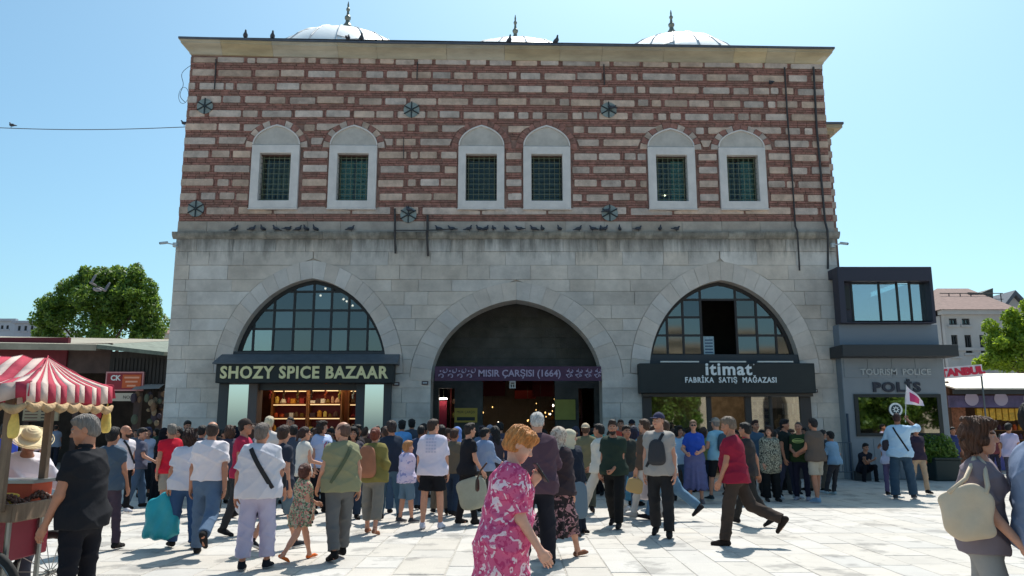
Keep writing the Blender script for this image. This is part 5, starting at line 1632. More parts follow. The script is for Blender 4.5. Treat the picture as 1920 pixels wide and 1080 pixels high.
class SDF:
    """smooth union of rounded cones and ellipsoids; later cuts and carves apply to what is there so far"""
    def __init__(s): s.ops = []; s.lo = np.full(3, 9.0); s.hi = np.full(3, -9.0)
    def _b(s, p, r):
        p = np.array(p, float); r = np.array(r) if np.ndim(r) else np.full(3, r)
        s.lo = np.minimum(s.lo, p - r); s.hi = np.maximum(s.hi, p + r)
    def cone(s, a, b, ra, rb, k=1.0, sm=0.03, cuts=()):
        s._b(a, ra); s._b(b, rb)
        s.ops.append(('cone', tuple(map(float, a)), tuple(map(float, b)), ra, rb, k, sm, cuts)); return s
    def ell(s, c, r, sm=0.03):
        s._b(c, np.array(r)); s.ops.append(('ell', tuple(map(float, c)), tuple(r), sm)); return s
    def carve(s, c, r, sm=0.01):
        s.ops.append(('carve', tuple(map(float, c)), tuple(r), sm)); return s
    def cut(s, p, n):                                # keep the side where (x-p).n < 0
        s.ops.append(('cut', tuple(map(float, p)), tuple(map(float, n)))); return s
    def fn(s, f): s.ops.append(('fn', f)); return s
    def _eval(s, X, Y, Z):
        F = np.full(np.broadcast_shapes(X.shape, Y.shape, Z.shape), 1.0, f32)
        for op in s.ops:
            t = op[0]
            if t == 'cone':
                _, a, b, ra, rb, k, sm, cuts = op
                y = Y / k; ay, by = a[1] / k, b[1] / k
                dx, dy, dz = b[0] - a[0], by - ay, b[2] - a[2]
                L = dx * dx + dy * dy + dz * dz + 1e-9
                q = ((X - a[0]) * (dx / L) + (y - ay) * (dy / L) + (Z - a[2]) * (dz / L))
                q = np.clip(q, 0, 1)
                d = np.sqrt((X - a[0] - q * dx) ** 2 + (y - ay - q * dy) ** 2 + (Z - a[2] - q * dz) ** 2) - (ra + (rb - ra) * q)
                if k < 1: d = d * (0.5 + 0.5 * k)
                for (p, n) in cuts:
                    d = np.maximum(d, (X - p[0]) * n[0] + (Y - p[1]) * n[1] + (Z - p[2]) * n[2])
            elif t in ('ell', 'carve'):
                _, c, r, sm = op
                d = (np.sqrt(((X - c[0]) / r[0]) ** 2 + ((Y - c[1]) / r[1]) ** 2 + ((Z - c[2]) / r[2]) ** 2) - 1) * min(r)
            if t in ('cone', 'ell'):
                h = np.maximum(sm - np.abs(F - d), 0) / sm
                F = np.minimum(F, d) - h * h * sm * 0.25
            elif t == 'carve':
                h = np.maximum(sm - np.abs(F + d), 0) / sm
                F = np.maximum(F, -d) + h * h * sm * 0.25
            elif t == 'cut':
                _, p, n = op
                F = np.maximum(F, (X - p[0]) * n[0] + (Y - p[1]) * n[1] + (Z - p[2]) * n[2])
            elif t == 'fn':
                F = op[1](F, X, Y, Z)
        return F.astype(f32)
    def mesh(s, h):
        lo = s.lo - 2.5 * h - .01; hi = s.hi + 2.5 * h + .01
        n = np.maximum(4, np.ceil((hi - lo) / h).astype(int) + 1)
        X = (lo[0] + h * np.arange(n[0])).astype(f32)[:, None, None]
        Y = (lo[1] + h * np.arange(n[1])).astype(f32)[None, :, None]
        Z = (lo[2] + h * np.arange(n[2])).astype(f32)[None, None, :]
        F = s._eval(X, Y, Z)
        return surfnets(F, lo, h)

def np_mesh(name, V, Q, mats, mi=None, parent=None):
    me = bpy.data.meshes.new(name)
    me.vertices.add(len(V)); me.vertices.foreach_set('co', np.ascontiguousarray(V, f32).ravel())
    me.loops.add(4 * len(Q)); me.loops.foreach_set('vertex_index', np.ascontiguousarray(Q, np.int32).ravel())
    me.polygons.add(len(Q))
    me.polygons.foreach_set('loop_start', np.arange(0, 4 * len(Q), 4)); me.polygons.foreach_set('loop_total', np.full(len(Q), 4))
    for m in mats: me.materials.append(m)
    if mi is not None: me.polygons.foreach_set('material_index', mi.astype(np.int32))
    me.polygons.foreach_set('use_smooth', np.ones(len(Q), bool))
    me.update()
    o = bpy.data.objects.new(name, me); COL.objects.link(o)
    if parent: o.parent = parent
    return o

# ---- head library (head-local: +Y is the face, origin mid-head, x = right)
def head_sdf(fem=False, child=False):
    s = SDF()
    jw = .050 if fem else .057
    s.ell((0, -.018, .030), (.075, .096, .090), .02)
    s.ell((0, .022, -.040), (jw, .066, .072), .035)
    s.ell((0, .055, -.088), (.024, .024, .024), .035)
    if not child: s.cone((-.030, .078, .026), (.030, .078, .026), .009 if fem else .013, .009 if fem else .013, sm=.02)
    s.ell((-.040, .050, -.028), (.024, .026, .024), .03); s.ell((.040, .050, -.028), (.024, .026, .024), .03)
    s.cone((0, .080, .012), (0, .104, -.022), .0075, .0115, sm=.012)
    s.ell((-.011, .094, -.026), (.009, .010, .008), .008); s.ell((.011, .094, -.026), (.009, .010, .008), .008)
    s.carve((-.031, .098, .006), (.017, .016, .012), .012); s.carve((.031, .098, .006), (.017, .016, .012), .012)
    s.ell((-.031, .0745, .005), (.0135, .012, .0105), .003); s.ell((.031, .0745, .005), (.0135, .012, .0105), .003)
    s.cone((-.018, .082, -.053), (.018, .082, -.053), .0075, .0075, sm=.008)
    s.carve((0, .0925, -.0535), (.020, .006, .0016), .003)
    for x in (-1, 1):
        s.ell((x * .077, -.012, -.004), (.010, .020, .031), .008)
        s.carve((x * .088, -.006, .0), (.006, .010, .018), .004)
    return s
def head_parts(V, Q):
    c = V[Q].mean(1)
    mi = np.zeros(len(Q), int)
    ax = np.abs(c[:, 0])
    eye = (((ax - .031) / .0125) ** 2 + ((c[:, 2] - .005) / .0058) ** 2 < 1) & (c[:, 1] > .05)
    iris = (((ax - .031) / .0052) ** 2 + ((c[:, 2] - .005) / .0052) ** 2 < 1) & (c[:, 1] > .05)
    brow = (np.abs(c[:, 2] - .030 + (ax - .030) ** 2 * 8) < .0052) & (ax > .012) & (ax < .046) & (c[:, 1] > .055)
    lip = (np.abs(c[:, 2] + .0535) < .0085 * np.maximum(0, 1 - (ax / .026) ** 2)) & (c[:, 1] > .07)
    mi[eye] = 1; mi[iris] = 2; mi[brow] = 3; mi[lip] = 4
    return mi
HEADS = {}
for key, kw in (('m', {}), ('f', dict(fem=True)), ('c', dict(fem=True, child=True))):
    V, Q = head_sdf(**kw).mesh(.0048)
    HEADS[key] = (V, Q, head_parts(V, Q))
HEADS_LO = {}
for key, kw in (('m', {}), ('f', dict(fem=True)), ('c', dict(fem=True, child=True))):
    V, Q = head_sdf(**kw).mesh(.008)
    HEADS_LO[key] = (V, Q, head_parts(V, Q))

def strands(amp=.003, n=34, zf=20):
    def f(F, X, Y, Z):
        th = np.arctan2(X, Y + .02)
        return F + amp * np.sin(n * th + 2.2 * np.sin(zf * Z) + 1.7 * np.sin(7 * th)) * .7 + amp * .6 * np.sin(60 * X + 45 * Z + 3 * np.sin(30 * Y))
    return f
def fade(s, p, n, g=.011, w=.020):
    """thin the hair towards a hairline, then end it there"""
    s.fn(lambda F, X, Y, Z: F + g * np.exp(np.minimum(((X - p[0]) * n[0] + (Y - p[1]) * n[1] + (Z - p[2]) * n[2]) / w, 0)))
    return s.cut(p, n)
def skull(s, g):
    s.ell((0, -.020, .033), (.075 + g, .097 + g, .091 + g), .02)
    s.ell((0, -.035, -.03), (.066 + g, .072 + g, .06 + g), .03)
    return s
def hair_sdf(style):
    s = SDF()
    n1 = np.array([0, .746, -.666])
    if style == 'short':
        skull(s, .009); s.ell((0, .030, .094), (.056, .052, .028), .04)
        s.fn(strands(.0035)); fade(s, (0, .078, .066), n1); fade(s, (0, 0, -.066), (0, .35, -.94))
        for q in (-1, 1): s.carve((q * .085, .028, -.030), (.026, .046, .042), .008)
    elif style == 'crop':
        skull(s, .005); s.fn(strands(.0015)); fade(s, (0, .070, .072), n1, .007); fade(s, (0, 0, -.080), (0, .25, -.97), .007)
    elif style == 'balding':
        skull(s, .006); s.fn(strands(.002)); fade(s, (0, .045, .030), (0, .80, -.6), .008); fade(s, (0, 0, .062), (0, .35, .94), .008); fade(s, (0, 0, -.080), (0, .25, -.97), .008)
    elif style == 'tousled':
        skull(s, .012); s.ell((0, .038, .094), (.058, .056, .032), .03)
        for q in range(11):
            a_ = q * 2.4; r_ = .022 * math.sqrt(q); s.ell((r_ * math.cos(a_), -.01 + r_ * 1.2 * math.sin(a_), .118 - 7 * r_ * r_), (.024, .028, .016), .014)
        s.fn(strands(.007, 22, 16)); s.cut((0, .096, .050), n1); s.cut((0, 0, -.060), (0, .35, -.94)); s.carve((.085, .03, -.02), (.03, .045, .040), .01); s.carve((-.085, .03, -.02), (.03, .045, .040), .01)
    elif style == 'quiff':
        skull(s, .009); s.ell((0, .040, .108), (.055, .055, .035), .03)
        s.fn(strands(.003, 40)); fade(s, (0, .092, .075), n1, .008); fade(s, (0, 0, -.075), (0, .25, -.97))
    elif style == 'bob':
        skull(s, .015); s.cone((.052, -.035, 0), (.055, -.030, -.095), .042, .032, sm=.04); s.cone((-.052, -.035, 0), (-.055, -.030, -.095), .042, .032, sm=.04)
        s.cone((0, -.065, .0), (0, -.060, -.12), .064, .045, sm=.04); s.ell((.02, .05, .105), (.05, .045, .025), .03)
        for q in range(12): s.ell((.07 * math.cos(q * 2.1), -.03 + .07 * math.sin(q * 1.3), .02 + .09 * math.sin(q * 2.7)), (.028, .032, .03), .014)
        s.fn(strands(.008, 26, 30)); s.carve((0, .092, -.035), (.066, .085, .098), .01)
    elif style == 'long':
        skull(s, .016); s.cone((.045, -.05, 0), (.06, -.06, -.22), .050, .040, sm=.04); s.cone((-.045, -.05, 0), (-.06, -.06, -.22), .050, .040, sm=.04)
        s.cone((0, -.085, .0), (0, -.09, -.28), .060, .045, sm=.04)
        s.fn(strands(.005, 34, 12)); s.carve((0, .085, -.04), (.060, .085, .104), .01); s.carve((0, .03, -.20), (.055, .08, .09), .01)
    elif style == 'bun':
        skull(s, .010); s.fn(strands(.003)); fade(s, (0, .078, .062), n1); s.ell((0, -.125, .045), (.040, .036, .038), .012); s.cut((0, 0, -.085), (0, .25, -.97))
    elif style == 'pony':
        skull(s, .010); s.fn(strands(.003)); fade(s, (0, .078, .062), n1); s.cone((0, -.12, .04), (0, -.16, -.12), .032, .022, sm=.015); s.cut((0, 0, -.15), (0, 0, -1))
    elif style == 'beard':
        s.ell((0, .020, -.056), (.061, .075, .062), .02); s.ell((0, .062, -.098), (.030, .030, .026), .02)
        s.fn(strands(.002, 50, 40)); s.cut((0, 0, -.030), (0, .25, .97)); s.cut((0, -.005, 0), (0, -1, 0)); s.carve((0, .1, -.052), (.022, .028, .010), .004)
    elif style == 'scarf':
        skull(s, .022); s.ell((0, .008, -.06), (.080, .088, .075), .04); s.cone((0, -.01, -.08), (0, -.02, -.20), .085, .125, k=.8, sm=.04)
        s.cone((0, -.06, .0), (0, -.07, -.24), .085, .12, k=.7, sm=.04)
        s.fn(lambda F, X, Y, Z: F + .004 * np.sin(40 * Z + 22 * np.abs(X) + 14 * Y)); s.carve((0, .115, -.012), (.058, .062, .080), .012)
    elif style == 'scarf_long':
        skull(s, .022); s.ell((0, .008, -.06), (.080, .088, .075), .04); s.cone((0, -.01, -.08), (0, -.02, -.22), .085, .15, k=.75, sm=.04)
        s.cone((0, -.07, .0), (0, -.11, -.55), .09, .15, k=.45, sm=.05)
        s.fn(lambda F, X, Y, Z: F + .006 * np.sin(46 * X + 10 * Z + 3 * np.sin(9 * Z)) * (Z < .05)); s.carve((0, .115, -.012), (.058, .062, .080), .012)
        s.cut((0, 0, -.60), (0, 0, -1))
    elif style == 'cap':
        skull(s, .013); s.cut((0, 0, .040), (0, .05, -1))
        s2 = s
        s.ell((0, .125, .046), (.066, .070, .008), .010)
        s.ell((0, -.02, .138), (.008, .008, .006), .004)
    elif style == 'cap_back':
        skull(s, .013); s.cut((0, 0, .036), (0, .0, -1)); s.ell((0, -.150, .040), (.060, .055, .008), .010)
    elif style == 'straw':
        s.ell((0, -.015, .085), (.092, .105, .075), .02); s.cut((0, 0, .045), (0, 0, -1))
        s.fn(lambda F, X, Y, Z: np.minimum(F, (np.sqrt((X / .205) ** 2 + ((Y + .01) / .215) ** 2 + ((Z - .048 - .16 * ((X ** 2) * 1.0 - (Y + .01) ** 2 * .4)) / .009) ** 2) - 1) * .009))
        s._b((0, -.01, .05), (.21, .22, .05))
        s.fn(lambda F, X, Y, Z: F + .0015 * np.sin(260 * np.sqrt(X * X + Y * Y)))
    elif style == 'bucket':
        skull(s, .018); s.cut((0, 0, .040), (0, .0, -1)); s.ell((0, -.01, .040), (.125, .140, .012), .02)
    elif style == 'sunglasses':
        for x in (-1, 1):
            s.ell((x * .030, .094, .004), (.025, .008, .019), .004)
            s.cone((x * .054, .090, .010), (x * .079, .0, .010), .003, .003, sm=.002)
        s.cone((-.01, .098, .008), (.01, .098, .008), .003, .003, sm=.002)
    return s
HAIRS = {}
def hair_mesh(style, fine):
    key = (style, fine)
    if key not in HAIRS: HAIRS[key] = hair_sdf(style).mesh((.0055 if fine else .010) if style != 'sunglasses' else .004)
    return HAIRS[key]

# ---- hand library: right hand, wrist at origin, fingers towards -Z, palm facing -X, thumb forward (+Y)
def hand_sdf(curl):
    s = SDF()
    s.cone((0, .000, .015), (0, .002, -.03), .024, .028, k=1.15, sm=.02)
    s.cone((.0, .026, -.045), (.0, .030, -.082), .0155, .013, sm=.014)
    s.cone((.0, .008, -.04), (.0, .010, -.088), .016, .013, sm=.014)
    s.cone((.0, -.010, -.04), (.0, -.011, -.085), .016, .012, sm=.014)
    s.cone((.0, -.024, -.036), (.0, -.029, -.076), .014, .011, sm=.014)
    for (y, z, L, r) in ((.031, -.084, .070, .0088), (.011, -.090, .078, .0092), (-.010, -.087, .073, .0088), (-.029, -.078, .057, .0078)):
        p = Vector((0, y, z)); a = curl * .55
        seg = (.45, .32, .23)
        for i, q in enumerate(seg):
            d = Vector((-math.sin(a), (y * .25), -math.cos(a))).normalized()
            e = p + d * L * q
            s.cone(p, e, r * (1 - .06 * i), r * (1 - .06 * (i + 1)), sm=.003)
            p = e; a += curl * (1.0, .8, .5)[i]
    p = Vector((-.006, .026, -.030))
    for d, L, r0, r1 in ((Vector((-.30, .55, -.75)), .034, .013, .011), (Vector((-.45 - curl * .2, .18, -.85)), .032, .0105, .0095), (Vector((-.5 - curl * .3, -.08, -.8)), .024, .0093, .008)):
        d.normalize(); e = p + d * L
        s.cone(p, e, r0, r1, sm=.005); p = e
    return s
HANDS = {}
def hand_mesh(curl, fine):
    k = (curl, fine)
    if k not in HANDS: HANDS[k] = hand_sdf(curl).mesh(.0042 if fine else .006)
    return HANDS[k]
# ---- shoes: ankle at origin, toe +Y, sole at z = -0.08
def shoe_sdf(kind):
    s = SDF()
    if kind == 'sandal':
        s.cone((0, -.045, -.048), (0, .11, -.058), .032, .034, sm=.02); s.cone((0, .0, .02), (0, -.01, -.04), .038, .036, sm=.02); s.cone((0, .10, -.062), (.0, .155, -.068), .036, .022, sm=.02)
    elif kind == 'boot':
        s.cone((0, -.005, .10), (0, -.01, -.02), .05, .045, sm=.03); s.cone((0, -.045, -.045), (0, .06, -.045), .038, .040, sm=.03); s.cone((0, .06, -.05), (.0, .165, -.058), .042, .034, sm=.03)
    else:
        s.cone((0, -.008, .015), (0, -.012, -.02), .045, .045, sm=.03); s.cone((0, -.045, -.045), (0, .06, -.045), .037, .040, sm=.03); s.cone((0, .06, -.05), (.0, .160, -.060), .042, .034, sm=.03)
        s.cut((0, 0, .035), (0, -.3, .95))
    s.cut((0, 0, -.082), (0, 0, -1))
    return s
SHOES = {}
def shoe_mesh(kind, fine):
    k = (kind, fine)
    if k not in SHOES: SHOES[k] = shoe_sdf(kind).mesh(.008 if fine else .012)
    return SHOES[k]

# ---- cloth colours
def cloth(c, name=None, **k):
    nm = name or 'cloth_%02x%02x%02x' % c
    return mat(nm, lin(c), .9, var=.05, scale=4, bump=.55, bscale=7, spec=.15, **k)
SKINS = {}
def hairmat(c):
    return mat('hair_%02x%02x%02x' % c, lin(c), .6, var=.32, scale=60, stretch=(1, 1, .12), bump=1.0, bscale=90, spec=.35)
def skin(tone):
    cols = {0: (212, 160, 136), 1: (196, 142, 116), 2: (176, 122, 96), 3: (142, 96, 74), 4: (96, 64, 50)}
    if tone not in SKINS: SKINS[tone] = mat('skin_%d' % tone, lin(cols[tone]), .55, var=.07, scale=14, spec=.35)
    return SKINS[tone]
M_eye = mat('eye_white', lin((176, 162, 154)), .4)
M_iris = mat('iris', lin((50, 34, 26)), .2)
M_lip = {t: mat('lip_%d' % t, lin(c), .5) for t, c in {0: (178, 104, 96), 1: (164, 94, 84), 2: (146, 84, 72), 3: (112, 66, 58), 4: (84, 50, 44)}.items()}
def pattern(name, base, spot, scale, thr=.5, spot2=None, stretch=(1, 1, 1), dist=1.5):
    if name in MATS: return MATS[name]
    m = mat(name, lin(base), .9, bump=.3, bscale=14, spec=.2)
    t = m.node_tree; b = t.nodes['Principled BSDF']
    co = t.nodes.new('ShaderNodeTexCoord'); mp = t.nodes.new('ShaderNodeMapping'); mp.inputs['Scale'].default_value = stretch
    t.links.new(co.outputs['Object'], mp.inputs['Vector'])
    n = t.nodes.new('ShaderNodeTexNoise'); n.inputs['Scale'].default_value = scale; n.inputs['Detail'].default_value = 2.5; n.inputs['Distortion'].default_value = dist
    t.links.new(mp.outputs[0], n.inputs['Vector'])
    r = t.nodes.new('ShaderNodeValToRGB'); r.color_ramp.interpolation = 'LINEAR'
    r.color_ramp.elements[0].position = thr - .015; r.color_ramp.elements[1].position = thr + .015
    r.color_ramp.elements[0].color = (*lin(base), 1); r.color_ramp.elements[1].color = (*lin(spot), 1)
    t.links.new(n.outputs[0], r.inputs[0])
    last = r.outputs[0]
    if spot2:
        n2 = t.nodes.new('ShaderNodeTexNoise'); n2.inputs['Scale'].default_value = scale * 1.7; n2.inputs['Detail'].default_value = 2; n2.inputs['Distortion'].default_value = dist
        mp2 = t.nodes.new('ShaderNodeMapping'); mp2.inputs['Location'].default_value = (7, 3, 5); mp2.inputs['Scale'].default_value = stretch
        t.links.new(co.outputs['Object'], mp2.inputs['Vector']); t.links.new(mp2.outputs[0], n2.inputs['Vector'])
        r2 = t.nodes.new('ShaderNodeValToRGB'); r2.color_ramp.elements[0].position = .54; r2.color_ramp.elements[1].position = .57
        t.links.new(n2.outputs[0], r2.inputs[0])
        mx = t.nodes.new('ShaderNodeMix'); mx.data_type = 'RGBA'; mx.inputs['B'].default_value = (*lin(spot2), 1)
        t.links.new(r2.outputs[0], mx.inputs['Factor']); t.links.new(last, mx.inputs['A']); last = mx.outputs['Result']
    t.links.new(last, b.inputs['Base Color'])
    return m

def xf(V, R, t, s=1.0):
    return (V * s) @ np.array(R, f32).T + np.array(t, f32)
def rotm(ax, a):
    return np.array(Matrix.Rotation(a, 3, ax))

PEOPLE = []
def person(label, x, y, H=1.75, face=0, sex='m', tone=1, fat=0.0, top=None, bottom=None, skirt=None, hair='short', hairc=(40, 30, 26), hat=None, hatc=(40, 40, 44),
           shoes=(40, 38, 38), shoe='shoe', sleeve=.55, hem=None, leg_cut=1.0, la=None, ra=None, ll=(0, 0), rl=(0, 0), lean=0.0, hyaw=0.0, hpitch=0.0,
           beard=None, fine=False, glasses=False, child=False, group=None, sit=None, loose=0.0, longtop=False, seed=0, skirt_r=.30, skirt_len=.12, collar=None, straps=None, belt=None, inward=0, shoulder_drop=0, stance=.0, sole=None, dress=False):
    """la / ra: ('a', swing, out, bend, inward) in degrees or ('t', x, y, z) a hand target in units of height from the feet
       ll / rl: (hip swing, knee bend[, outward]) in degrees; face: heading in degrees, 0 = away from the camera, 90 = towards +X"""
    s = H / 1.75
    hs = s * (1.0 if not child else 1.0)
    rs_ = random.Random(seed * 7 + int(abs(x) * 100))
    h = (.0105 if fine else .018) * max(.8, s)
    root = empty('person', label, 'person', (x, y, 0), -rad(face), group)
    if child: hscale = .90 if H > 1.25 else .86
    else: hscale = .97 * (1 + (s - 1) * .3) if sex == 'm' else .93
    f = fat
    shw = (.154 if sex == 'm' else .136) * s + .012 * f
    hpw = (.088 if sex == 'm' else .092) * s + .012 * f
    TH, SH_, FA = .43 * s, .415 * s, .08
    FA = .082
    def legfk(side, prm):
        sw, kb = rad(prm[0]), rad(prm[1]); ou = rad(prm[2] if len(prm) > 2 else 2.5)
        hip = Vector((side * hpw, 0, -.02 * s))
        d1 = Vector((side * math.sin(ou), math.sin(sw) * math.cos(ou), -math.cos(sw) * math.cos(ou)))
        knee = hip + d1 * TH
        a2 = sw - kb
        d2 = Vector((side * math.sin(ou) * .4, math.sin(a2), -math.cos(a2))).normalized()
        ank = knee + d2 * SH_
        fp = prm[3] if len(prm) > 3 else (0 if abs(a2) < rad(12) else math.degrees(-a2) * .75 if a2 < 0 else -math.degrees(a2) * .6)
        return hip, knee, ank, rad(fp)
    L = {-1: legfk(-1, ll), 1: legfk(1, rl)}
    def footpts(side):
        hip, knee, ank, fp = L[side]
        R = rotm('X', -fp)
        fz = [ank + Vector(R @ np.array(q) * s) for q in ((0, -.08, -.082), (0, .17, -.082))]
        return fz
    low = min(p.z for sd_ in (-1, 1) for p in footpts(sd_))
    P0 = Vector((0, 0, -low))
    if sit is not None: P0.z = sit
    mean = sum((L[q][2].y for q in (-1, 1))) / 2
    if sit is None: P0.y = -mean * .5
    for sd_ in (-1, 1): L[sd_] = (L[sd_][0] + P0, L[sd_][1] + P0, L[sd_][2] + P0, L[sd_][3])
    lr = rad(lean)
    U = Vector((0, math.sin(lr), math.cos(lr)))
    Fw = Vector((0, math.cos(lr), -math.sin(lr)))
    torso = .488 * s
    waist = P0 + U * .17 * s; chest = P0 + U * .36 * s; nb = P0 + U * (torso)
    shz = P0 + U * (.445 * s - shoulder_drop)
    hx = rad(hyaw); hp = rad(hpitch)
    Rh = rotm('Z', -hx) @ rotm('X', -(hp + lr * .35))
    up_neck = (U * .7 + Vector((0, math.sin(hp) * .45, 1)) * .5).normalized()
    headc = nb + up_neck * (.183 * s if not child else .165 * s) + Vector((0, .018, 0))
    headc = Vector(headc)
    UA, FA_ = .285 * s, .25 * s
    def armfk(side, prm):
        S = shz + Vector((side * shw, 0, 0))
        if prm is None: prm = ('a', rs_.uniform(-6, 6), rs_.uniform(7, 11), rs_.uniform(8, 18), 0)
        if prm[0] == 'a':
            sw, ou, be = rad(prm[1]), rad(prm[2] + 4 * f), rad(prm[3]); inw = rad(prm[4] if len(prm) > 4 else 0)
            d1 = Vector((side * math.sin(ou), math.sin(sw) * math.cos(ou), -math.cos(sw) * math.cos(ou)))
            E_ = S + d1 * UA
            a2 = sw + be
            d2 = Vector((side * (math.sin(ou) * .35 - math.sin(inw)), math.sin(a2) * math.cos(inw), -math.cos(a2) * math.cos(inw))).normalized()
            return S, E_, E_ + d2 * FA_
        T = Vector((prm[1] * H, prm[2] * H, prm[3] * H))
        d = T - S; D_ = min(d.length, (UA + FA_) * .995); dn = d.normalized()
        c_ = (UA ** 2 + D_ ** 2 - FA_ ** 2) / (2 * UA * D_); c_ = max(-1, min(1, c_))
        hint = Vector((side * .55, -.55, -.7)); hint = (hint - dn * hint.dot(dn)).normalized()
        E_ = S + dn * UA * c_ + hint * UA * math.sqrt(1 - c_ * c_)
        return S, E_, S + dn * D_
    A = {-1: armfk(-1, la), 1: armfk(1, ra)}
    # ---------------- body, one continuous skin
    def torso_prims(b, g=0.0, lo=True, k=.72):
        w = .045 * s + f * .02
        b.cone(P0 + Vector((-w, 0, 0)), P0 + Vector((w, 0, 0)), (.130 + .03 * f) * s + g, (.130 + .03 * f) * s + g, k=.80, sm=.05)
        b.cone(P0, waist, (.145 + .04 * f) * s + g, ((.128 if sex == 'm' else .115) + .055 * f) * s + g, k=.78, sm=.05)
        b.cone(waist, chest, ((.128 if sex == 'm' else .115) + .055 * f) * s + g, (.126 + .034 * f) * s + g, k=.80, sm=.05)
        cw = shw * .50
        b.cone(chest + Vector((-cw, 0, 0)), chest + Vector((cw, 0, 0)), (.094 + .022 * f) * s + g, (.094 + .022 * f) * s + g, k=.98, sm=.06)
        b.cone(shz + Vector((-shw * .9, 0, -.004)), shz + Vector((shw * .9, 0, -.004)), .046 * s + g * .95, .046 * s + g * .95, k=1, sm=.06)
        b.cone(shz + Vector((-shw * .55, -.01, .012 * s)), nb + Vector((0, 0, .012 * s)), .046 * s + g * .8, .044 * s + g * .5, sm=.04)
        b.cone(shz + Vector((shw * .55, -.01, .012 * s)), nb + Vector((0, 0, .012 * s)), .046 * s + g * .8, .044 * s + g * .5, sm=.04)
        if f > .25: b.ell(waist + Fw * (.045 + .05 * f) * s + Vector((0, 0, -.03)), ((.13 + .04 * f) * s + g, (.10 + .05 * f) * s + g, (.14 + .03 * f) * s + g), .07)
        if sex == 'f' and not child:
            for q in (-1, 1): b.ell(chest + Vector((q * .062 * s, 0, -.01)) + Fw * .085 * s, (.060 * s + g, .055 * s + g, .058 * s + g), .04)
        for q in (-1, 1): b.ell(P0 + Vector((q * .062 * s, 0, -.04 * s)) - Fw * .045 * s, (.078 * s + g, .070 * s + g, .085 * s + g), .05)
    b = SDF()
    torso_prims(b)
    b.cone(nb - Vector((0, 0, .03)), headc + Vector(Rh @ np.array((0, -.03, -.04))) * hscale, (.058 if sex == 'm' else .048) * s, (.054 if sex == 'm' else .045) * s, sm=.03)
    for q in (-1, 1):
        hip, knee, ank, fp = L[q]
        b.cone(hip, knee, (.085 + .015 * f) * s, .055 * s, sm=.04); b.cone(knee, ank, .050 * s, .036 * s, sm=.02)
        cf = knee.lerp(ank, .3) + Vector((0, -.015 * s, 0)); b.cone(knee.lerp(ank, .12), knee.lerp(ank, .5), .050 * s, .045 * s, sm=.03)
        R = rotm('X', -fp)
        b.cone(ank, ank + Vector(R @ np.array((0, -.03, -.05)) * s), .036 * s, .03 * s, sm=.02)
        b.cone(ank + Vector(R @ np.array((0, -.03, -.05)) * s), ank + Vector(R @ np.array((0, .12, -.062)) * s), .028 * s, .026 * s, sm=.02)
        Sh, El, Wr = A[q]
        b.cone(Sh, El, (.049 + .008 * f) * s, (.039 + .004 * f) * s, sm=.03); b.cone(El, Wr, (.040 + .004 * f) * s, .0265 * s, sm=.02)
    V, Q = b.mesh(h)
    MI = np.zeros(len(Q), int)
    HV, HQ, HM = (HEADS if fine else HEADS_LO)['c' if child else sex]
    HV2 = xf(HV, Rh, headc, hscale)
    Q2 = HQ + len(V); V = np.concatenate([V, HV2]); Q = np.concatenate([Q, Q2]); MI = np.concatenate([MI, HM])
    for q in (-1, 1):
        Sh, El, Wr = A[q]
        curl = .45
        if (la if q < 0 else ra) is not None and (la if q < 0 else ra)[0] == 't': curl = 1.25
        hv, hq = hand_mesh(curl, fine)
        hv = hv.copy()
        if q < 0: hv[:, 0] *= -1; hq = hq[:, ::-1]
        z = -(Wr - El).normalized()
        yv = Vector((0, 1, .25)); yv = (yv - z * yv.dot(z)).normalized()
        xv = yv.cross(z)
        R = np.array([list(xv), list(yv), list(z)]).T
        hv = xf(hv, R, Wr, .97 * s if not child else .95 * s)
        Q = np.concatenate([Q, hq + len(V)]); V = np.concatenate([V, hv]); MI = np.concatenate([MI, np.zeros(len(hq), int)])
    sk = skin(tone); hm = hairmat(hairc)
    body = np_mesh('body', V, Q, [sk, M_eye, M_iris, hm, M_lip[tone]], MI, root)
    wob = (rs_.uniform(0, 6), rs_.uniform(0, 6))
    def wrinkle(F, X, Y, Z, a=.011):
        w1 = 1 - np.abs(np.sin(9 * X + 11 * Z + 1.6 * np.sin(7 * Z + 4 * Y + wob[0]) + wob[0]))
        w2 = 1 - np.abs(np.sin(-11 * X + 13 * Z + 1.4 * np.sin(6 * X + 5 * Y + wob[1]) + wob[1] * 1.7))
        w3 = 1 - np.abs(np.sin(15 * Y + 5 * X - 9 * Z + wob[1] + 1.5 * np.sin(8 * Z)))
        return F - a * (w1 ** 2.5 + .9 * w2 ** 2.5 + .6 * w3 ** 2.5) + a * .3
    topVQ = None
    # ---------------- top
    nf = rs_.choice([9, 11, 13])
    def skirt_ops(t):
        hz = skirt_len
        r0 = (.135 + .05 * f) * s + .02; r1 = skirt_r * s * .82
        yc = (L[-1][2].y + L[1][2].y) / 2 * .5
        t.cone(P0 + U * .12 * s, (0, yc, hz + .0), r0, r1, k=.80, sm=.05)
        for q in (-1, 1): t.cone(L[q][0], L[q][1], .09 * s + .02, .07 * s + .02, sm=.06); t.cone(L[q][1], L[q][2], .07 * s + .01, .06 * s + .01, sm=.06)
        t.cone(P0 + Vector((-.045 * s, 0, 0)), P0 + Vector((.045 * s, 0, 0)), (.132 + .03 * f) * s + .02, (.132 + .03 * f) * s + .02, k=.82, sm=.05)
        if not dress: t.cut(P0 + U * .16 * s, tuple(U))
        t.cut((0, 0, hz), (0, 0, -1))
        P0z = P0.z + (.25 if dress else 0)
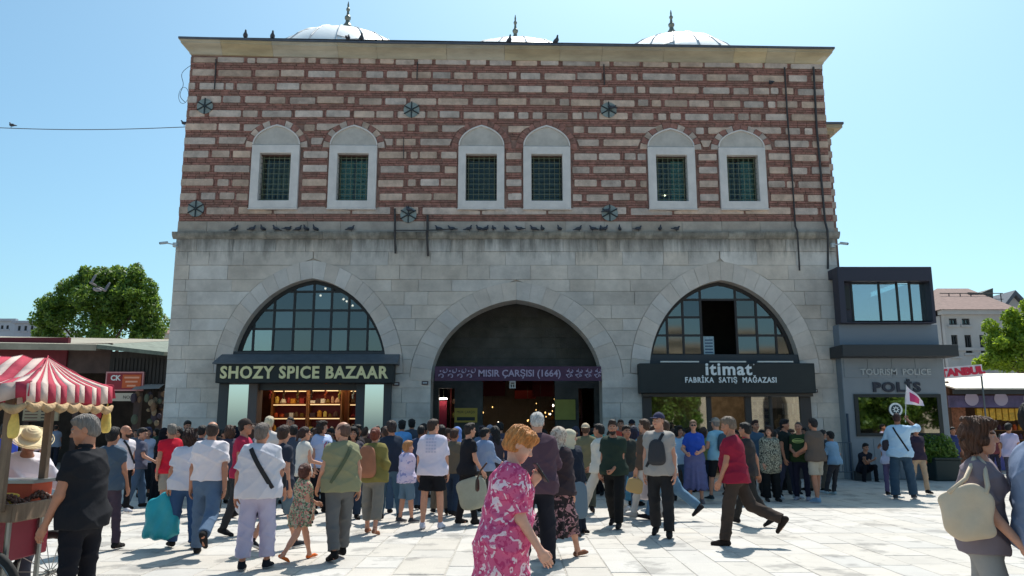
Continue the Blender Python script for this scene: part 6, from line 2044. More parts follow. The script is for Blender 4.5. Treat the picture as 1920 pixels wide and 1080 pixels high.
        def folds(F, X, Y, Z):
            th = np.arctan2(X, Y - yc * .5); tt = np.clip((P0z - Z) / max(.2, P0z - hz), 0, 1)
            return F + .022 * tt * s * np.sin(nf * th + wob[0] + 1.2 * np.sin(3 * th)) - .010 * tt * s * (1 - np.abs(np.sin(nf * .5 * th + 4 * Z + wob[1]))) ** 3
        t.fn(folds); t.fn(wrinkle)
    if top is not None:
        t = SDF()
        g = .016 + loose
        torso_prims(t, g)
        tuck = hem is not None and hem < 0
        t.cone(chest - U * .04, P0 - U * .07 * s, (.126 + .042 * f) * s + g, (.136 + .042 * f) * s + g + loose * .5, k=.84, sm=.06)
        if not tuck:
            w_ = .045 * s + f * .02
            t.cone(P0 + Vector((-w_, 0, -.03)), P0 + Vector((w_, 0, -.03)), (.130 + .03 * f) * s + g + .008, (.130 + .03 * f) * s + g + .008, k=.84, sm=.05)
            for q in (-1, 1): t.ell(P0 + Vector((q * .06 * s, 0, -.05 * s)) - Fw * .04 * s, (.078 * s + g + .008, .070 * s + g + .008, .095 * s + g + .008), .07)
            for q in (-1, 1): t.cone(L[q][0], L[q][0].lerp(L[q][1], .4), (.090 + .015 * f) * s + g + .006, (.084 + .01 * f) * s + g + .006, sm=.06)
        hz = P0.z - (.10 if hem is None else hem) * s
        if not dress: t.cut((0, 0, hz), (0, 0, -1))
        nkc = nb + U * .040 * s
        t.cut(nkc + Fw * .0, tuple(U * .93 + Fw * .37))
        for q in (-1, 1):
            Sh, El, Wr = A[q]
            if sleeve <= 0: continue
            if sleeve <= 1:
                e = Sh.lerp(El, sleeve * 1.0); d = (El - Sh).normalized()
                t.cone(Sh, El, (.054 + .008 * f) * s + loose * .3, (.055 + .006 * f) * s + loose * .8, sm=.03, cuts=[(tuple(e), tuple(d))])
            else:
                fr = min(sleeve - 1, 1)
                e = El.lerp(Wr, fr); d = (Wr - El).normalized()
                t.cone(Sh, El, (.058 + .008 * f) * s + loose * .4, .050 * s + loose * .6, sm=.035)
                t.cone(El, Wr, .049 * s + loose * .6, .037 * s + loose * .6, sm=.03, cuts=[(tuple(e), tuple(d))])
        if dress: skirt_ops(t)
        else: t.fn(wrinkle)
        V, Q = t.mesh(h)
        tm = top if not isinstance(top, tuple) else cloth(top)
        topVQ = (V, Q)
        np_mesh('dress' if dress else 'shirt' if not skirt or bottom else 'blouse', V, Q, [tm], None, root)
    if collar is not None:
        c_ = SDF(); c_.cone(nb + U * .045 * s, nb + U * .06 * s, .064 * s, .060 * s, sm=.01)
        c_.cut(nb + U * .075 * s, tuple(U)); c_.cut(nb + U * .03 * s, tuple(-U))
        V, Q = c_.mesh(.010); np_mesh('collar', V, Q, [cloth(collar)], None, root)
    # ---------------- trousers
    if bottom is not None:
        t = SDF(); g = .008
        w = .045 * s + f * .02
        t.cone(P0 + Vector((-w, 0, 0)), P0 + Vector((w, 0, 0)), (.132 + .03 * f) * s + g, (.132 + .03 * f) * s + g, k=.80, sm=.05)
        t.cone(P0, waist, (.146 + .04 * f) * s + g, (.128 + .05 * f) * s + g, k=.78, sm=.05)
        if f > .25: t.ell(waist + Fw * (.045 + .05 * f) * s + Vector((0, 0, -.03)), ((.13 + .04 * f) * s + g, (.10 + .05 * f) * s + g, (.14 + .03 * f) * s + g), .07)
        for q in (-1, 1): t.ell(P0 + Vector((q * .062 * s, 0, -.04 * s)) - Fw * .045 * s, (.078 * s + g, .070 * s + g, .085 * s + g), .05)
        t.cut(P0 + U * .10 * s, tuple(U))
        for q in (-1, 1):
            hip, knee, ank, fp = L[q]
            lo_ = loose
            if leg_cut <= .5:
                e = hip.lerp(knee, leg_cut * 2); d = (knee - hip).normalized()
                t.cone(hip, knee, (.090 + .015 * f) * s + g, .080 * s + lo_, sm=.03, cuts=[(tuple(e), tuple(d))])
            else:
                e = knee.lerp(ank, min(1.04, (leg_cut - .5) * 2)); d = (ank - knee).normalized()
                t.cone(hip, knee, (.088 + .015 * f) * s + g, .064 * s + lo_, sm=.035)
                t.cone(knee, ank + (ank - knee) * .03, .062 * s + lo_, .056 * s + lo_, sm=.02, cuts=[(tuple(e), tuple(d))])
        t.fn(lambda F, X, Y, Z: wrinkle(F, X, Y, Z, .009))
        V, Q = t.mesh(h)
        np_mesh('shorts' if leg_cut < .75 else 'trousers', V, Q, [bottom if not isinstance(bottom, tuple) else cloth(bottom)], None, root)
    if belt is not None:
        t = SDF(); c0 = P0 + U * .085 * s
        t.cone(c0 + Vector((-.03, 0, 0)), c0 + Vector((.03, 0, 0)), (.128 + .05 * f) * s + .02, (.128 + .05 * f) * s + .02, k=.80, sm=.01)
        t.cut(c0 + U * .018, tuple(U)); t.cut(c0 - U * .018, tuple(-U))
        V, Q = t.mesh(.012); np_mesh('belt', V, Q, [cloth(belt)], None, root)
    # ---------------- skirt or dress
    if skirt is not None and not dress:
        t = SDF(); skirt_ops(t)
        V, Q = t.mesh(h)
        np_mesh('skirt' if top is not skirt else 'dress_skirt', V, Q, [skirt if not isinstance(skirt, tuple) else cloth(skirt)], None, root)
    # ---------------- shoes
    if shoes is not None:
        for q in (-1, 1):
            hip, knee, ank, fp = L[q]
            sv, sq = shoe_mesh(shoe, fine)
            R = rotm('Z', -q * rad(7)) @ rotm('X', -fp)
            V = xf(sv, R, ank, s)
            mats_ = [cloth(shoes, 'shoe_%02x%02x%02x' % shoes)]
            mi = None
            if sole is not None:
                cz = sv[sq].mean(1)[:, 2]
                mi = (cz < -.058).astype(int); mats_.append(cloth(sole, 'sole_%02x%02x%02x' % sole))
            np_mesh('shoe', V, sq, mats_, mi, root)
            if shoe == 'sock':
                pass
    # ---------------- hair and headwear
    if hair:
        hv, hq = hair_mesh(hair, fine)
        np_mesh('headscarf' if hair.startswith('scarf') else 'hair', xf(hv, Rh, headc, hscale), hq, [hm if not hair.startswith('scarf') else (hatc if not isinstance(hatc, tuple) else cloth(hatc))], None, root)
    if beard:
        hv, hq = hair_mesh('beard', fine); np_mesh('beard', xf(hv, Rh, headc, hscale), hq, [hairmat(beard)], None, root)
    if hat:
        hv, hq = hair_mesh(hat, fine); np_mesh('hat', xf(hv, Rh, headc, hscale), hq, [cloth(hatc) if isinstance(hatc, tuple) else hatc], None, root)
    if glasses:
        hv, hq = hair_mesh('sunglasses', True); np_mesh('sunglasses', xf(hv, Rh, headc, hscale), hq, [MATS['sign_black']], None, root)
    info = dict(root=root, A=A, L=L, nb=nb, chest=chest, waist=waist, P0=P0, shz=shz, shw=shw, s=s, headc=headc, Rh=Rh, f=f, U=U, Fw=Fw, hscale=hscale, top=topVQ)
    def world_pt(v):
        v = Vector(v); a = -rad(face)
        return Vector((x + v.x * math.cos(a) - v.y * math.sin(a), y + v.x * math.sin(a) + v.y * math.cos(a), v.z))
    info['w'] = world_pt
    PEOPLE.append(info)
    return info

from mathutils.bvhtree import BVHTree
def garment_bvh(info):
    if 'bvh' not in info:
        V, Q = info['top']
        info['bvh'] = BVHTree.FromPolygons([tuple(map(float, v)) for v in V], [tuple(map(int, q)) for q in Q])
    return info['bvh']
def on_cloth(info, x, z, fb, off=.006):
    """point of the garment's front (fb = 1) or back (-1) at local x, z"""
    h_ = garment_bvh(info).ray_cast(Vector((x, fb * .8, z)), Vector((0, -fb, 0)))
    if h_[0] is None: return None
    return h_[0] + Vector((0, fb * off, 0))
def strap(info, side, m, w=.018, name='strap'):
    """a cross-body strap lying on the chest and back, from one shoulder to the opposite hip; side = shoulder (-1 left, 1 right)"""
    s, f = info['s'], info['f']
    sx, sz = side * info['shw'] * .50, info['shz'].z + .05 * s
    bx, bz = -side * (.165 + .05 * f) * s, info['P0'].z + .02 * s
    mb = MB()
    for fb in (1, -1):
        pts = []
        for i in range(19):
            t = i / 18
            p = on_cloth(info, sx + (bx - sx) * t, sz + (bz - sz) * t, fb)
            if p is not None: pts.append(p)
        for k in range(1, len(pts) - 1): pts[k].y = (pts[k - 1].y + pts[k].y * 2 + pts[k + 1].y) / 4 + fb * .001
        vs = []; fs = []; n = len(pts)
        for i, p in enumerate(pts):
            d = (pts[min(i + 1, n - 1)] - pts[max(i - 1, 0)]).normalized()
            sdv = d.cross(Vector((0, fb, 0))).normalized() * w
            vs += [p - sdv, p + sdv, p + sdv + Vector((0, fb * .006, 0)), p - sdv + Vector((0, fb * .006, 0))]
        for i in range(n - 1):
            a = 4 * i
            for k in range(4): fs.append((a + k, a + (k + 1) % 4, a + 4 + (k + 1) % 4, a + 4 + k))
        mb.add(vs, fs, m)
    return mb.build(name, m, info['root'])

def print_on_shirt(info, shape, m, side=1):
    pass
# ------------------------------------------------------------------ the crowd
def PP(label, px, hy, fy=None, Y=None, **k):
    Yd = GY(fy) if fy else Y
    H = P(px, hy, Yd)[1] - .015
    x = P(px, 880, Yd)[0]
    if 'H' not in k: k['H'] = max(1.5, min(1.93, H)) if not k.get('child') else H
    k.setdefault('fine', Yd < 11.5)
    k['face'] = k.get('face', 0) + math.degrees(math.atan2(x, Yd))      # headings are given relative to the line of sight
    if 'fat' in k: k['fat'] *= .8
    return person(label, x, Yd, **k)
WALK = dict(ll=(24, 6), rl=(-20, 18), la=('a', -20, 8, 14), ra=('a', 18, 8, 22))
WALK2 = dict(ll=(-18, 22), rl=(22, 5), la=('a', 16, 8, 24), ra=('a', -18, 8, 12))
SOFT = dict(ll=(10, 4), rl=(-9, 9))
SOFT2 = dict(ll=(-9, 12), rl=(10, 3))
W, LAV = (224, 214, 216), (196, 200, 214)
JEAN, JEAN_D, BLK, CHAR = (70, 92, 116), (44, 58, 76), (30, 30, 33), (62, 62, 62)
GREYH, WHITEH, BRN, DK, GING, RED_H = (120, 112, 106), (196, 190, 182), (74, 50, 38), (30, 25, 24), (176, 120, 66), (110, 56, 40)
M_pink = pattern('pink_print', (214, 98, 136), (236, 208, 214), 15, .555, (196, 66, 112), dist=1.0)
M_floral = pattern('green_floral', (176, 178, 150), (62, 110, 84), 22, .50, (196, 110, 110))
M_zebra = pattern('zig_zag_print', (48, 52, 48), (160, 158, 140), 26, .49, None, (1, 1, .55), 2.5)
M_scarfp = pattern('scarf_print', (190, 176, 160), (150, 132, 120), 18, .52)
M_skirtp = pattern('dark_floral', (50, 44, 46), (176, 130, 134), 14, .56)
M_pinkd = pattern('boy_shirt_print', (214, 200, 222), (150, 150, 196), 10, .58)
I = {}

# --- nearest people
I['black'] = PP('heavy grey haired man in black polo beside the chestnut cart', 163, 777, Y=6.35, H=1.70, face=-52, fat=.55, top=(34, 34, 38), bottom=(28, 28, 34), hair='short', hairc=GREYH, tone=2, hpitch=14, hyaw=-34, lean=3, sleeve=.62,
   la=('a', 8, 7, 14), ra=('a', 10, 8, 26), shoes=(30, 28, 28), seed=1, collar=(34, 34, 38))
I['pink'] = PP('ginger haired woman in long pink and white print dress looking down at her hands', 936, 796, Y=5.35, H=1.60, face=82, sex='f', fat=.36, dress=True, top=M_pink, skirt=M_pink, hair='tousled', hairc=(200, 132, 74), tone=0, hpitch=28, hyaw=10, lean=10, sleeve=.9, loose=.014,
   la=('t', .03, .135, .765), ra=('a', 6, 11, 26), shoes=(150, 120, 100), shoe='sandal', skirt_len=.10, skirt_r=.44, seed=2, ll=(14, 6), rl=(-10, 12))
I['tote'] = PP('woman with short brown bob in grey T-shirt and grey trousers carrying a cream shoulder bag', 1828, 783, Y=5.25, H=1.655, face=100, sex='f', fat=.08, top=(128, 116, 122), bottom=(154, 150, 146), hair='bob', hairc=(84, 56, 42), tone=1, hpitch=4, lean=2, sleeve=.72,
   ra=('a', 14, 9, 26), la=('a', -12, 8, 14), shoes=(70, 60, 56), seed=3, loose=.0, ll=(-10, 12), rl=(14, 4))
I['edge'] = PP('man in blue grey shirt and navy trousers cut by the right edge of the picture', 1950, 770, Y=4.95, H=1.76, face=60, fat=.5, top=(120, 134, 160), bottom=(44, 52, 74), hair='short', hairc=DK, tone=2, sleeve=1.9, loose=.02, seed=4, ll=(10, 4), rl=(-8, 10))
I['seller'] = PP('street seller in white shirt and wide straw hat bending over the cart', 40, 812, Y=7.9, H=1.60, face=165, fat=.2, top=(216, 208, 214), bottom=(60, 60, 70), hair='short', hairc=DK, hat='straw', hatc=(226, 206, 166), tone=3, hpitch=26, lean=16, sleeve=1.75, loose=.02,
   ra=('t', -.03, .27, .62), la=('t', -.22, .22, .62), seed=5)

# --- walkers in the sun, left half
I['polo'] = PP('balding man in white T-shirt and blue jeans striding away at the left', 389, 786, fy=1042, face=14, fat=.45, top=W, bottom=(88, 108, 132), hair='balding', hairc=(60, 46, 40), tone=2, la=('a', -6, 9, 12), ra=('a', -16, 10, 10), ll=(8, 2), rl=(-26, 34), hyaw=-6, sleeve=.72, loose=.02, seed=6, hem=-.02, belt=(40, 34, 30))
I['bagw'] = PP('brown haired woman in white T-shirt and jeans carrying the big turquoise bag', 352, 803, fy=1028, face=-12, sex='f', fat=.5, top=(206, 204, 212), bottom=(56, 82, 118), hair='bob', hairc=(56, 36, 30), tone=2, la=('a', 2, 14, 12), ra=('a', -10, 8, 14), seed=7, loose=.02, sleeve=.75, **SOFT)
I['redl'] = PP('grey haired man in red T-shirt and beige shorts walking away left of the white shirts', 318, 791, fy=975, face=-18, fat=.3, top=(196, 34, 54), bottom=(150, 138, 124), hair='short', hairc=(112, 104, 96), tone=2, leg_cut=.46, seed=8, la=('a', -14, 10, 16), ra=('a', 12, 8, 16), ll=(-16, 16), rl=(18, 4), sleeve=.55)
I['lav'] = PP('big man in pale lavender polo and loose pale trousers with a black crossbody strap', 487, 790, fy=1068, face=16, fat=1.05, top=(204, 200, 206), bottom=(176, 170, 192), hair='short', hairc=(112, 100, 92), tone=2, la=('a', -10, 12, 12), ra=('a', 10, 12, 22), ll=(-4, 6), rl=(6, 4), leg_cut=.92, loose=.03, sleeve=.78, seed=9, shoes=(34, 36, 42), sole=(150, 150, 150), hyaw=8)
I['girl'] = PP('little girl in green floral dress and orange sandals walking beside the big lavender man', 567, 866, fy=1052, face=64, sex='f', child=True, dress=True, top=M_floral, skirt=M_floral, hair='bun', hairc=(84, 48, 40), tone=1, ll=(18, 4), rl=(-20, 16), la=('a', 30, 8, 30), ra=('a', 0, 8, 20), skirt_len=.42, skirt_r=.27, sleeve=.0, shoes=(226, 110, 50), shoe='sandal', seed=10, hyaw=-30, hem=.02)
I['olive'] = PP('bald man in olive green T-shirt and grey trousers left of the backpack', 640, 790, fy=1050, face=-22, fat=.75, top=(136, 134, 104), bottom=(98, 98, 98), hair='balding', hairc=(96, 70, 60), tone=1, la=('a', 12, 10, 18), ra=('a', -12, 9, 14), ll=(-6, 10), rl=(12, 3), leg_cut=.96, loose=.018, seed=11, hyaw=-34, hpitch=6, shoes=(34, 32, 32))
I['navy'] = PP('dark haired man in navy T-shirt and denim shorts between the lavender man and the girl', 524, 793, fy=1030, face=60, fat=.35, top=(52, 56, 68), bottom=(92, 112, 124), hair='short', hairc=(66, 48, 40), tone=1, leg_cut=.5, ll=(-14, 18), rl=(16, 3), shoes=(40, 42, 48), sole=(210, 210, 210), seed=12, hyaw=-30)
I['backp'] = PP('red haired woman in olive shirt and grey cropped trousers wearing a tan backpack', 700, 801, fy=1002, face=24, sex='f', fat=.3, top=(126, 116, 66), bottom=(122, 118, 110), hair='bun', hairc=(112, 52, 36), tone=1, leg_cut=.84, loose=.025, sleeve=1.5, shoes=(150, 100, 76), shoe='sandal', ra=('t', .10, .08, .56), la=('a', 12, 8, 70), ll=(6, 2), rl=(-8, 6), seed=13, hyaw=-10)
I['boy'] = PP('fair haired boy in pale print polo and denim shorts looking right', 763, 824, fy=980, face=60, child=True, top=M_pinkd, bottom=(98, 122, 140), leg_cut=.5, loose=.015, hair='short', hairc=(176, 120, 72), tone=1, ll=(-4, 4), rl=(6, 2), ra=('t', -.04, .14, .53), shoes=(60, 60, 66), sole=(190, 190, 190), seed=14)
I['white'] = PP('tall youth in oversized white T-shirt and black shorts seen from behind', 811, 783, fy=992, face=12, top=(216, 206, 220), bottom=(30, 30, 34), leg_cut=.38, loose=.035, sleeve=.85, hair='short', hairc=(60, 42, 34), tone=1, ll=(-2, 2, 5), rl=(3, 2, 5), hyaw=38, shoes=(214, 210, 218), sole=(190, 186, 190), seed=15, la=('a', 0, 14, 10), ra=('a', 2, 13, 10), hem=.10)
I['blkT'] = PP('man in black T-shirt holding a big grey green canvas bag behind the pink dress woman', 876, 791, fy=982, face=64, top=(34, 34, 38), bottom=(36, 34, 36), hair='quiff', hairc=(40, 30, 26), tone=1, la=('a', 4, 8, 24), ra=('a', 6, 12, 26), seed=16, ll=(-4, 6), rl=(8, 3), lean=3, shoes=(36, 34, 34))
I['dnavy'] = PP('dark haired man in dark navy T-shirt seen from behind left of the boy', 733, 788, fy=976, face=-20, fat=.4, top=(44, 52, 66), bottom=(72, 98, 116), hair='tousled', hairc=(56, 44, 40), tone=2, seed=17, la=('a', 20, 8, 70), ra=('a', 22, 8, 60), **SOFT)
# --- middle
I['purple'] = PP('white haired man in plum shirt and black trousers walking right behind the pink dress', 1004, 769, fy=1068, face=10, fat=.5, top=(82, 62, 72), bottom=(34, 34, 42), hair='short', hairc=(188, 182, 176), tone=1, sleeve=1.6, loose=.03, la=('a', 24, 8, 62), ra=('a', 30, 6, 66, 20), ll=(-14, 8), rl=(10, 2), hpitch=22, lean=7, hyaw=-14, seed=18, shoes=(30, 28, 28), hem=.12)
I['scarf'] = PP('woman in long beige print headscarf and dark floral skirt beside the white haired man', 1040, 797, fy=1046, face=48, sex='f', fat=.5, top=(64, 54, 58), skirt=M_skirtp, hair='scarf_long', hatc=M_scarfp, tone=1, sleeve=1.9, loose=.02, skirt_len=.26, skirt_r=.25, shoes=(120, 80, 62), shoe='sandal', ll=(-24, 30), rl=(16, 2), hpitch=14, seed=19)
I['abaya'] = PP('woman in black robe and pale beige headscarf carrying a grey blue bag', 1068, 806, fy=1000, face=140, sex='f', fat=.5, dress=True, top=(36, 42, 54), skirt=(36, 42, 54), hair='scarf', hatc=(196, 186, 162), tone=1, sleeve=2, loose=.03, skirt_len=.04, skirt_r=.36, seed=20, hyaw=-50, ra=('a', 6, 8, 16), **SOFT)
I['cream'] = PP('dark haired man in cream shirt and cream trousers half behind the bearded man', 1128, 788, fy=968, face=-70, top=(206, 200, 188), bottom=(196, 190, 180), hair='short', hairc=DK, tone=2, sleeve=1.9, loose=.02, ll=(24, 4), rl=(-22, 20), la=('a', -16, 8, 16), ra=('a', 20, 8, 20), shoes=(214, 214, 216), sole=(200, 200, 200), seed=21)
I['beard'] = PP('bearded man in dark green T-shirt and black trousers walking towards the camera', 1152, 784, fy=988, face=196, fat=.2, top=(46, 58, 50), bottom=(32, 32, 32), hair='quiff', hairc=(46, 34, 30), beard=(46, 34, 30), tone=2, ll=(16, 6), rl=(-14, 16), la=('t', -.02, .12, .53), ra=('a', -8, 8, 12), hyaw=-14, hpitch=4, seed=22, loose=.016, sleeve=.6)
I['cap'] = PP('tall man in navy cap and pale grey T-shirt with black chest sling', 1238, 771, fy=1006, face=188, fat=.15, top=(158, 152, 146), bottom=(42, 42, 44), hair='crop', hairc=BRN, hat='cap', hatc=(60, 60, 84), tone=1, ll=(8, 4), rl=(-12, 10), la=('a', 2, 9, 12), ra=('a', -2, 9, 10), hyaw=26, seed=23, shoes=(40, 38, 38), sleeve=.5, loose=.02)
I['jeansr'] = PP('man in white shirt and blue jeans striding left behind the tall capped man', 1254, 781, fy=976, face=-76, fat=.2, top=(214, 210, 208), bottom=(96, 126, 150), hair='short', hairc=(70, 52, 42), tone=1, ll=(22, 4), rl=(-26, 26), seed=24, shoes=(40, 38, 42), sleeve=1.7, loose=.02, la=('a', 8, 8, 12), ra=('a', -18, 8, 10))
I['tanb'] = PP('brown haired man in white trousers carrying a tan and a white bag', 1212, 784, fy=974, face=-64, fat=.2, top=(90, 76, 66), bottom=(198, 192, 186), hair='short', hairc=(76, 54, 40), tone=1, ll=(16, 4), rl=(-12, 10), la=('a', 4, 8, 10), ra=('a', 2, 8, 12), seed=25, shoes=(190, 180, 170), sleeve=1.9)
I['red'] = PP('grey haired man in dark red T-shirt and brown trousers walking left alone on the pavement', 1392, 776, fy=1024, face=-78, fat=.35, top=(138, 34, 56), bottom=(66, 56, 50), hair='short', hairc=(118, 102, 88), tone=2, ll=(12, 3), rl=(-24, 44), la=('a', 8, 7, 14), ra=('a', -4, 7, 14), lean=4, hpitch=14, seed=26, shoes=(44, 36, 32), sleeve=.62, loose=.018)
I['redb'] = PP('dark haired man in black following close behind the red T-shirt man', 1405, 786, fy=985, face=-70, top=(54, 50, 50), bottom=(50, 48, 46), hair='short', hairc=DK, tone=2, seed=27, collar=(190, 60, 70), **WALK2)
I['cold'] = PP('man in cream cap and olive T-shirt seen from behind near the middle arch', 1099, 793, fy=960, face=4, fat=.4, top=(112, 108, 84), bottom=(74, 78, 70), hair='crop', hairc=BRN, hat='cap_back', hatc=(196, 176, 150), tone=2, seed=28, loose=.02, la=('a', 20, 8, 60), ra=('a', 10, 8, 30), **SOFT)
# --- in the shade at the right
I['blue'] = PP('woman with sunglasses in bright blue top and pleated grey blue skirt', 1303, 785, fy=944, face=176, sex='f', fat=.25, top=(44, 78, 170), skirt=(92, 96, 136), hair='bun', hairc=(120, 92, 70), glasses=True, tone=1, la=('t', -.04, .15, .60), ra=('t', .10, .14, .59), skirt_len=.30, skirt_r=.31, hem=-.04, shoes=(120, 110, 112), seed=29, sleeve=.7, fine=True)
I['lblue'] = PP('man with cap and light blue shirt and black shorts carrying a dark daypack', 1347, 782, fy=940, face=-40, fat=.2, top=(132, 178, 196), bottom=(32, 34, 38), leg_cut=.5, hair='short', hairc=GREYH, hat='cap', hatc=(150, 140, 130), tone=1, seed=30, la=('a', 14, 8, 60), ra=('a', 6, 8, 30), shoes=(50, 60, 66), sole=(190, 200, 200), **SOFT)
I['zebra'] = PP('woman in long black and cream patterned tunic and black trousers', 1445, 797, fy=940, face=160, sex='f', fat=.5, top=M_zebra, bottom=(26, 28, 30), hair='bob', hairc=(50, 38, 36), tone=1, hem=.32, loose=.03, sleeve=1.4, seed=31, hyaw=30, la=('a', 2, 8, 16), ra=('a', 4, 8, 16), shoes=(50, 46, 46))
I['gtee'] = PP('man in dark green T-shirt with pale yellow chest print', 1502, 789, fy=938, face=192, fat=.5, top=(44, 62, 38), bottom=(38, 38, 54), hair='crop', hairc=(70, 58, 52), tone=2, seed=32, la=('t', -.02, .16, .58), ra=('t', .03, .17, .59), shoes=(150, 146, 156), fine=False)
I['gblk'] = PP('black haired man in black shirt left of the dark green print T-shirt', 1474, 785, fy=936, face=120, fat=.2, top=(34, 42, 40), bottom=(60, 64, 84), hair='tousled', hairc=(20, 20, 24), tone=2, seed=33, shoes=(190, 196, 200), **SOFT)
I['bshort'] = PP('man in brown T-shirt and cream shorts with blue white shoes seen from behind', 1530, 782, fy=942, face=-48, fat=.3, top=(96, 84, 76), bottom=(176, 166, 150), leg_cut=.42, hair='short', hairc=(34, 28, 28), tone=2, seed=34, la=('a', 14, 8, 50), ra=('a', 2, 8, 12), ll=(-4, 4), rl=(10, 4), shoes=(130, 156, 178), sole=(190, 200, 210), loose=.02)
I['leanb'] = PP('person in pale blue shirt and dark trousers next to the crowd barrier', 1560, 806, fy=928, face=-56, fat=.1, top=(130, 160, 184), bottom=(64, 62, 66), hair='short', hairc=DK, tone=2, seed=35, lean=8, ll=(20, 4), rl=(14, 4), la=('a', 20, 8, 50), ra=('a', 26, 10, 70), shoes=(170, 184, 190), sleeve=1.5)
I['gleft'] = PP('man in steel blue shirt standing behind the red T-shirt walker', 1420, 786, Y=18.6, face=150, top=(70, 92, 112), bottom=(52, 52, 52), hair='quiff', hairc=(56, 34, 30), tone=2, seed=36)
# --- police corner
I['guide'] = PP('tour guide in light blue shirt seen from behind holding up a small flag', 1690, 771, fy=936, face=6, fat=.35, top=(176, 204, 226), bottom=(56, 76, 94), hair='crop', hairc=(60, 36, 34), tone=3, loose=.03, sleeve=1.3, la=('a', 10, 24, 62, -20), ra=('t', .10, .17, .90), ll=(-2, 2, 5), rl=(12, 10, 8), seed=37, shoes=(70, 66, 70), sole=(180, 180, 180), fine=True)
I['lavj'] = PP('person in lavender trousers hidden left of the tour guide', 1668, 812, fy=928, face=30, sex='f', top=(190, 190, 210), bottom=(92, 86, 120), hair='short', hairc=DK, tone=2, seed=38)
I['beiget'] = PP('person in plum top and beige trousers right of the tour guide', 1722, 796, fy=926, face=150, sex='f', top=(54, 46, 60), bottom=(170, 148, 124), hair='bun', hairc=DK, tone=2, seed=39, **SOFT)
yy = 24.0
I['sit'] = person('young man in black T-shirt sitting against the police kiosk wall with arms on his knees', P(1619, 880, yy)[0], yy, H=1.74, face=178, top=(34, 36, 46), bottom=(26, 26, 32), hair='short', hairc=(24, 22, 24), tone=2, sit=.36, ll=(104, 108, 10, 0), rl=(104, 108, 10, 0), lean=22, la=('t', .08, .24, .37), ra=('t', -.06, .25, .36), hpitch=8, shoes=(40, 40, 44), seed=40, hyaw=-10)
MB_ = MB().box(I['sit']['root'].location.x - .22, I['sit']['root'].location.x + .22, yy - .0, yy + .34, 0.0, .28, M_cano)
tag(MB_.build('low_stool'), 'low dark block seat under the man sitting at the police kiosk', 'stool')

# --- left background
I['strapw'] = PP('bald bearded man in white T-shirt with a dark crossbody strap and black trousers', 229, 797, fy=962, face=150, fat=.1, top=W, bottom=BLK, hair=None, beard=(60, 42, 34), tone=2, seed=41, hyaw=-50, shoes=(200, 196, 200), la=('a', -6, 8, 16), ra=('a', 14, 8, 30), ll=(4, 2), rl=(-6, 8))
I['apron'] = PP('person in white top and long black skirt left of the black robed woman', 272, 800, Y=18.6, face=170, sex='f', top=(180, 180, 196), skirt=(34, 36, 40), hair='bob', hairc=(70, 66, 90), tone=2, seed=42, skirt_len=.2, skirt_r=.26)
I['abl'] = PP('woman in black robe and black headscarf beside the red T-shirt', 303, 802, Y=17.2, face=120, sex='f', fat=.4, dress=True, top=(26, 26, 32), skirt=(26, 26, 32), hair='scarf', hatc=(26, 26, 32), tone=1, seed=43, sleeve=2, loose=.03, skirt_len=.05, skirt_r=.34)
I['far1'] = PP('distant man in grey blue shirt walking past the market hall', 97, 796, fy=878, face=8, fat=.3, top=(122, 134, 154), bottom=(40, 42, 54), hair='balding', hairc=DK, tone=2, seed=44, loose=.02, **SOFT)
I['far2'] = PP('distant person in pale pink top in front of the menu board', 64, 802, Y=29, face=60, sex='f', top=(196, 170, 186), bottom=(60, 56, 66), hair='bun', hairc=DK, tone=2, seed=45)
I['far3'] = PP('person in strong blue shirt at the left edge behind the cart', 2, 792, Y=13.5, face=20, top=(70, 90, 190), bottom=(50, 60, 90), hair='short', hairc=DK, tone=2, seed=46)
I['teal'] = PP('man in grey teal shirt behind the shoulder of the black polo man', 204, 800, Y=10.6, face=30, fat=.4, top=(76, 90, 104), bottom=(70, 60, 72), hair='short', hairc=DK, tone=2, seed=47, **SOFT2)
I['far4'] = PP('distant person in grey hoodie under the red market sign', 250, 806, Y=26, face=200, top=(110, 110, 118), bottom=(50, 50, 56), hair='short', hairc=DK, tone=2, seed=48)
I['far5'] = PP('distant shopper in dark green by the hanging bags of the market hall', 288, 803, Y=27, face=240, sex='f', top=(54, 74, 62), bottom=(40, 40, 46), hair='long', hairc=DK, tone=2, seed=49)
# --- crowd behind, before the spice shop
I['mcap'] = PP('man in dark cap and crimson T-shirt left of the big lavender man', 452, 784, fy=1004, face=110, fat=.3, top=(170, 44, 72), bottom=(54, 54, 56), hair='crop', hairc=DK, hat='cap', hatc=(64, 54, 50), tone=2, seed=50, hyaw=-20, la=('a', 6, 8, 16), ra=('a', 4, 8, 16), **SOFT)
I['blond'] = PP('man with white blond hair standing behind the big lavender man', 500, 778, Y=14.4, face=14, top=(206, 196, 190), bottom=CHAR, hair='short', hairc=(206, 190, 160), tone=1, seed=51)
I['armw'] = PP('young woman in sleeveless white top with her forearm stretched forward', 568, 798, Y=13.6, face=70, sex='f', top=(206, 200, 190), bottom=(50, 50, 56), hair='pony', hairc=(56, 36, 32), tone=1, sleeve=0, seed=52, ra=('a', 16, 6, 60), la=('a', 8, 8, 30))
I['nyt'] = PP('woman in white T-shirt with dark red print left of the olive man', 601, 787, Y=15.2, face=150, sex='f', top=(178, 190, 220), bottom=(28, 30, 36), hair='bob', hairc=(56, 42, 36), tone=1, seed=53, hyaw=-30, loose=.02)
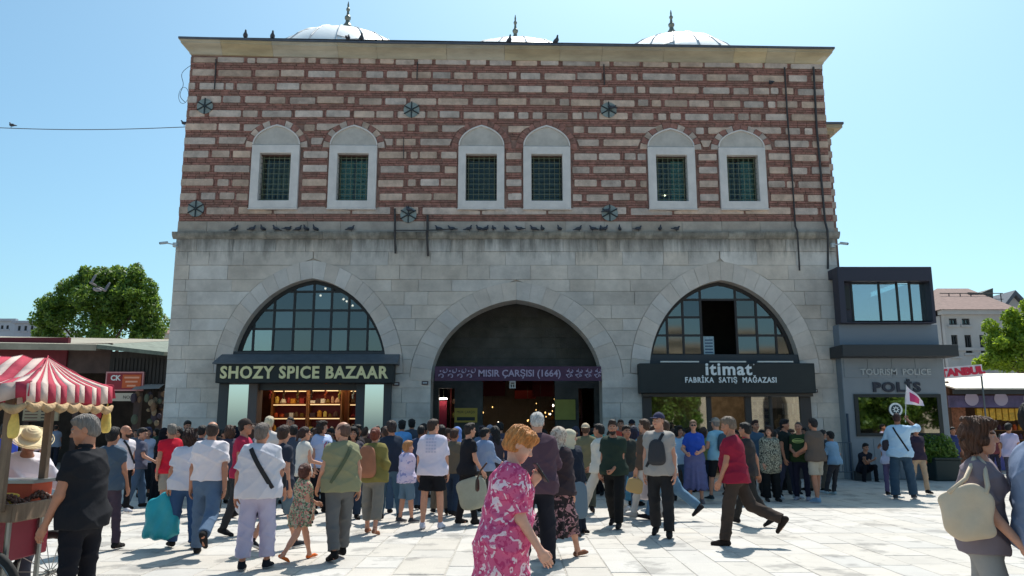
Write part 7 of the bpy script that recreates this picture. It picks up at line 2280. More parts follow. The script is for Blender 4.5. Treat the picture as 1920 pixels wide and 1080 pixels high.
crowd = [
 (345, 788, 18.0, 170, 'm', (40, 44, 50), 'short', DK, 'dark shirted man peeking out above the white shirts at the left'),
 (396, 800, 19.5, 40, 'm', (60, 52, 50), 'short', DK, 'dark haired onlooker left of the mirror panel'),
 (418, 803, 17.0, 150, 'm', (44, 40, 44), 'short', DK, 'dark clothed man before the left mirror panel'),
 (437, 800, 18.4, 200, 'f', (50, 44, 48), 'scarf', (30, 34, 44), 'woman in black headscarf before the left mirror panel'),
 (541, 779, 17.0, 196, 'm', (40, 38, 40), 'crop', DK, 'tall man in dark shirt facing the square before the spice shop'),
 (521, 800, 19.2, 30, 'f', (90, 60, 66), 'long', BRN, 'long haired woman in dull pink before the spice shelves'),
 (583, 802, 19.0, 100, 'm', (70, 74, 80), 'short', DK, 'man in slate shirt deep in the crowd before the spice shop'),
 (621, 803, 17.6, 250, 'm', (96, 104, 110), 'short', DK, 'man in grey shirt deep in the crowd left of the bald olive man'),
 (667, 795, 16.2, 110, 'f', (44, 40, 42), 'bob', DK, 'black haired woman right of the bald olive man'),
 (682, 802, 18.8, 10, 'm', (80, 60, 50), 'short', BRN, 'brown shirted man before the right mirror panel'),
 (719, 800, 18.6, 200, 'f', (60, 56, 60), 'bob', (80, 60, 50), 'brown haired woman behind the dark navy T-shirt man'),
 (752, 786, 18.2, 20, 'm', (70, 110, 176), 'tousled', (24, 22, 24), 'curly haired man in blue shirt in front of the pier'),
 (771, 785, 19.6, 330, 'm', (56, 60, 68), 'tousled', (22, 20, 22), 'curly haired man in grey in front of the pier'),
 (791, 794, 18.0, 60, 'f', (44, 44, 50), 'long', (26, 22, 22), 'long haired woman left of the oversized white T-shirt'),
 (838, 802, 17.0, 110, 'm', (58, 50, 46), 'short', BRN, 'brown shirted man just right of the oversized white T-shirt'),
 (857, 800, 16.2, 20, 'f', (60, 54, 58), 'scarf', (120, 146, 206), 'woman in sky blue headscarf with her back turned'),
 (903, 798, 17.8, 160, 'f', (74, 84, 100), 'bob', (60, 56, 64), 'woman in blue grey top right of the black T-shirt man'),
 (918, 797, 19.2, 200, 'f', (90, 80, 96), 'scarf', (150, 146, 158), 'woman in pale grey headscarf before the passage'),
 (937, 791, 18.4, 20, 'm', (52, 50, 60), 'short', DK, 'man in dark jacket before the passage left of the ginger hair'),
 (1052, 799, 17.6, 20, 'm', (70, 60, 64), 'cap', (110, 130, 186), 'man in pale blue cap beyond the beige headscarves'),
 (1076, 802, 20.0, 200, 'f', (60, 70, 60), 'long', DK, 'dark haired woman under the olive yellow board'),
 (1122, 793, 19.0, 190, 'f', (84, 150, 130), 'bob', DK, 'woman in sea green top behind the cream capped man'),
 (1166, 786, 20.0, 180, 'm', (170, 66, 50), 'short', BRN, 'man in orange red shirt behind the bearded man'),
 (1186, 786, 19.0, 190, 'm', (60, 54, 84), 'cap', (30, 30, 40), 'man in dark cap left of the white trousers man'),
 (1264, 803, 19.4, 30, 'm', (80, 90, 84), 'short', BRN, 'man in grey green before the clothing shop glass'),
 (1276, 798, 17.6, 190, 'f', (110, 130, 206), 'bob', DK, 'dark haired woman in periwinkle top left of the bright blue top'),
 (1322, 800, 20.4, 10, 'f', (110, 110, 70), 'long', BRN, 'woman in olive before the clothing shop doorway'),
 (1362, 797, 19.0, 200, 'f', (90, 80, 84), 'bun', DK, 'woman in mauve grey right of the light blue shirt'),
 (1432, 805, 20.4, 180, 'm', (60, 70, 90), 'short', DK, 'man in blue grey behind the patterned tunic woman'),
 (1466, 800, 20.8, 100, 'm', (130, 150, 200), 'short', DK, 'man in pale periwinkle shirt by the right shop glass'),
 (1514, 800, 20.4, 260, 'm', (50, 56, 50), 'short', DK, 'man in dark green grey at the right end of the clothing shop'),
 (665, 803, 20.6, 180, 'm', (60, 58, 60), 'short', DK, 'dark figure standing at the right end of the spice shelves'),
 (483, 803, 20.2, 10, 'f', (70, 56, 52), 'scarf', (120, 90, 80), 'woman in brown headscarf at the left end of the spice shelves'),
 (895, 806, 21.5, 10, 'm', (46, 44, 48), 'short', DK, 'dark figure entering under the yellow sign'),
 (955, 804, 22.5, 190, 'm', (90, 84, 80), 'short', DK, 'figure coming out of the dark passage'),
 (1020, 806, 23.0, 10, 'f', (60, 60, 66), 'long', DK, 'long haired figure entering the dark passage'),
 (1236, 804, 21.0, 180, 'f', (76, 70, 74), 'bun', DK, 'woman hidden behind the tall capped man'),
 (468, 796, 15.4, 30, 'f', (96, 92, 104), 'long', BRN, 'long haired woman in heather grey left of the lavender man'),
 (546, 796, 14.8, 20, 'm', (60, 70, 84), 'short', DK, 'man in storm blue T-shirt right of the navy T-shirt man'),
 (592, 800, 16.8, 60, 'f', (150, 120, 110), 'bun', BRN, 'woman in clay pink top left of the bald olive man'),
 (660, 799, 14.2, 200, 'f', (54, 50, 56), 'bob', DK, 'woman in black between the olive man and the backpack'),
 (722, 798, 15.2, 40, 'm', (88, 92, 88), 'short', BRN, 'man in sage grey right behind the tan backpack'),
 (787, 797, 15.6, 10, 'm', (48, 56, 74), 'crop', DK, 'cropped man in ink blue behind the fair haired boy'),
 (826, 796, 15.0, 330, 'f', (70, 46, 54), 'bun', DK, 'woman in maroon right of the oversized white T-shirt'),
 (850, 803, 14.6, 30, 'm', (84, 76, 64), 'short', BRN, 'man in khaki brown left of the black T-shirt man'),
 (908, 801, 15.4, 20, 'm', (98, 108, 126), 'short', DK, 'man in dusty blue shirt left of the ginger haired woman'),
 (928, 799, 16.4, 340, 'f', (60, 54, 60), 'long', DK, 'long haired woman in charcoal left of the ginger haired woman'),
 (1080, 800, 18.2, 200, 'f', (44, 48, 60), 'scarf', (60, 60, 74), 'woman in slate headscarf between the robed woman and the olive T-shirt'),
 (1112, 802, 19.4, 20, 'm', (66, 60, 58), 'short', DK, 'man in umber left of the bearded man'),
 (1176, 797, 14.8, 190, 'm', (58, 62, 58), 'short', DK, 'man in moss grey right of the bearded man'),
 (1224, 797, 16.2, 20, 'f', (84, 88, 100), 'bob', BRN, 'bobbed woman in steel grey left of the cap'),
 (1283, 804, 20.6, 170, 'm', (72, 66, 74), 'short', DK, 'man in aubergine grey left of the pleated skirt'),
 (1326, 803, 21.0, 200, 'm', (90, 90, 84), 'crop', GREYH, 'grey haired man right of the bright blue top'),
 (1372, 804, 20.4, 160, 'f', (54, 58, 64), 'long', DK, 'long haired woman in graphite left of the dark red T-shirt'),
 (1402, 804, 19.8, 20, 'm', (80, 74, 66), 'short', DK, 'man in bark brown behind the dark red T-shirt'),
 (1460, 804, 20.6, 30, 'm', (46, 52, 58), 'short', DK, 'man in midnight grey right of the patterned tunic'),
 (1487, 804, 21.2, 200, 'f', (70, 64, 70), 'bun', DK, 'woman in dark mauve left of the pale yellow print'),
 (1516, 804, 21.0, 150, 'm', (60, 66, 60), 'crop', DK, 'man in pine grey between the print T-shirt and cream shorts'),
 (258, 802, 16.0, 60, 'm', (64, 66, 78), 'short', DK, 'man in slate blue right of the white strapped T-shirt'),
 (330, 799, 15.8, 200, 'f', (70, 60, 64), 'long', DK, 'long haired woman in dusk brown behind the red T-shirt'),
 (374, 797, 15.0, 20, 'm', (84, 84, 92), 'short', DK, 'man in pewter grey between the two white T-shirts'),
 (427, 797, 14.4, 330, 'f', (60, 56, 66), 'bob', BRN, 'woman in dark plum right of the white polo'),
 (408, 806, 21.2, 20, 'm', (50, 52, 60), 'short', DK, 'short man in slate deep before the left shop post'),
 (560, 806, 21.4, 170, 'm', (150, 140, 130), 'short', BRN, 'man in sand coloured shirt inside the spice shop entrance'),
 (606, 806, 22.0, 30, 'f', (120, 60, 60), 'long', DK, 'long haired woman in dull red at the spice shelves'),
 (640, 806, 21.5, 200, 'm', (70, 66, 60), 'crop', DK, 'cropped man behind the bald head at the spice shelves'),
 (700, 806, 20.8, 190, 'f', (80, 74, 80), 'bob', DK, 'dark bobbed woman before the right mirror panel'),
 (826, 803, 18.8, 200, 'm', (40, 44, 50), 'short', DK, 'man in black behind the oversized white T-shirt'),
 (1005, 803, 19.6, 170, 'f', (70, 64, 72), 'scarf', (90, 84, 96), 'woman in plum grey headscarf by the passage mouth'),
 (1108, 806, 20.6, 30, 'm', (64, 60, 56), 'short', DK, 'man in dark brown behind the cream capped man'),
 (1146, 806, 21.2, 160, 'f', (84, 70, 60), 'long', BRN, 'brown haired woman hidden behind the bearded man'),
 (1206, 800, 18.0, 170, 'm', (52, 48, 70), 'short', DK, 'man in dark violet shirt left of the tall capped man'),
 (1298, 806, 20.0, 150, 'm', (60, 62, 66), 'short', DK, 'man in grey behind the bright blue top'),
 (1384, 806, 20.6, 200, 'm', (66, 60, 56), 'short', DK, 'man in brown grey in the clothing shop doorway'),
 (1455, 806, 18.8, 20, 'f', (86, 76, 80), 'bun', DK, 'woman in taupe behind the patterned tunic'),
 (1487, 804, 19.4, 190, 'm', (74, 80, 96), 'short', BRN, 'man in dusk blue behind the dark green print T-shirt'),
 (1545, 806, 19.8, 30, 'm', (64, 66, 70), 'short', DK, 'man in charcoal behind the brown T-shirt'),
]
for k, (px, hy, Y, fc, sx, col_, hr, hc, lab) in enumerate(crowd):
    r = random.Random(100 + k)
    cf = r.uniform(1.0, 1.55); col_ = tuple(min(215, int(v * cf)) for v in col_)
    kw = dict(sex=sx, face=fc + r.uniform(-35, 35), top=col_, tone=r.choice([1, 2, 2, 3]), fat=r.uniform(0, .6), seed=100 + k, loose=r.uniform(.005, .025), hyaw=r.uniform(-25, 25), hpitch=r.uniform(-2, 12), sleeve=r.choice([.55, .65, 1.9]))
    if hr.startswith('scarf'): kw.update(hair=hr, hatc=hc, skirt=(44, 42, 50), skirt_len=.15, skirt_r=.27)
    elif hr == 'cap': kw.update(hair='crop', hat='cap', hatc=hc, hairc=DK, bottom=r.choice([JEAN_D, BLK, CHAR]))
    else: kw.update(hair=hr, hairc=hc, bottom=r.choice([JEAN, JEAN_D, BLK, CHAR, (110, 100, 88)]))
    if r.random() < .5: kw.update(SOFT)
    if r.random() < .5: kw['ra'] = ('a', r.uniform(10, 30), 8, r.uniform(40, 90))
    PP(lab, px, hy, Y=Y, **kw)
PP('long haired woman in long pale blue dress left of the white trousers man', 1190, 797, Y=16.6, face=20, sex='f', dress=True, top=(96, 150, 172), skirt=(96, 150, 172), hair='long', hairc=(36, 32, 52), tone=1, sleeve=0, skirt_len=.12, skirt_r=.24, seed=77)
# kiosk customers
PP('shopper in dark blue just right of the police kiosk', 1793, 800, Y=26.5, face=150, top=(56, 66, 110), bottom=(44, 52, 84), hair='short', hairc=DK, tone=2, seed=78)
PP('shopper in lavender white shirt at the kiosk counter near the right edge', 1899, 792, Y=21, face=20, fat=.2, top=(190, 180, 206), bottom=(70, 70, 84), hair='short', hairc=DK, tone=2, seed=79)
PP('dark haired shopper under the yellow packages', 1868, 806, Y=26, face=200, top=(110, 60, 66), bottom=(44, 44, 60), hair='short', hairc=DK, tone=2, seed=80)

# ------------------------------------------------------------------ things carried
def carried(name, label, cat, build, m, smooth=True, **k):
    o = build.build(name, m, smooth=smooth)
    return tag(o, label, cat)
def bag_sdf(name, label, cat, centre, size, m, folds=.02, fz=9, top_pinch=.5, rz=0, h=.012, seedv=0, handle=None, mh=None, top_open=False, tilt=0):
    """soft bag: centre (x,y,z) of its body, size half extents"""
    hx, hy, hz = size
    s = SDF()
    s._b((0, 0, 0), (hx * 1.25, hy * 1.6 + .02, hz * 1.12))
    def f(F, X, Y, Z):
        t = np.clip((Z + hz) / (2 * hz), 0, 1)
        wx = hx * (1 - (1 - top_pinch) * t ** 2.2); wy = hy * (1.15 - .75 * t) * (1 - .25 * (1 - t) ** 4)
        d = (np.abs(X / wx) ** 3.0 + np.abs(Y / wy) ** 2.2 + np.abs(Z / hz) ** 6) ** (1 / 3.0) - 1
        d = d * min(hx, hy, hz) * .9
        return d + folds * hy * 2.5 * (np.sin(fz * X / hx + 3 * Z / hz + seedv) * (.3 + t) + .6 * np.sin(fz * 1.7 * X / hx - 5 * Z / hz + 2 * seedv)) * .35
    s.fn(f)
    V, Q = s.mesh(h)
    R = rotm('Z', rz) @ rotm('Y', tilt)
    V = xf(V, R, centre)
    o = np_mesh(name, V, Q, [m], None, None)
    if handle is not None:
        hm_ = MB()
        for pts, r in handle: hm_.tube(pts, r, mh or m, 6)
        hm_.build('handle', mh or m, o, smooth=True)
    return tag(o, label, cat)
def wrist(i, side):
    A = i['A'][side]
    d = (A[2] - A[1]).normalized()
    return i['w'](A[2] + d * .085 * i['s'])
M_turq = mat('turquoise_plastic', lin((40, 156, 168)), .45, var=.08, scale=3, spec=.4, bump=.5, bscale=6)
w_ = wrist(I['bagw'], -1)
bag_sdf('plastic_bag', 'big bulging turquoise plastic bag carried low at the left', 'bag', (w_.x - .06, w_.y + .02, w_.z - .31), (.25, .12, .30), M_turq, .11, 6, .45, rz=.1, seedv=1.0, handle=[([(w_.x - .03, w_.y, w_.z - .04), (w_.x, w_.y, w_.z), (w_.x + .02, w_.y, w_.z - .05)], .014)])
w_ = wrist(I['mcap'], 1)
bag_sdf('plastic_bag', 'flat white plastic bag hanging between the jeans and the lavender trousers', 'bag', (w_.x, w_.y, w_.z - .24), (.13, .05, .22), mat('white_plastic', lin((210, 206, 214)), .5, bump=.4, bscale=8), .05, 5, .4, seedv=2, handle=[([(w_.x - .03, w_.y, w_.z - .05), (w_.x, w_.y, w_.z + .0), (w_.x + .03, w_.y, w_.z - .05)], .008)])
w_ = wrist(I['blkT'], -1)
M_canvas = mat('grey_green_canvas', lin((158, 158, 140)), .85, var=.08, scale=6, bump=.4)
w_ = wrist(I['blkT'], 1)
bag_sdf('canvas_bag', 'big grey green canvas bag with short handles left of the pink dress', 'bag', (w_.x - .20, w_.y - .08, w_.z - .28), (.24, .085, .26), M_canvas, .03, 3, 1.02, rz=.0, seedv=.5, tilt=-.22,
        handle=[([(w_.x - .30, w_.y - .08, w_.z - .06), (w_.x - .12, w_.y - .05, w_.z - .0), (w_.x, w_.y, w_.z - .0), (w_.x + .01, w_.y - .05, w_.z - .08)], .011)])
w_ = wrist(I['abaya'], 1)
bag_sdf('shopping_bag', 'flat grey blue shopping bag against the black robe', 'bag', (I['abaya']['root'].location.x + .10, I['abaya']['root'].location.y - .36, .52), (.14, .04, .27), mat('grey_blue_bag', lin((96, 114, 128)), .7), .02, 4, .9, seedv=.9, handle=[([(I['abaya']['root'].location.x + .04, I['abaya']['root'].location.y - .36, .76), tuple(w_), (I['abaya']['root'].location.x + .16, I['abaya']['root'].location.y - .36, .76)], .007)])
w_ = wrist(I['tanb'], -1)
bag_sdf('handbag', 'tan leather handbag hanging beside the tall capped man', 'bag', (w_.x - .02, w_.y - .02, w_.z - .20), (.15, .06, .13), mat('tan_leather', lin((196, 160, 104)), .6), .02, 4, .8, seedv=.9, tilt=.25, handle=[([(w_.x - .08, w_.y - .02, w_.z - .10), (w_.x, w_.y, w_.z), (w_.x + .06, w_.y - .02, w_.z - .10)], .009)])
w_ = wrist(I['tanb'], 1)
bag_sdf('plastic_bag', 'thin white carrier bag hanging at the hip left of the tall capped man', 'bag', (w_.x - .02, w_.y - .06, w_.z - .25), (.17, .07, .22), mat('thin_white_plastic', lin((206, 196, 200)), .4), .06, 6, .35, seedv=4, handle=[([(w_.x - .03, w_.y - .03, w_.z - .05), (w_.x, w_.y, w_.z), (w_.x + .03, w_.y - .03, w_.z - .05)], .008)])

# straps and worn bags
M_strapk = mat('black_webbing', lin((34, 34, 38)), .8)
strap(I['lav'], -1, M_strapk, .026)
strap(I['strapw'], 1, M_strapk, .020)
strap(I['olive'], 1, mat('olive_webbing', lin((80, 88, 66)), .8), .022)
strap(I['cap'], -1, M_strapk, .022)
strap(I['guide'], -1, M_strapk, .018)
def worn(info, local, size, name, label, m, top_pinch=.8, folds=.02, h=.012):
    c = info['w'](local)
    return bag_sdf(name, label, 'bag', tuple(c), size, m, folds, 4, top_pinch, rz=info['root'].rotation_euler.z, h=h, seedv=1.3)
i = I['cap']; worn(i, i['waist'] + Vector((.015, .165, .06)), (.135, .06, .19), 'sling_bag', 'black sling bag worn on the chest of the tall capped man', mat('black_nylon', lin((46, 46, 50)), .6), .7)
i = I['backp']; worn(i, i['waist'] + Vector((-.03, -.20, .06)), (.15, .10, .24), 'backpack', 'tan brown backpack on the red haired woman', mat('tan_backpack', lin((150, 98, 72)), .8, var=.15, scale=4), .75)
i = I['lblue']; worn(i, i['waist'] + Vector((0, -.20, .10)), (.13, .08, .20), 'backpack', 'dark blue daypack on the light blue shirt', mat('navy_pack', lin((44, 66, 80)), .8), .75)
i = I['guide']; worn(i, i['P0'] + Vector((-.22, -.06, .14)), (.13, .06, .13), 'shoulder_bag', 'dark maroon shoulder bag at the hip of the tour guide', mat('maroon_bag', lin((44, 30, 36)), .6), .9)
i = I['lav']; worn(i, i['P0'] + Vector((.22, .06, .10)), (.08, .05, .10), 'crossbody_bag', 'small black crossbody bag on the right hip of the big lavender man', M_strapk, .9)
# guide's flag
i = I['guide']; hw = wrist(i, 1)
fl = empty('flag', 'small white flag with pink centre on a thin stick held up by the tour guide', 'flag', tuple(hw))
tip = Vector((P(1700, 722, hw.y)[0], hw.y + .02, P(1700, 722, hw.y)[1]))
kid(MB().tube([hw - Vector((0, 0, .1)), tip], .009, M_strip, 6), 'stick', fl)
fv = []; nx_, nz_ = 9, 5
top_l, bot_l, far_ = tip, hw.lerp(tip, .42), Vector((P(1733, 757, hw.y)[0], hw.y + .02, P(1733, 757, hw.y)[1]))
mbp = MB()
vs = []
for a in range(nx_ + 1):
    for b in range(nz_ + 1):
        t = a / nx_; u = b / nz_
        p = top_l.lerp(far_ + Vector((0, 0, .06)), t).lerp(bot_l.lerp(far_ - Vector((0, 0, .05)), t), u)
        vs.append(p + Vector((0, .035 * math.sin(t * 8 + u * 2), 0)))
fs = [(a * (nz_ + 1) + b, (a + 1) * (nz_ + 1) + b, (a + 1) * (nz_ + 1) + b + 1, a * (nz_ + 1) + b + 1) for a in range(nx_) for b in range(nz_)]
M_flw = mat('flag_white', lin((226, 214, 222)), .8); M_flp = mat('flag_pink', lin((196, 60, 110)), .8)
for k, f_ in enumerate(fs):
    a, b = divmod(k, nz_)
    mbp.add([vs[q] for q in f_], [(0, 1, 2, 3)], M_flp if (2 <= a <= 6 and 1 <= b <= 3) else M_flw)
kid(mbp, 'cloth', fl)
# chest prints
def chest_print(info, yoff, m, kind, name='shirt_print', back=False):
    sgn = -1 if back else 1
    mb = MB()
    cz = info['chest'].z + yoff
    if kind == 'oval':
        for a in range(9):
            x = (a - 4) * .026
            mb.box(x - .011, x + .011, 0, .004, -.018, .020 - .002 * abs(a - 4), m)
        mb.tube([(.125 * math.cos(t), .002, .045 * math.sin(t)) for t in [2 * math.pi * q / 20 for q in range(21)]], .006, m, 4)
    elif kind == 'block':
        for r_ in range(5):
            for c_ in range(4): mb.box(-.085 + c_ * .045, -.05 + c_ * .045, 0, .003, .11 - r_ * .05, .14 - r_ * .05, m)
    elif kind == 'ny':
        mb.tube([(-.05, 0, -.05), (-.05, 0, .05), (.0, 0, -.05), (.0, 0, .05)], .010, m, 5)
        mb.tube([(-.01, 0, .06), (.03, 0, 0), (.03, 0, -.06)], .010, mat('print_red', lin((190, 60, 80)), .8), 5); mb.tube([(.075, 0, .06), (.03, 0, 0)], .010, MATS['print_red'], 5)
    nv = []
    for (x, y, z) in mb.v:                                   # lay the print on the cloth
        p = on_cloth(info, sgn * x, cz + z, sgn, .0025)
        nv.append((sgn * x, (p.y if p is not None else sgn * .15) + sgn * y * .5, cz + z))
    mb.v = nv
    return mb.build(name, m, info['root'])
chest_print(I['gtee'], .01, mat('print_lime', lin((176, 190, 110)), .8), 'oval')
chest_print(I['white'], -.01, mat('print_mauve', lin((190, 184, 206)), .8), 'block', back=True)
chest_print(I['nyt'], -.02, mat('print_navy', lin((50, 50, 96)), .8), 'ny')
# phone, lanyard details of the nearest woman, cream shoulder bag of the right woman
i = I['pink']; hw = wrist(i, -1)
ph = MB().box(-.037, .037, -.005, .005, -.075, .075, M_black)
po = tag(ph.build('phone'), 'dark phone in the hands of the woman in the pink dress', 'phone'); po.location = hw + Vector((.02, -.02, .01)); po.rotation_euler = (rad(35), 0, rad(-70)); bevel(po, .004)
bag_sdf('handbag', 'dark brown handbag tucked behind the arm of the woman in the pink dress', 'bag', (-.235, 5.44, 1.215), (.016, .028, .05), mat('brown_leather', lin((70, 54, 40)), .6), .02, 4, .7, seedv=2, handle=[([(-.235, 5.44, 1.255), (-.21, 5.42, 1.31), (-.17, 5.38, 1.36)], .006)])
i = I['tote']
M_cream2 = mat('cream_canvas', lin((204, 184, 158)), .8, var=.07, scale=5, bump=.4, bscale=10)
sh = i['w'](i['shz'] + Vector((i['shw'] * .62, 0, .066)))
ct = Vector((i['root'].location.x - .20, i['root'].location.y - .22, 1.07))
tb = bag_sdf('tote_bag', 'large cream canvas shoulder bag hanging at the side of the bobbed haired woman', 'bag', tuple(ct), (.145, .055, .165), M_cream2, .10, 3, .93, rz=-.45, seedv=.7, h=.009, tilt=-.12,
   handle=[([tuple(ct + Vector((-.09, .03, .12))), tuple(ct.lerp(sh, .45) + Vector((-.05, -.03, .06))), tuple(sh + Vector((-.035, -.03, .0))), tuple(sh + Vector((.0, .02, .012)))], .015),
           ([tuple(ct + Vector((.09, -.06, .12))), tuple(ct.lerp(sh, .45) + Vector((.05, -.09, .02))), tuple(sh + Vector((.015, -.05, -.02))), tuple(sh + Vector((.02, .01, .01)))], .015)])
# ------------------------------------------------------------------ chestnut and corn cart
cart = empty('chestnut_cart', 'red street cart selling corn and chestnuts under a red and white striped awning', 'cart', (-4.8, 6.9, 0))
M_maroon = mat('cart_maroon', lin((128, 30, 48)), .5, var=.1)
M_brass = mat('cart_brass', lin((196, 168, 84)), .35, .7)
M_steel = mat('cart_steel', lin((150, 150, 146)), .35, .8)
M_cwood = mat('cart_wood', lin((120, 100, 82)), .7, var=.25, scale=3, stretch=(6, 6, 1))
cx0, cx1 = -6.3, -3.92
cy0, cy1 = 6.35, 7.15
bevel(kid(MB().box(cx0, cx1, cy0, cy1, .90, .945, M_steel), 'tray', cart), .008)
for (a, b, c, d) in ((cx0, cx1, cy0 - .03, cy0), (cx0, cx1, cy1, cy1 + .03), (cx1, cx1 + .03, cy0 - .03, cy1 + .03)):
    bevel(kid(MB().box(a, b, c, d, .86, 1.0, M_cwood), 'rim', cart), .006)
bevel(kid(MB().box(cx0, -4.08, cy0 + .02, cy1 - .02, .52, .858, M_maroon), 'body', cart), .01)
for k in range(4):
    xx = -5.55 + k * .38
    kid(MB().box(xx, xx + .30, cy0 + .0, cy0 + .019, .56, .83, M_maroon), 'side_panel', cart)
    kid(MB().box(xx + .315, xx + .355, cy0 - .015, cy0 + .018, .50, .86, M_brass), 'trim', cart)
for (xx, yy_) in ((-3.97, cy0 + .03), (-4.05, cy1 - .2), (-5.9, cy0 + .03), (-5.9, cy1 - .03)):
    kid(MB().tube([(xx, yy_, .0), (xx, yy_, .86)], .022, M_steel, 8), 'leg', cart)
kid(MB().tube([(-4.55, cy0 - .05, .12), (-4.30, cy0 - .05, .84)], .022, M_brass, 8), 'brace', cart)
kid(MB().tube([(-4.02, cy0 - .03, .14), (-4.02, cy0 - .03, .84)], .016, M_brass, 8), 'brace', cart)
for yw in (cy0 - .10, cy1 + .10):
    wx, wr = -4.10, .33
    rim_pts = [(wx + wr * math.cos(t), yw, wr + wr * math.sin(t)) for t in [2 * math.pi * q / 32 for q in range(33)]]
    tyre = kid(MB().tube(rim_pts, .032, mat('tyre_rubber', lin((34, 34, 34)), .8), 10, caps=False), 'tyre', cart, smooth=True)
    sp = MB()
    sp.tube([(wx + .295 * math.cos(t), yw, wr + .295 * math.sin(t)) for t in [2 * math.pi * q / 24 for q in range(25)]], .011, M_steel, 6)
    for k in range(14):
        t = 2 * math.pi * k / 14
        sp.tube([(wx, yw, wr), (wx + .29 * math.cos(t), yw, wr + .29 * math.sin(t))], .004, M_steel, 4)
    sp.tube([(wx, yw - .05, wr), (wx, yw + .05, wr)], .03, M_steel, 10)
    sp.build('wheel_rim', None, tyre)
kid(MB().tube([(-4.10, cy0 - .1, .33), (-4.10, cy1 + .1, .33)], .014, M_steel, 8), 'axle', cart)
for (xx, yy_, zt) in ((-3.99, cy0 - .08, 1.90), (-4.16, cy1 - .05, 1.96), (-6.1, cy0 + .05, 1.93), (-6.1, cy1 - .05, 1.98)):
    kid(MB().box(xx - .028, xx + .028, yy_ - .028, yy_ + .028, .945, zt, M_cwood), 'post', cart)
# striped canvas: hip roof with sagging panels and a valance
M_cr = mat('awning_red', lin((172, 54, 74)), .9, var=.15, scale=5, bump=.6, bscale=9); M_cw = mat('awning_white', lin((200, 178, 168)), .9, var=.10, scale=5, bump=.6, bscale=9)
ax0, ax1, ay0, ay1 = -6.6, -3.77, 6.10, 7.40
rx1, ry_, rzz = -4.02, 6.75, 2.19
aw = MB(); wr_ = random.Random(4)
N = 30
def eave(i, side):
    t = i / N
    if side == 'f':  x = ax0 + (ax1 - ax0) * t; return Vector((x, ay0 + .03 * math.sin(i * 1.3), 1.93 + .02 * math.sin(i * .9)))
def ridge(i):
    t = i / N; x = ax0 + (ax1 - ax0) * t
    return Vector((min(x, rx1), ry_, rzz + .012 * math.sin(i * 1.1)))
for i in range(N):
    m = M_cr if i % 2 else M_cw
    for (yy_, ff) in ((ay0, 1), (ay1, -1)):
        cols = []
        for j in (i, i + 1):
            e = eave(j, 'f'); r = ridge(j)
            if ff < 0: e = Vector((e.x, ay1 - .02 * math.sin(j), e.z + .03))
            col_ = []
            for q in range(6):
                u = q / 5; p = r.lerp(e, u); p.z -= .06 * math.sin(math.pi * u) + .022 * math.sin(j * .9 + q * 1.7) * math.sin(math.pi * u) + .010 * math.sin(j * 2.7)
                col_.append(p)
            lo_ = Vector((e.x + .02 * math.sin(j * 1.3), e.y - ff * (.012 + .03 * math.sin(j * 1.9)), e.z - .14 + .025 * math.sin(j * 1.1)))
            col_.append(lo_)
            cols.append(col_)
        a, b = cols
        vs = a + b; n = len(a)
        aw.add(vs, [(q, q + 1, n + q + 1, n + q) for q in range(n - 1)], m)
# right hip end
M2 = 14
for i in range(M2):
    m = M_cr if i % 2 else M_cw
    cols = []
    for j in (i, i + 1):
        t = j / M2
        e = Vector((ax1 + .01 * math.sin(j * 2), ay0 + (ay1 - ay0) * t, 1.93 + .03 * t + .01 * math.sin(j)))
        r = Vector((rx1, ry_, rzz))
        col_ = [r.lerp(e, q / 5) - Vector((0, 0, .03 * math.sin(math.pi * q / 5))) for q in range(6)] + [e + Vector((.01, 0, -.15))]
        cols.append(col_)
    a, b = cols; n = len(a)
    aw.add(a + b, [(q, q + 1, n + q + 1, n + q) for q in range(n - 1)], m)
awo = kid(aw, 'awning', cart, smooth=True)
so = awo.modifiers.new('thick', 'SOLIDIFY'); so.thickness = .006
# plush roll along the lower edge
M_plush = mat('plush_edging', lin((178, 148, 112)), .95, var=.25, scale=12, bump=1.0, bscale=30)
for i in range(17):
    x = ax0 + (ax1 - ax0) * (i + .5) / 17
    sag = .03 * abs(math.sin(i * 1.57))
    pts = [(x - .10 + .2 * q / 6, ay0 - .01, 1.775 - .045 * math.sin(math.pi * q / 6)) for q in range(7)]
    kid(MB().tube(pts, .03, M_plush, 8, rs=[.014, .026, .034, .038, .034, .026, .014]), 'edging_swag', cart, smooth=True)
for i in range(7):
    y = ay0 + (ay1 - ay0) * (i + .5) / 7
    pts = [(ax1 + .01, y - .10 + .2 * q / 6, 1.79 - .045 * math.sin(math.pi * q / 6)) for q in range(7)]
    kid(MB().tube(pts, .03, M_plush, 8, rs=[.014, .026, .034, .038, .034, .026, .014]), 'edging_swag', cart, smooth=True)
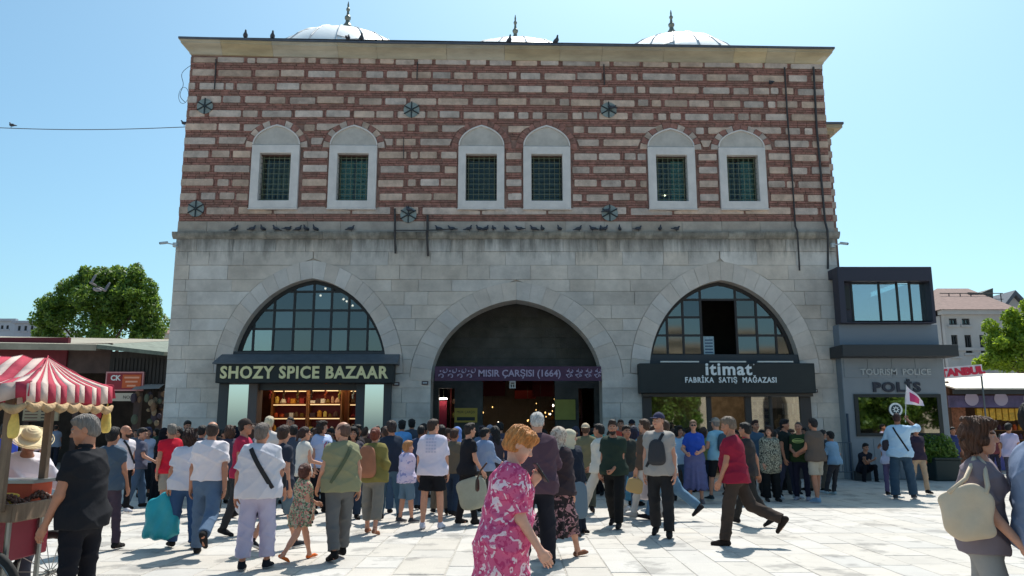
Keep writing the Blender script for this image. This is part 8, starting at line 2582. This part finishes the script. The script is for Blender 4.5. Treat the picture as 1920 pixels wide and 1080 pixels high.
# goods on the tray
M_corn = mat('corn_yellow', lin((236, 188, 70)), .55, var=.12, scale=40, bump=.8, bscale=60)
M_chest = mat('chestnut_brown', lin((92, 56, 40)), .45, var=.3, scale=10)
M_orange = mat('orange_box', lin((206, 84, 50)), .6, var=.08)
def place_mesh(name, me, loc, rot, label, cat, group=None):
    o = bpy.data.objects.new(name, me); COL.objects.link(o); o.location = loc; o.rotation_euler = rot
    return tag(o, label, cat, group)
cb_ = MB(); pr = [(.006, -.10), (.020, -.09), (.027, -.05), (.028, 0), (.025, .05), (.017, .085), (.006, .10)]
cb_.lathe(pr, (0, 0, 0), 14, M_corn); cme = cb_.build('corn_cob', smooth=True); cme_d = cme.data; bpy.data.objects.remove(cme)
ordn = ('first', 'second', 'third', 'fourth', 'fifth', 'sixth')
for k in range(6):
    place_mesh('corn_cob', cme_d, (-4.20 + .012 * (k % 3), cy0 + .10 + .052 * (k // 2 if k < 4 else k - 2) + (.0 if k < 4 else .02), .985 + .05 * (k % 2)), (0, rad(90), rad(8 + 5 * k)), '%s yellow corn cob of the little pile at the left of the cart tray' % ordn[k], 'corn', 'corn cobs on the cart tray')
ch = MB().ball((0, 0, 0), .021, M_chest, 8, 6, (1, .8, .8)); cho = ch.build('chestnut', smooth=True); chd = cho.data; bpy.data.objects.remove(cho)
rc = random.Random(12)
for k in range(110):
    a, q = rc.uniform(0, 6.28), math.sqrt(rc.random())
    cxx, hh = ((-4.09, .08), (-4.06, .08))[k % 2]
    place_mesh('chestnut', chd, (cxx + .12 * q * math.cos(a), cy0 + .20 + (k % 2) * .36 + .14 * q * math.sin(a), .965 + hh * (1 - q) + .01), (rc.random() * 3, rc.random() * 3, rc.random() * 3), 'roasted chestnut in the %s heap at the right end of the cart tray' % ('rear' if k % 2 else 'front'), 'chestnut', 'chestnuts in the %s heap' % ('rear' if k % 2 else 'front'))
ob = empty('warming_box', 'orange metal warming box with a pale rim on the cart', 'box', (-4.45, 7.0, .945))
kid(MB().box(-4.80, -4.10, 6.85, 7.15, .946, 1.12, M_orange), 'box', ob); kid(MB().box(-4.82, -4.08, 6.83, 7.17, 1.121, 1.15, M_steel), 'rim', ob)
def husk(x, y, z, label, sc=1.0, seedv=0):
    return bag_sdf('corn_bag', label, 'bag', (x, y, z), (.055 * sc, .045 * sc, .14 * sc), mat('pale_yellow_bag', lin((226, 196, 104)), .6, var=.2, scale=9), .06, 4, .35, seedv=seedv, h=.009, handle=[([(x, y, z + .12 * sc), (x, y, z + .2 * sc)], .006)])
husk(-3.80, 7.40, 1.66, 'pale yellow bag hanging from the right corner of the cart awning', .85, 1)
husk(-3.93, 6.24, 1.62, 'pale yellow bag tied to the left cart post above the straw hat', .8, 2)
husk(-4.16, 6.30, 1.56, 'smaller yellow green bag hanging at the left edge behind the cart post', .9, 3)

# ------------------------------------------------------------------ pigeons
M_pig = mat('pigeon_slate', lin((62, 66, 76)), .7, var=.25, scale=14)
def pigeon_sdf():
    s = SDF()
    s.ell((0, 0, .11), (.055, .10, .058), .03); s.cone((0, .06, .14), (0, .095, .205), .035, .024, sm=.03); s.ell((0, .105, .215), (.021, .027, .021), .01)
    s.cone((0, .125, .212), (0, .152, .205), .007, .003, sm=.004); s.cone((0, -.06, .105), (0, -.20, .075), .035, .016, k=1, sm=.03); s.ell((0, -.19, .078), (.030, .06, .010), .02)
    for q in (-1, 1):
        s.ell((q * .045, -.03, .115), (.018, .105, .038), .015); s.cone((q * .02, .01, .07), (q * .022, .015, .005), .008, .006, sm=.006); s.cone((q * .022, -.01, .005), (q * .022, .035, .005), .005, .005, sm=.004)
    return s
pv, pq = pigeon_sdf().mesh(.010)
pig0 = np_mesh('pigeon', pv, pq, [M_pig]); pdm = pig0.data; bpy.data.objects.remove(pig0)
rpg = random.Random(6)
def pigeon(px, py, Y, z=None, label='', group=None, rz=None, sc=.9, dx=0):
    X, Z = P(px, py, Y)
    o = place_mesh('pigeon', pdm, (X, Y, Z if z is None else z), (rad(rpg.uniform(-8, 12)), 0, rad(rz if rz is not None else rpg.choice([-90, 90, 100, -75, 20, 160]) + rpg.uniform(-20, 20))), label, 'pigeon', group)
    o.scale = (sc,) * 3
    return o
for k, px in enumerate((441, 473, 492, 516, 539, 560, 573, 590, 658)):
    pigeon(px, 432, D - .10, ZT + .232, '%s pigeon of the left flock on the stone ledge' % ('leftmost', 'second', 'third', 'fourth', 'fifth', 'sixth', 'seventh', 'eighth', 'outlying right')[k], 'pigeons on the ledge')
for k, px in enumerate((822, 847, 880, 898, 912, 925, 948, 974, 1000, 1017, 1049, 1086, 1112, 1127, 1135, 1162, 1197, 1238, 1268)):
    nm_ = ('first', 'second', 'third', 'fourth', 'fifth', 'sixth', 'seventh', 'eighth', 'ninth', 'tenth', 'eleventh', 'twelfth', 'thirteenth', 'fourteenth', 'fifteenth', 'sixteenth', 'seventeenth', 'eighteenth', 'nineteenth')[k]
    pigeon(px, 432, D - .10, ZT + .232, '%s pigeon from the left in the long row on the ledge over the middle arch' % nm_, 'pigeons on the ledge')
for px, lab in ((459, 'pigeon on the eaves nearest the left corner'), (510, 'second pigeon from the left corner on the eaves'), (652, 'pigeon on the eaves before the left dome finial'), (677, 'pigeon on the eaves at the right of the left dome'), (955, 'pigeon on the eaves before the middle dome'), (1043, 'pigeon on the eaves just right of the middle dome')):
    X = P(px, 85, D - .25)[0]
    pigeon(px, 85, D - .25, rz(X) + .0, lab, 'pigeons on the eaves', rz=rpg.choice([0, 20, 160, 200]), sc=1.25)
X, Z = P(1446, 160, D)
pigeon(1446, 160, D - .07, None, 'pigeon clinging to the brick wall near the top right', rz=10)
pigeon(22, 236, 26, P(22, 238, 26)[1] - .03, 'pigeon sitting on the overhead wire at the left edge', rz=80)
pigeon(346, 236, 25.6, None, 'pigeon at the left wall corner where the wire ends', rz=100)
pigeon(766, 398, D - .14, None, 'pigeon on the lower middle anchor plate', rz=90)
pigeon(1147, 206, D - .14, None, 'pigeon on the upper right anchor plate', rz=90)
pigeon(1139, 400, D - .14, None, 'pigeon on the lower right anchor plate', rz=-90)
# one pigeon in flight in front of the tree
fs_ = SDF(); fs_.ell((0, 0, 0), (.05, .13, .045), .02); fs_.ell((0, .14, .02), (.022, .03, .022), .03); fs_.cone((0, -.1, 0), (0, -.22, -.01), .03, .02, k=1, sm=.03)
for q in (-1, 1):
    fs_.ell((q * .12, .02, .08), (.10, .06, .022), .02); fs_.ell((q * .19, .0, .19), (.022, .055, .12), .03)
fv_, fq_ = fs_.mesh(.012)
fo = np_mesh('flying_pigeon', fv_, fq_, [mat('pigeon_pale', lin((120, 116, 120)), .7, var=.2, scale=9)])
X, Z = P(181, 543, 14.5)
fo.location = (X, 14.5, Z); fo.rotation_euler = (rad(10), rad(20), rad(60)); fo.scale = (.8,) * 3
tag(fo, 'pigeon flying with raised wings in front of the dark green tree', 'pigeon')
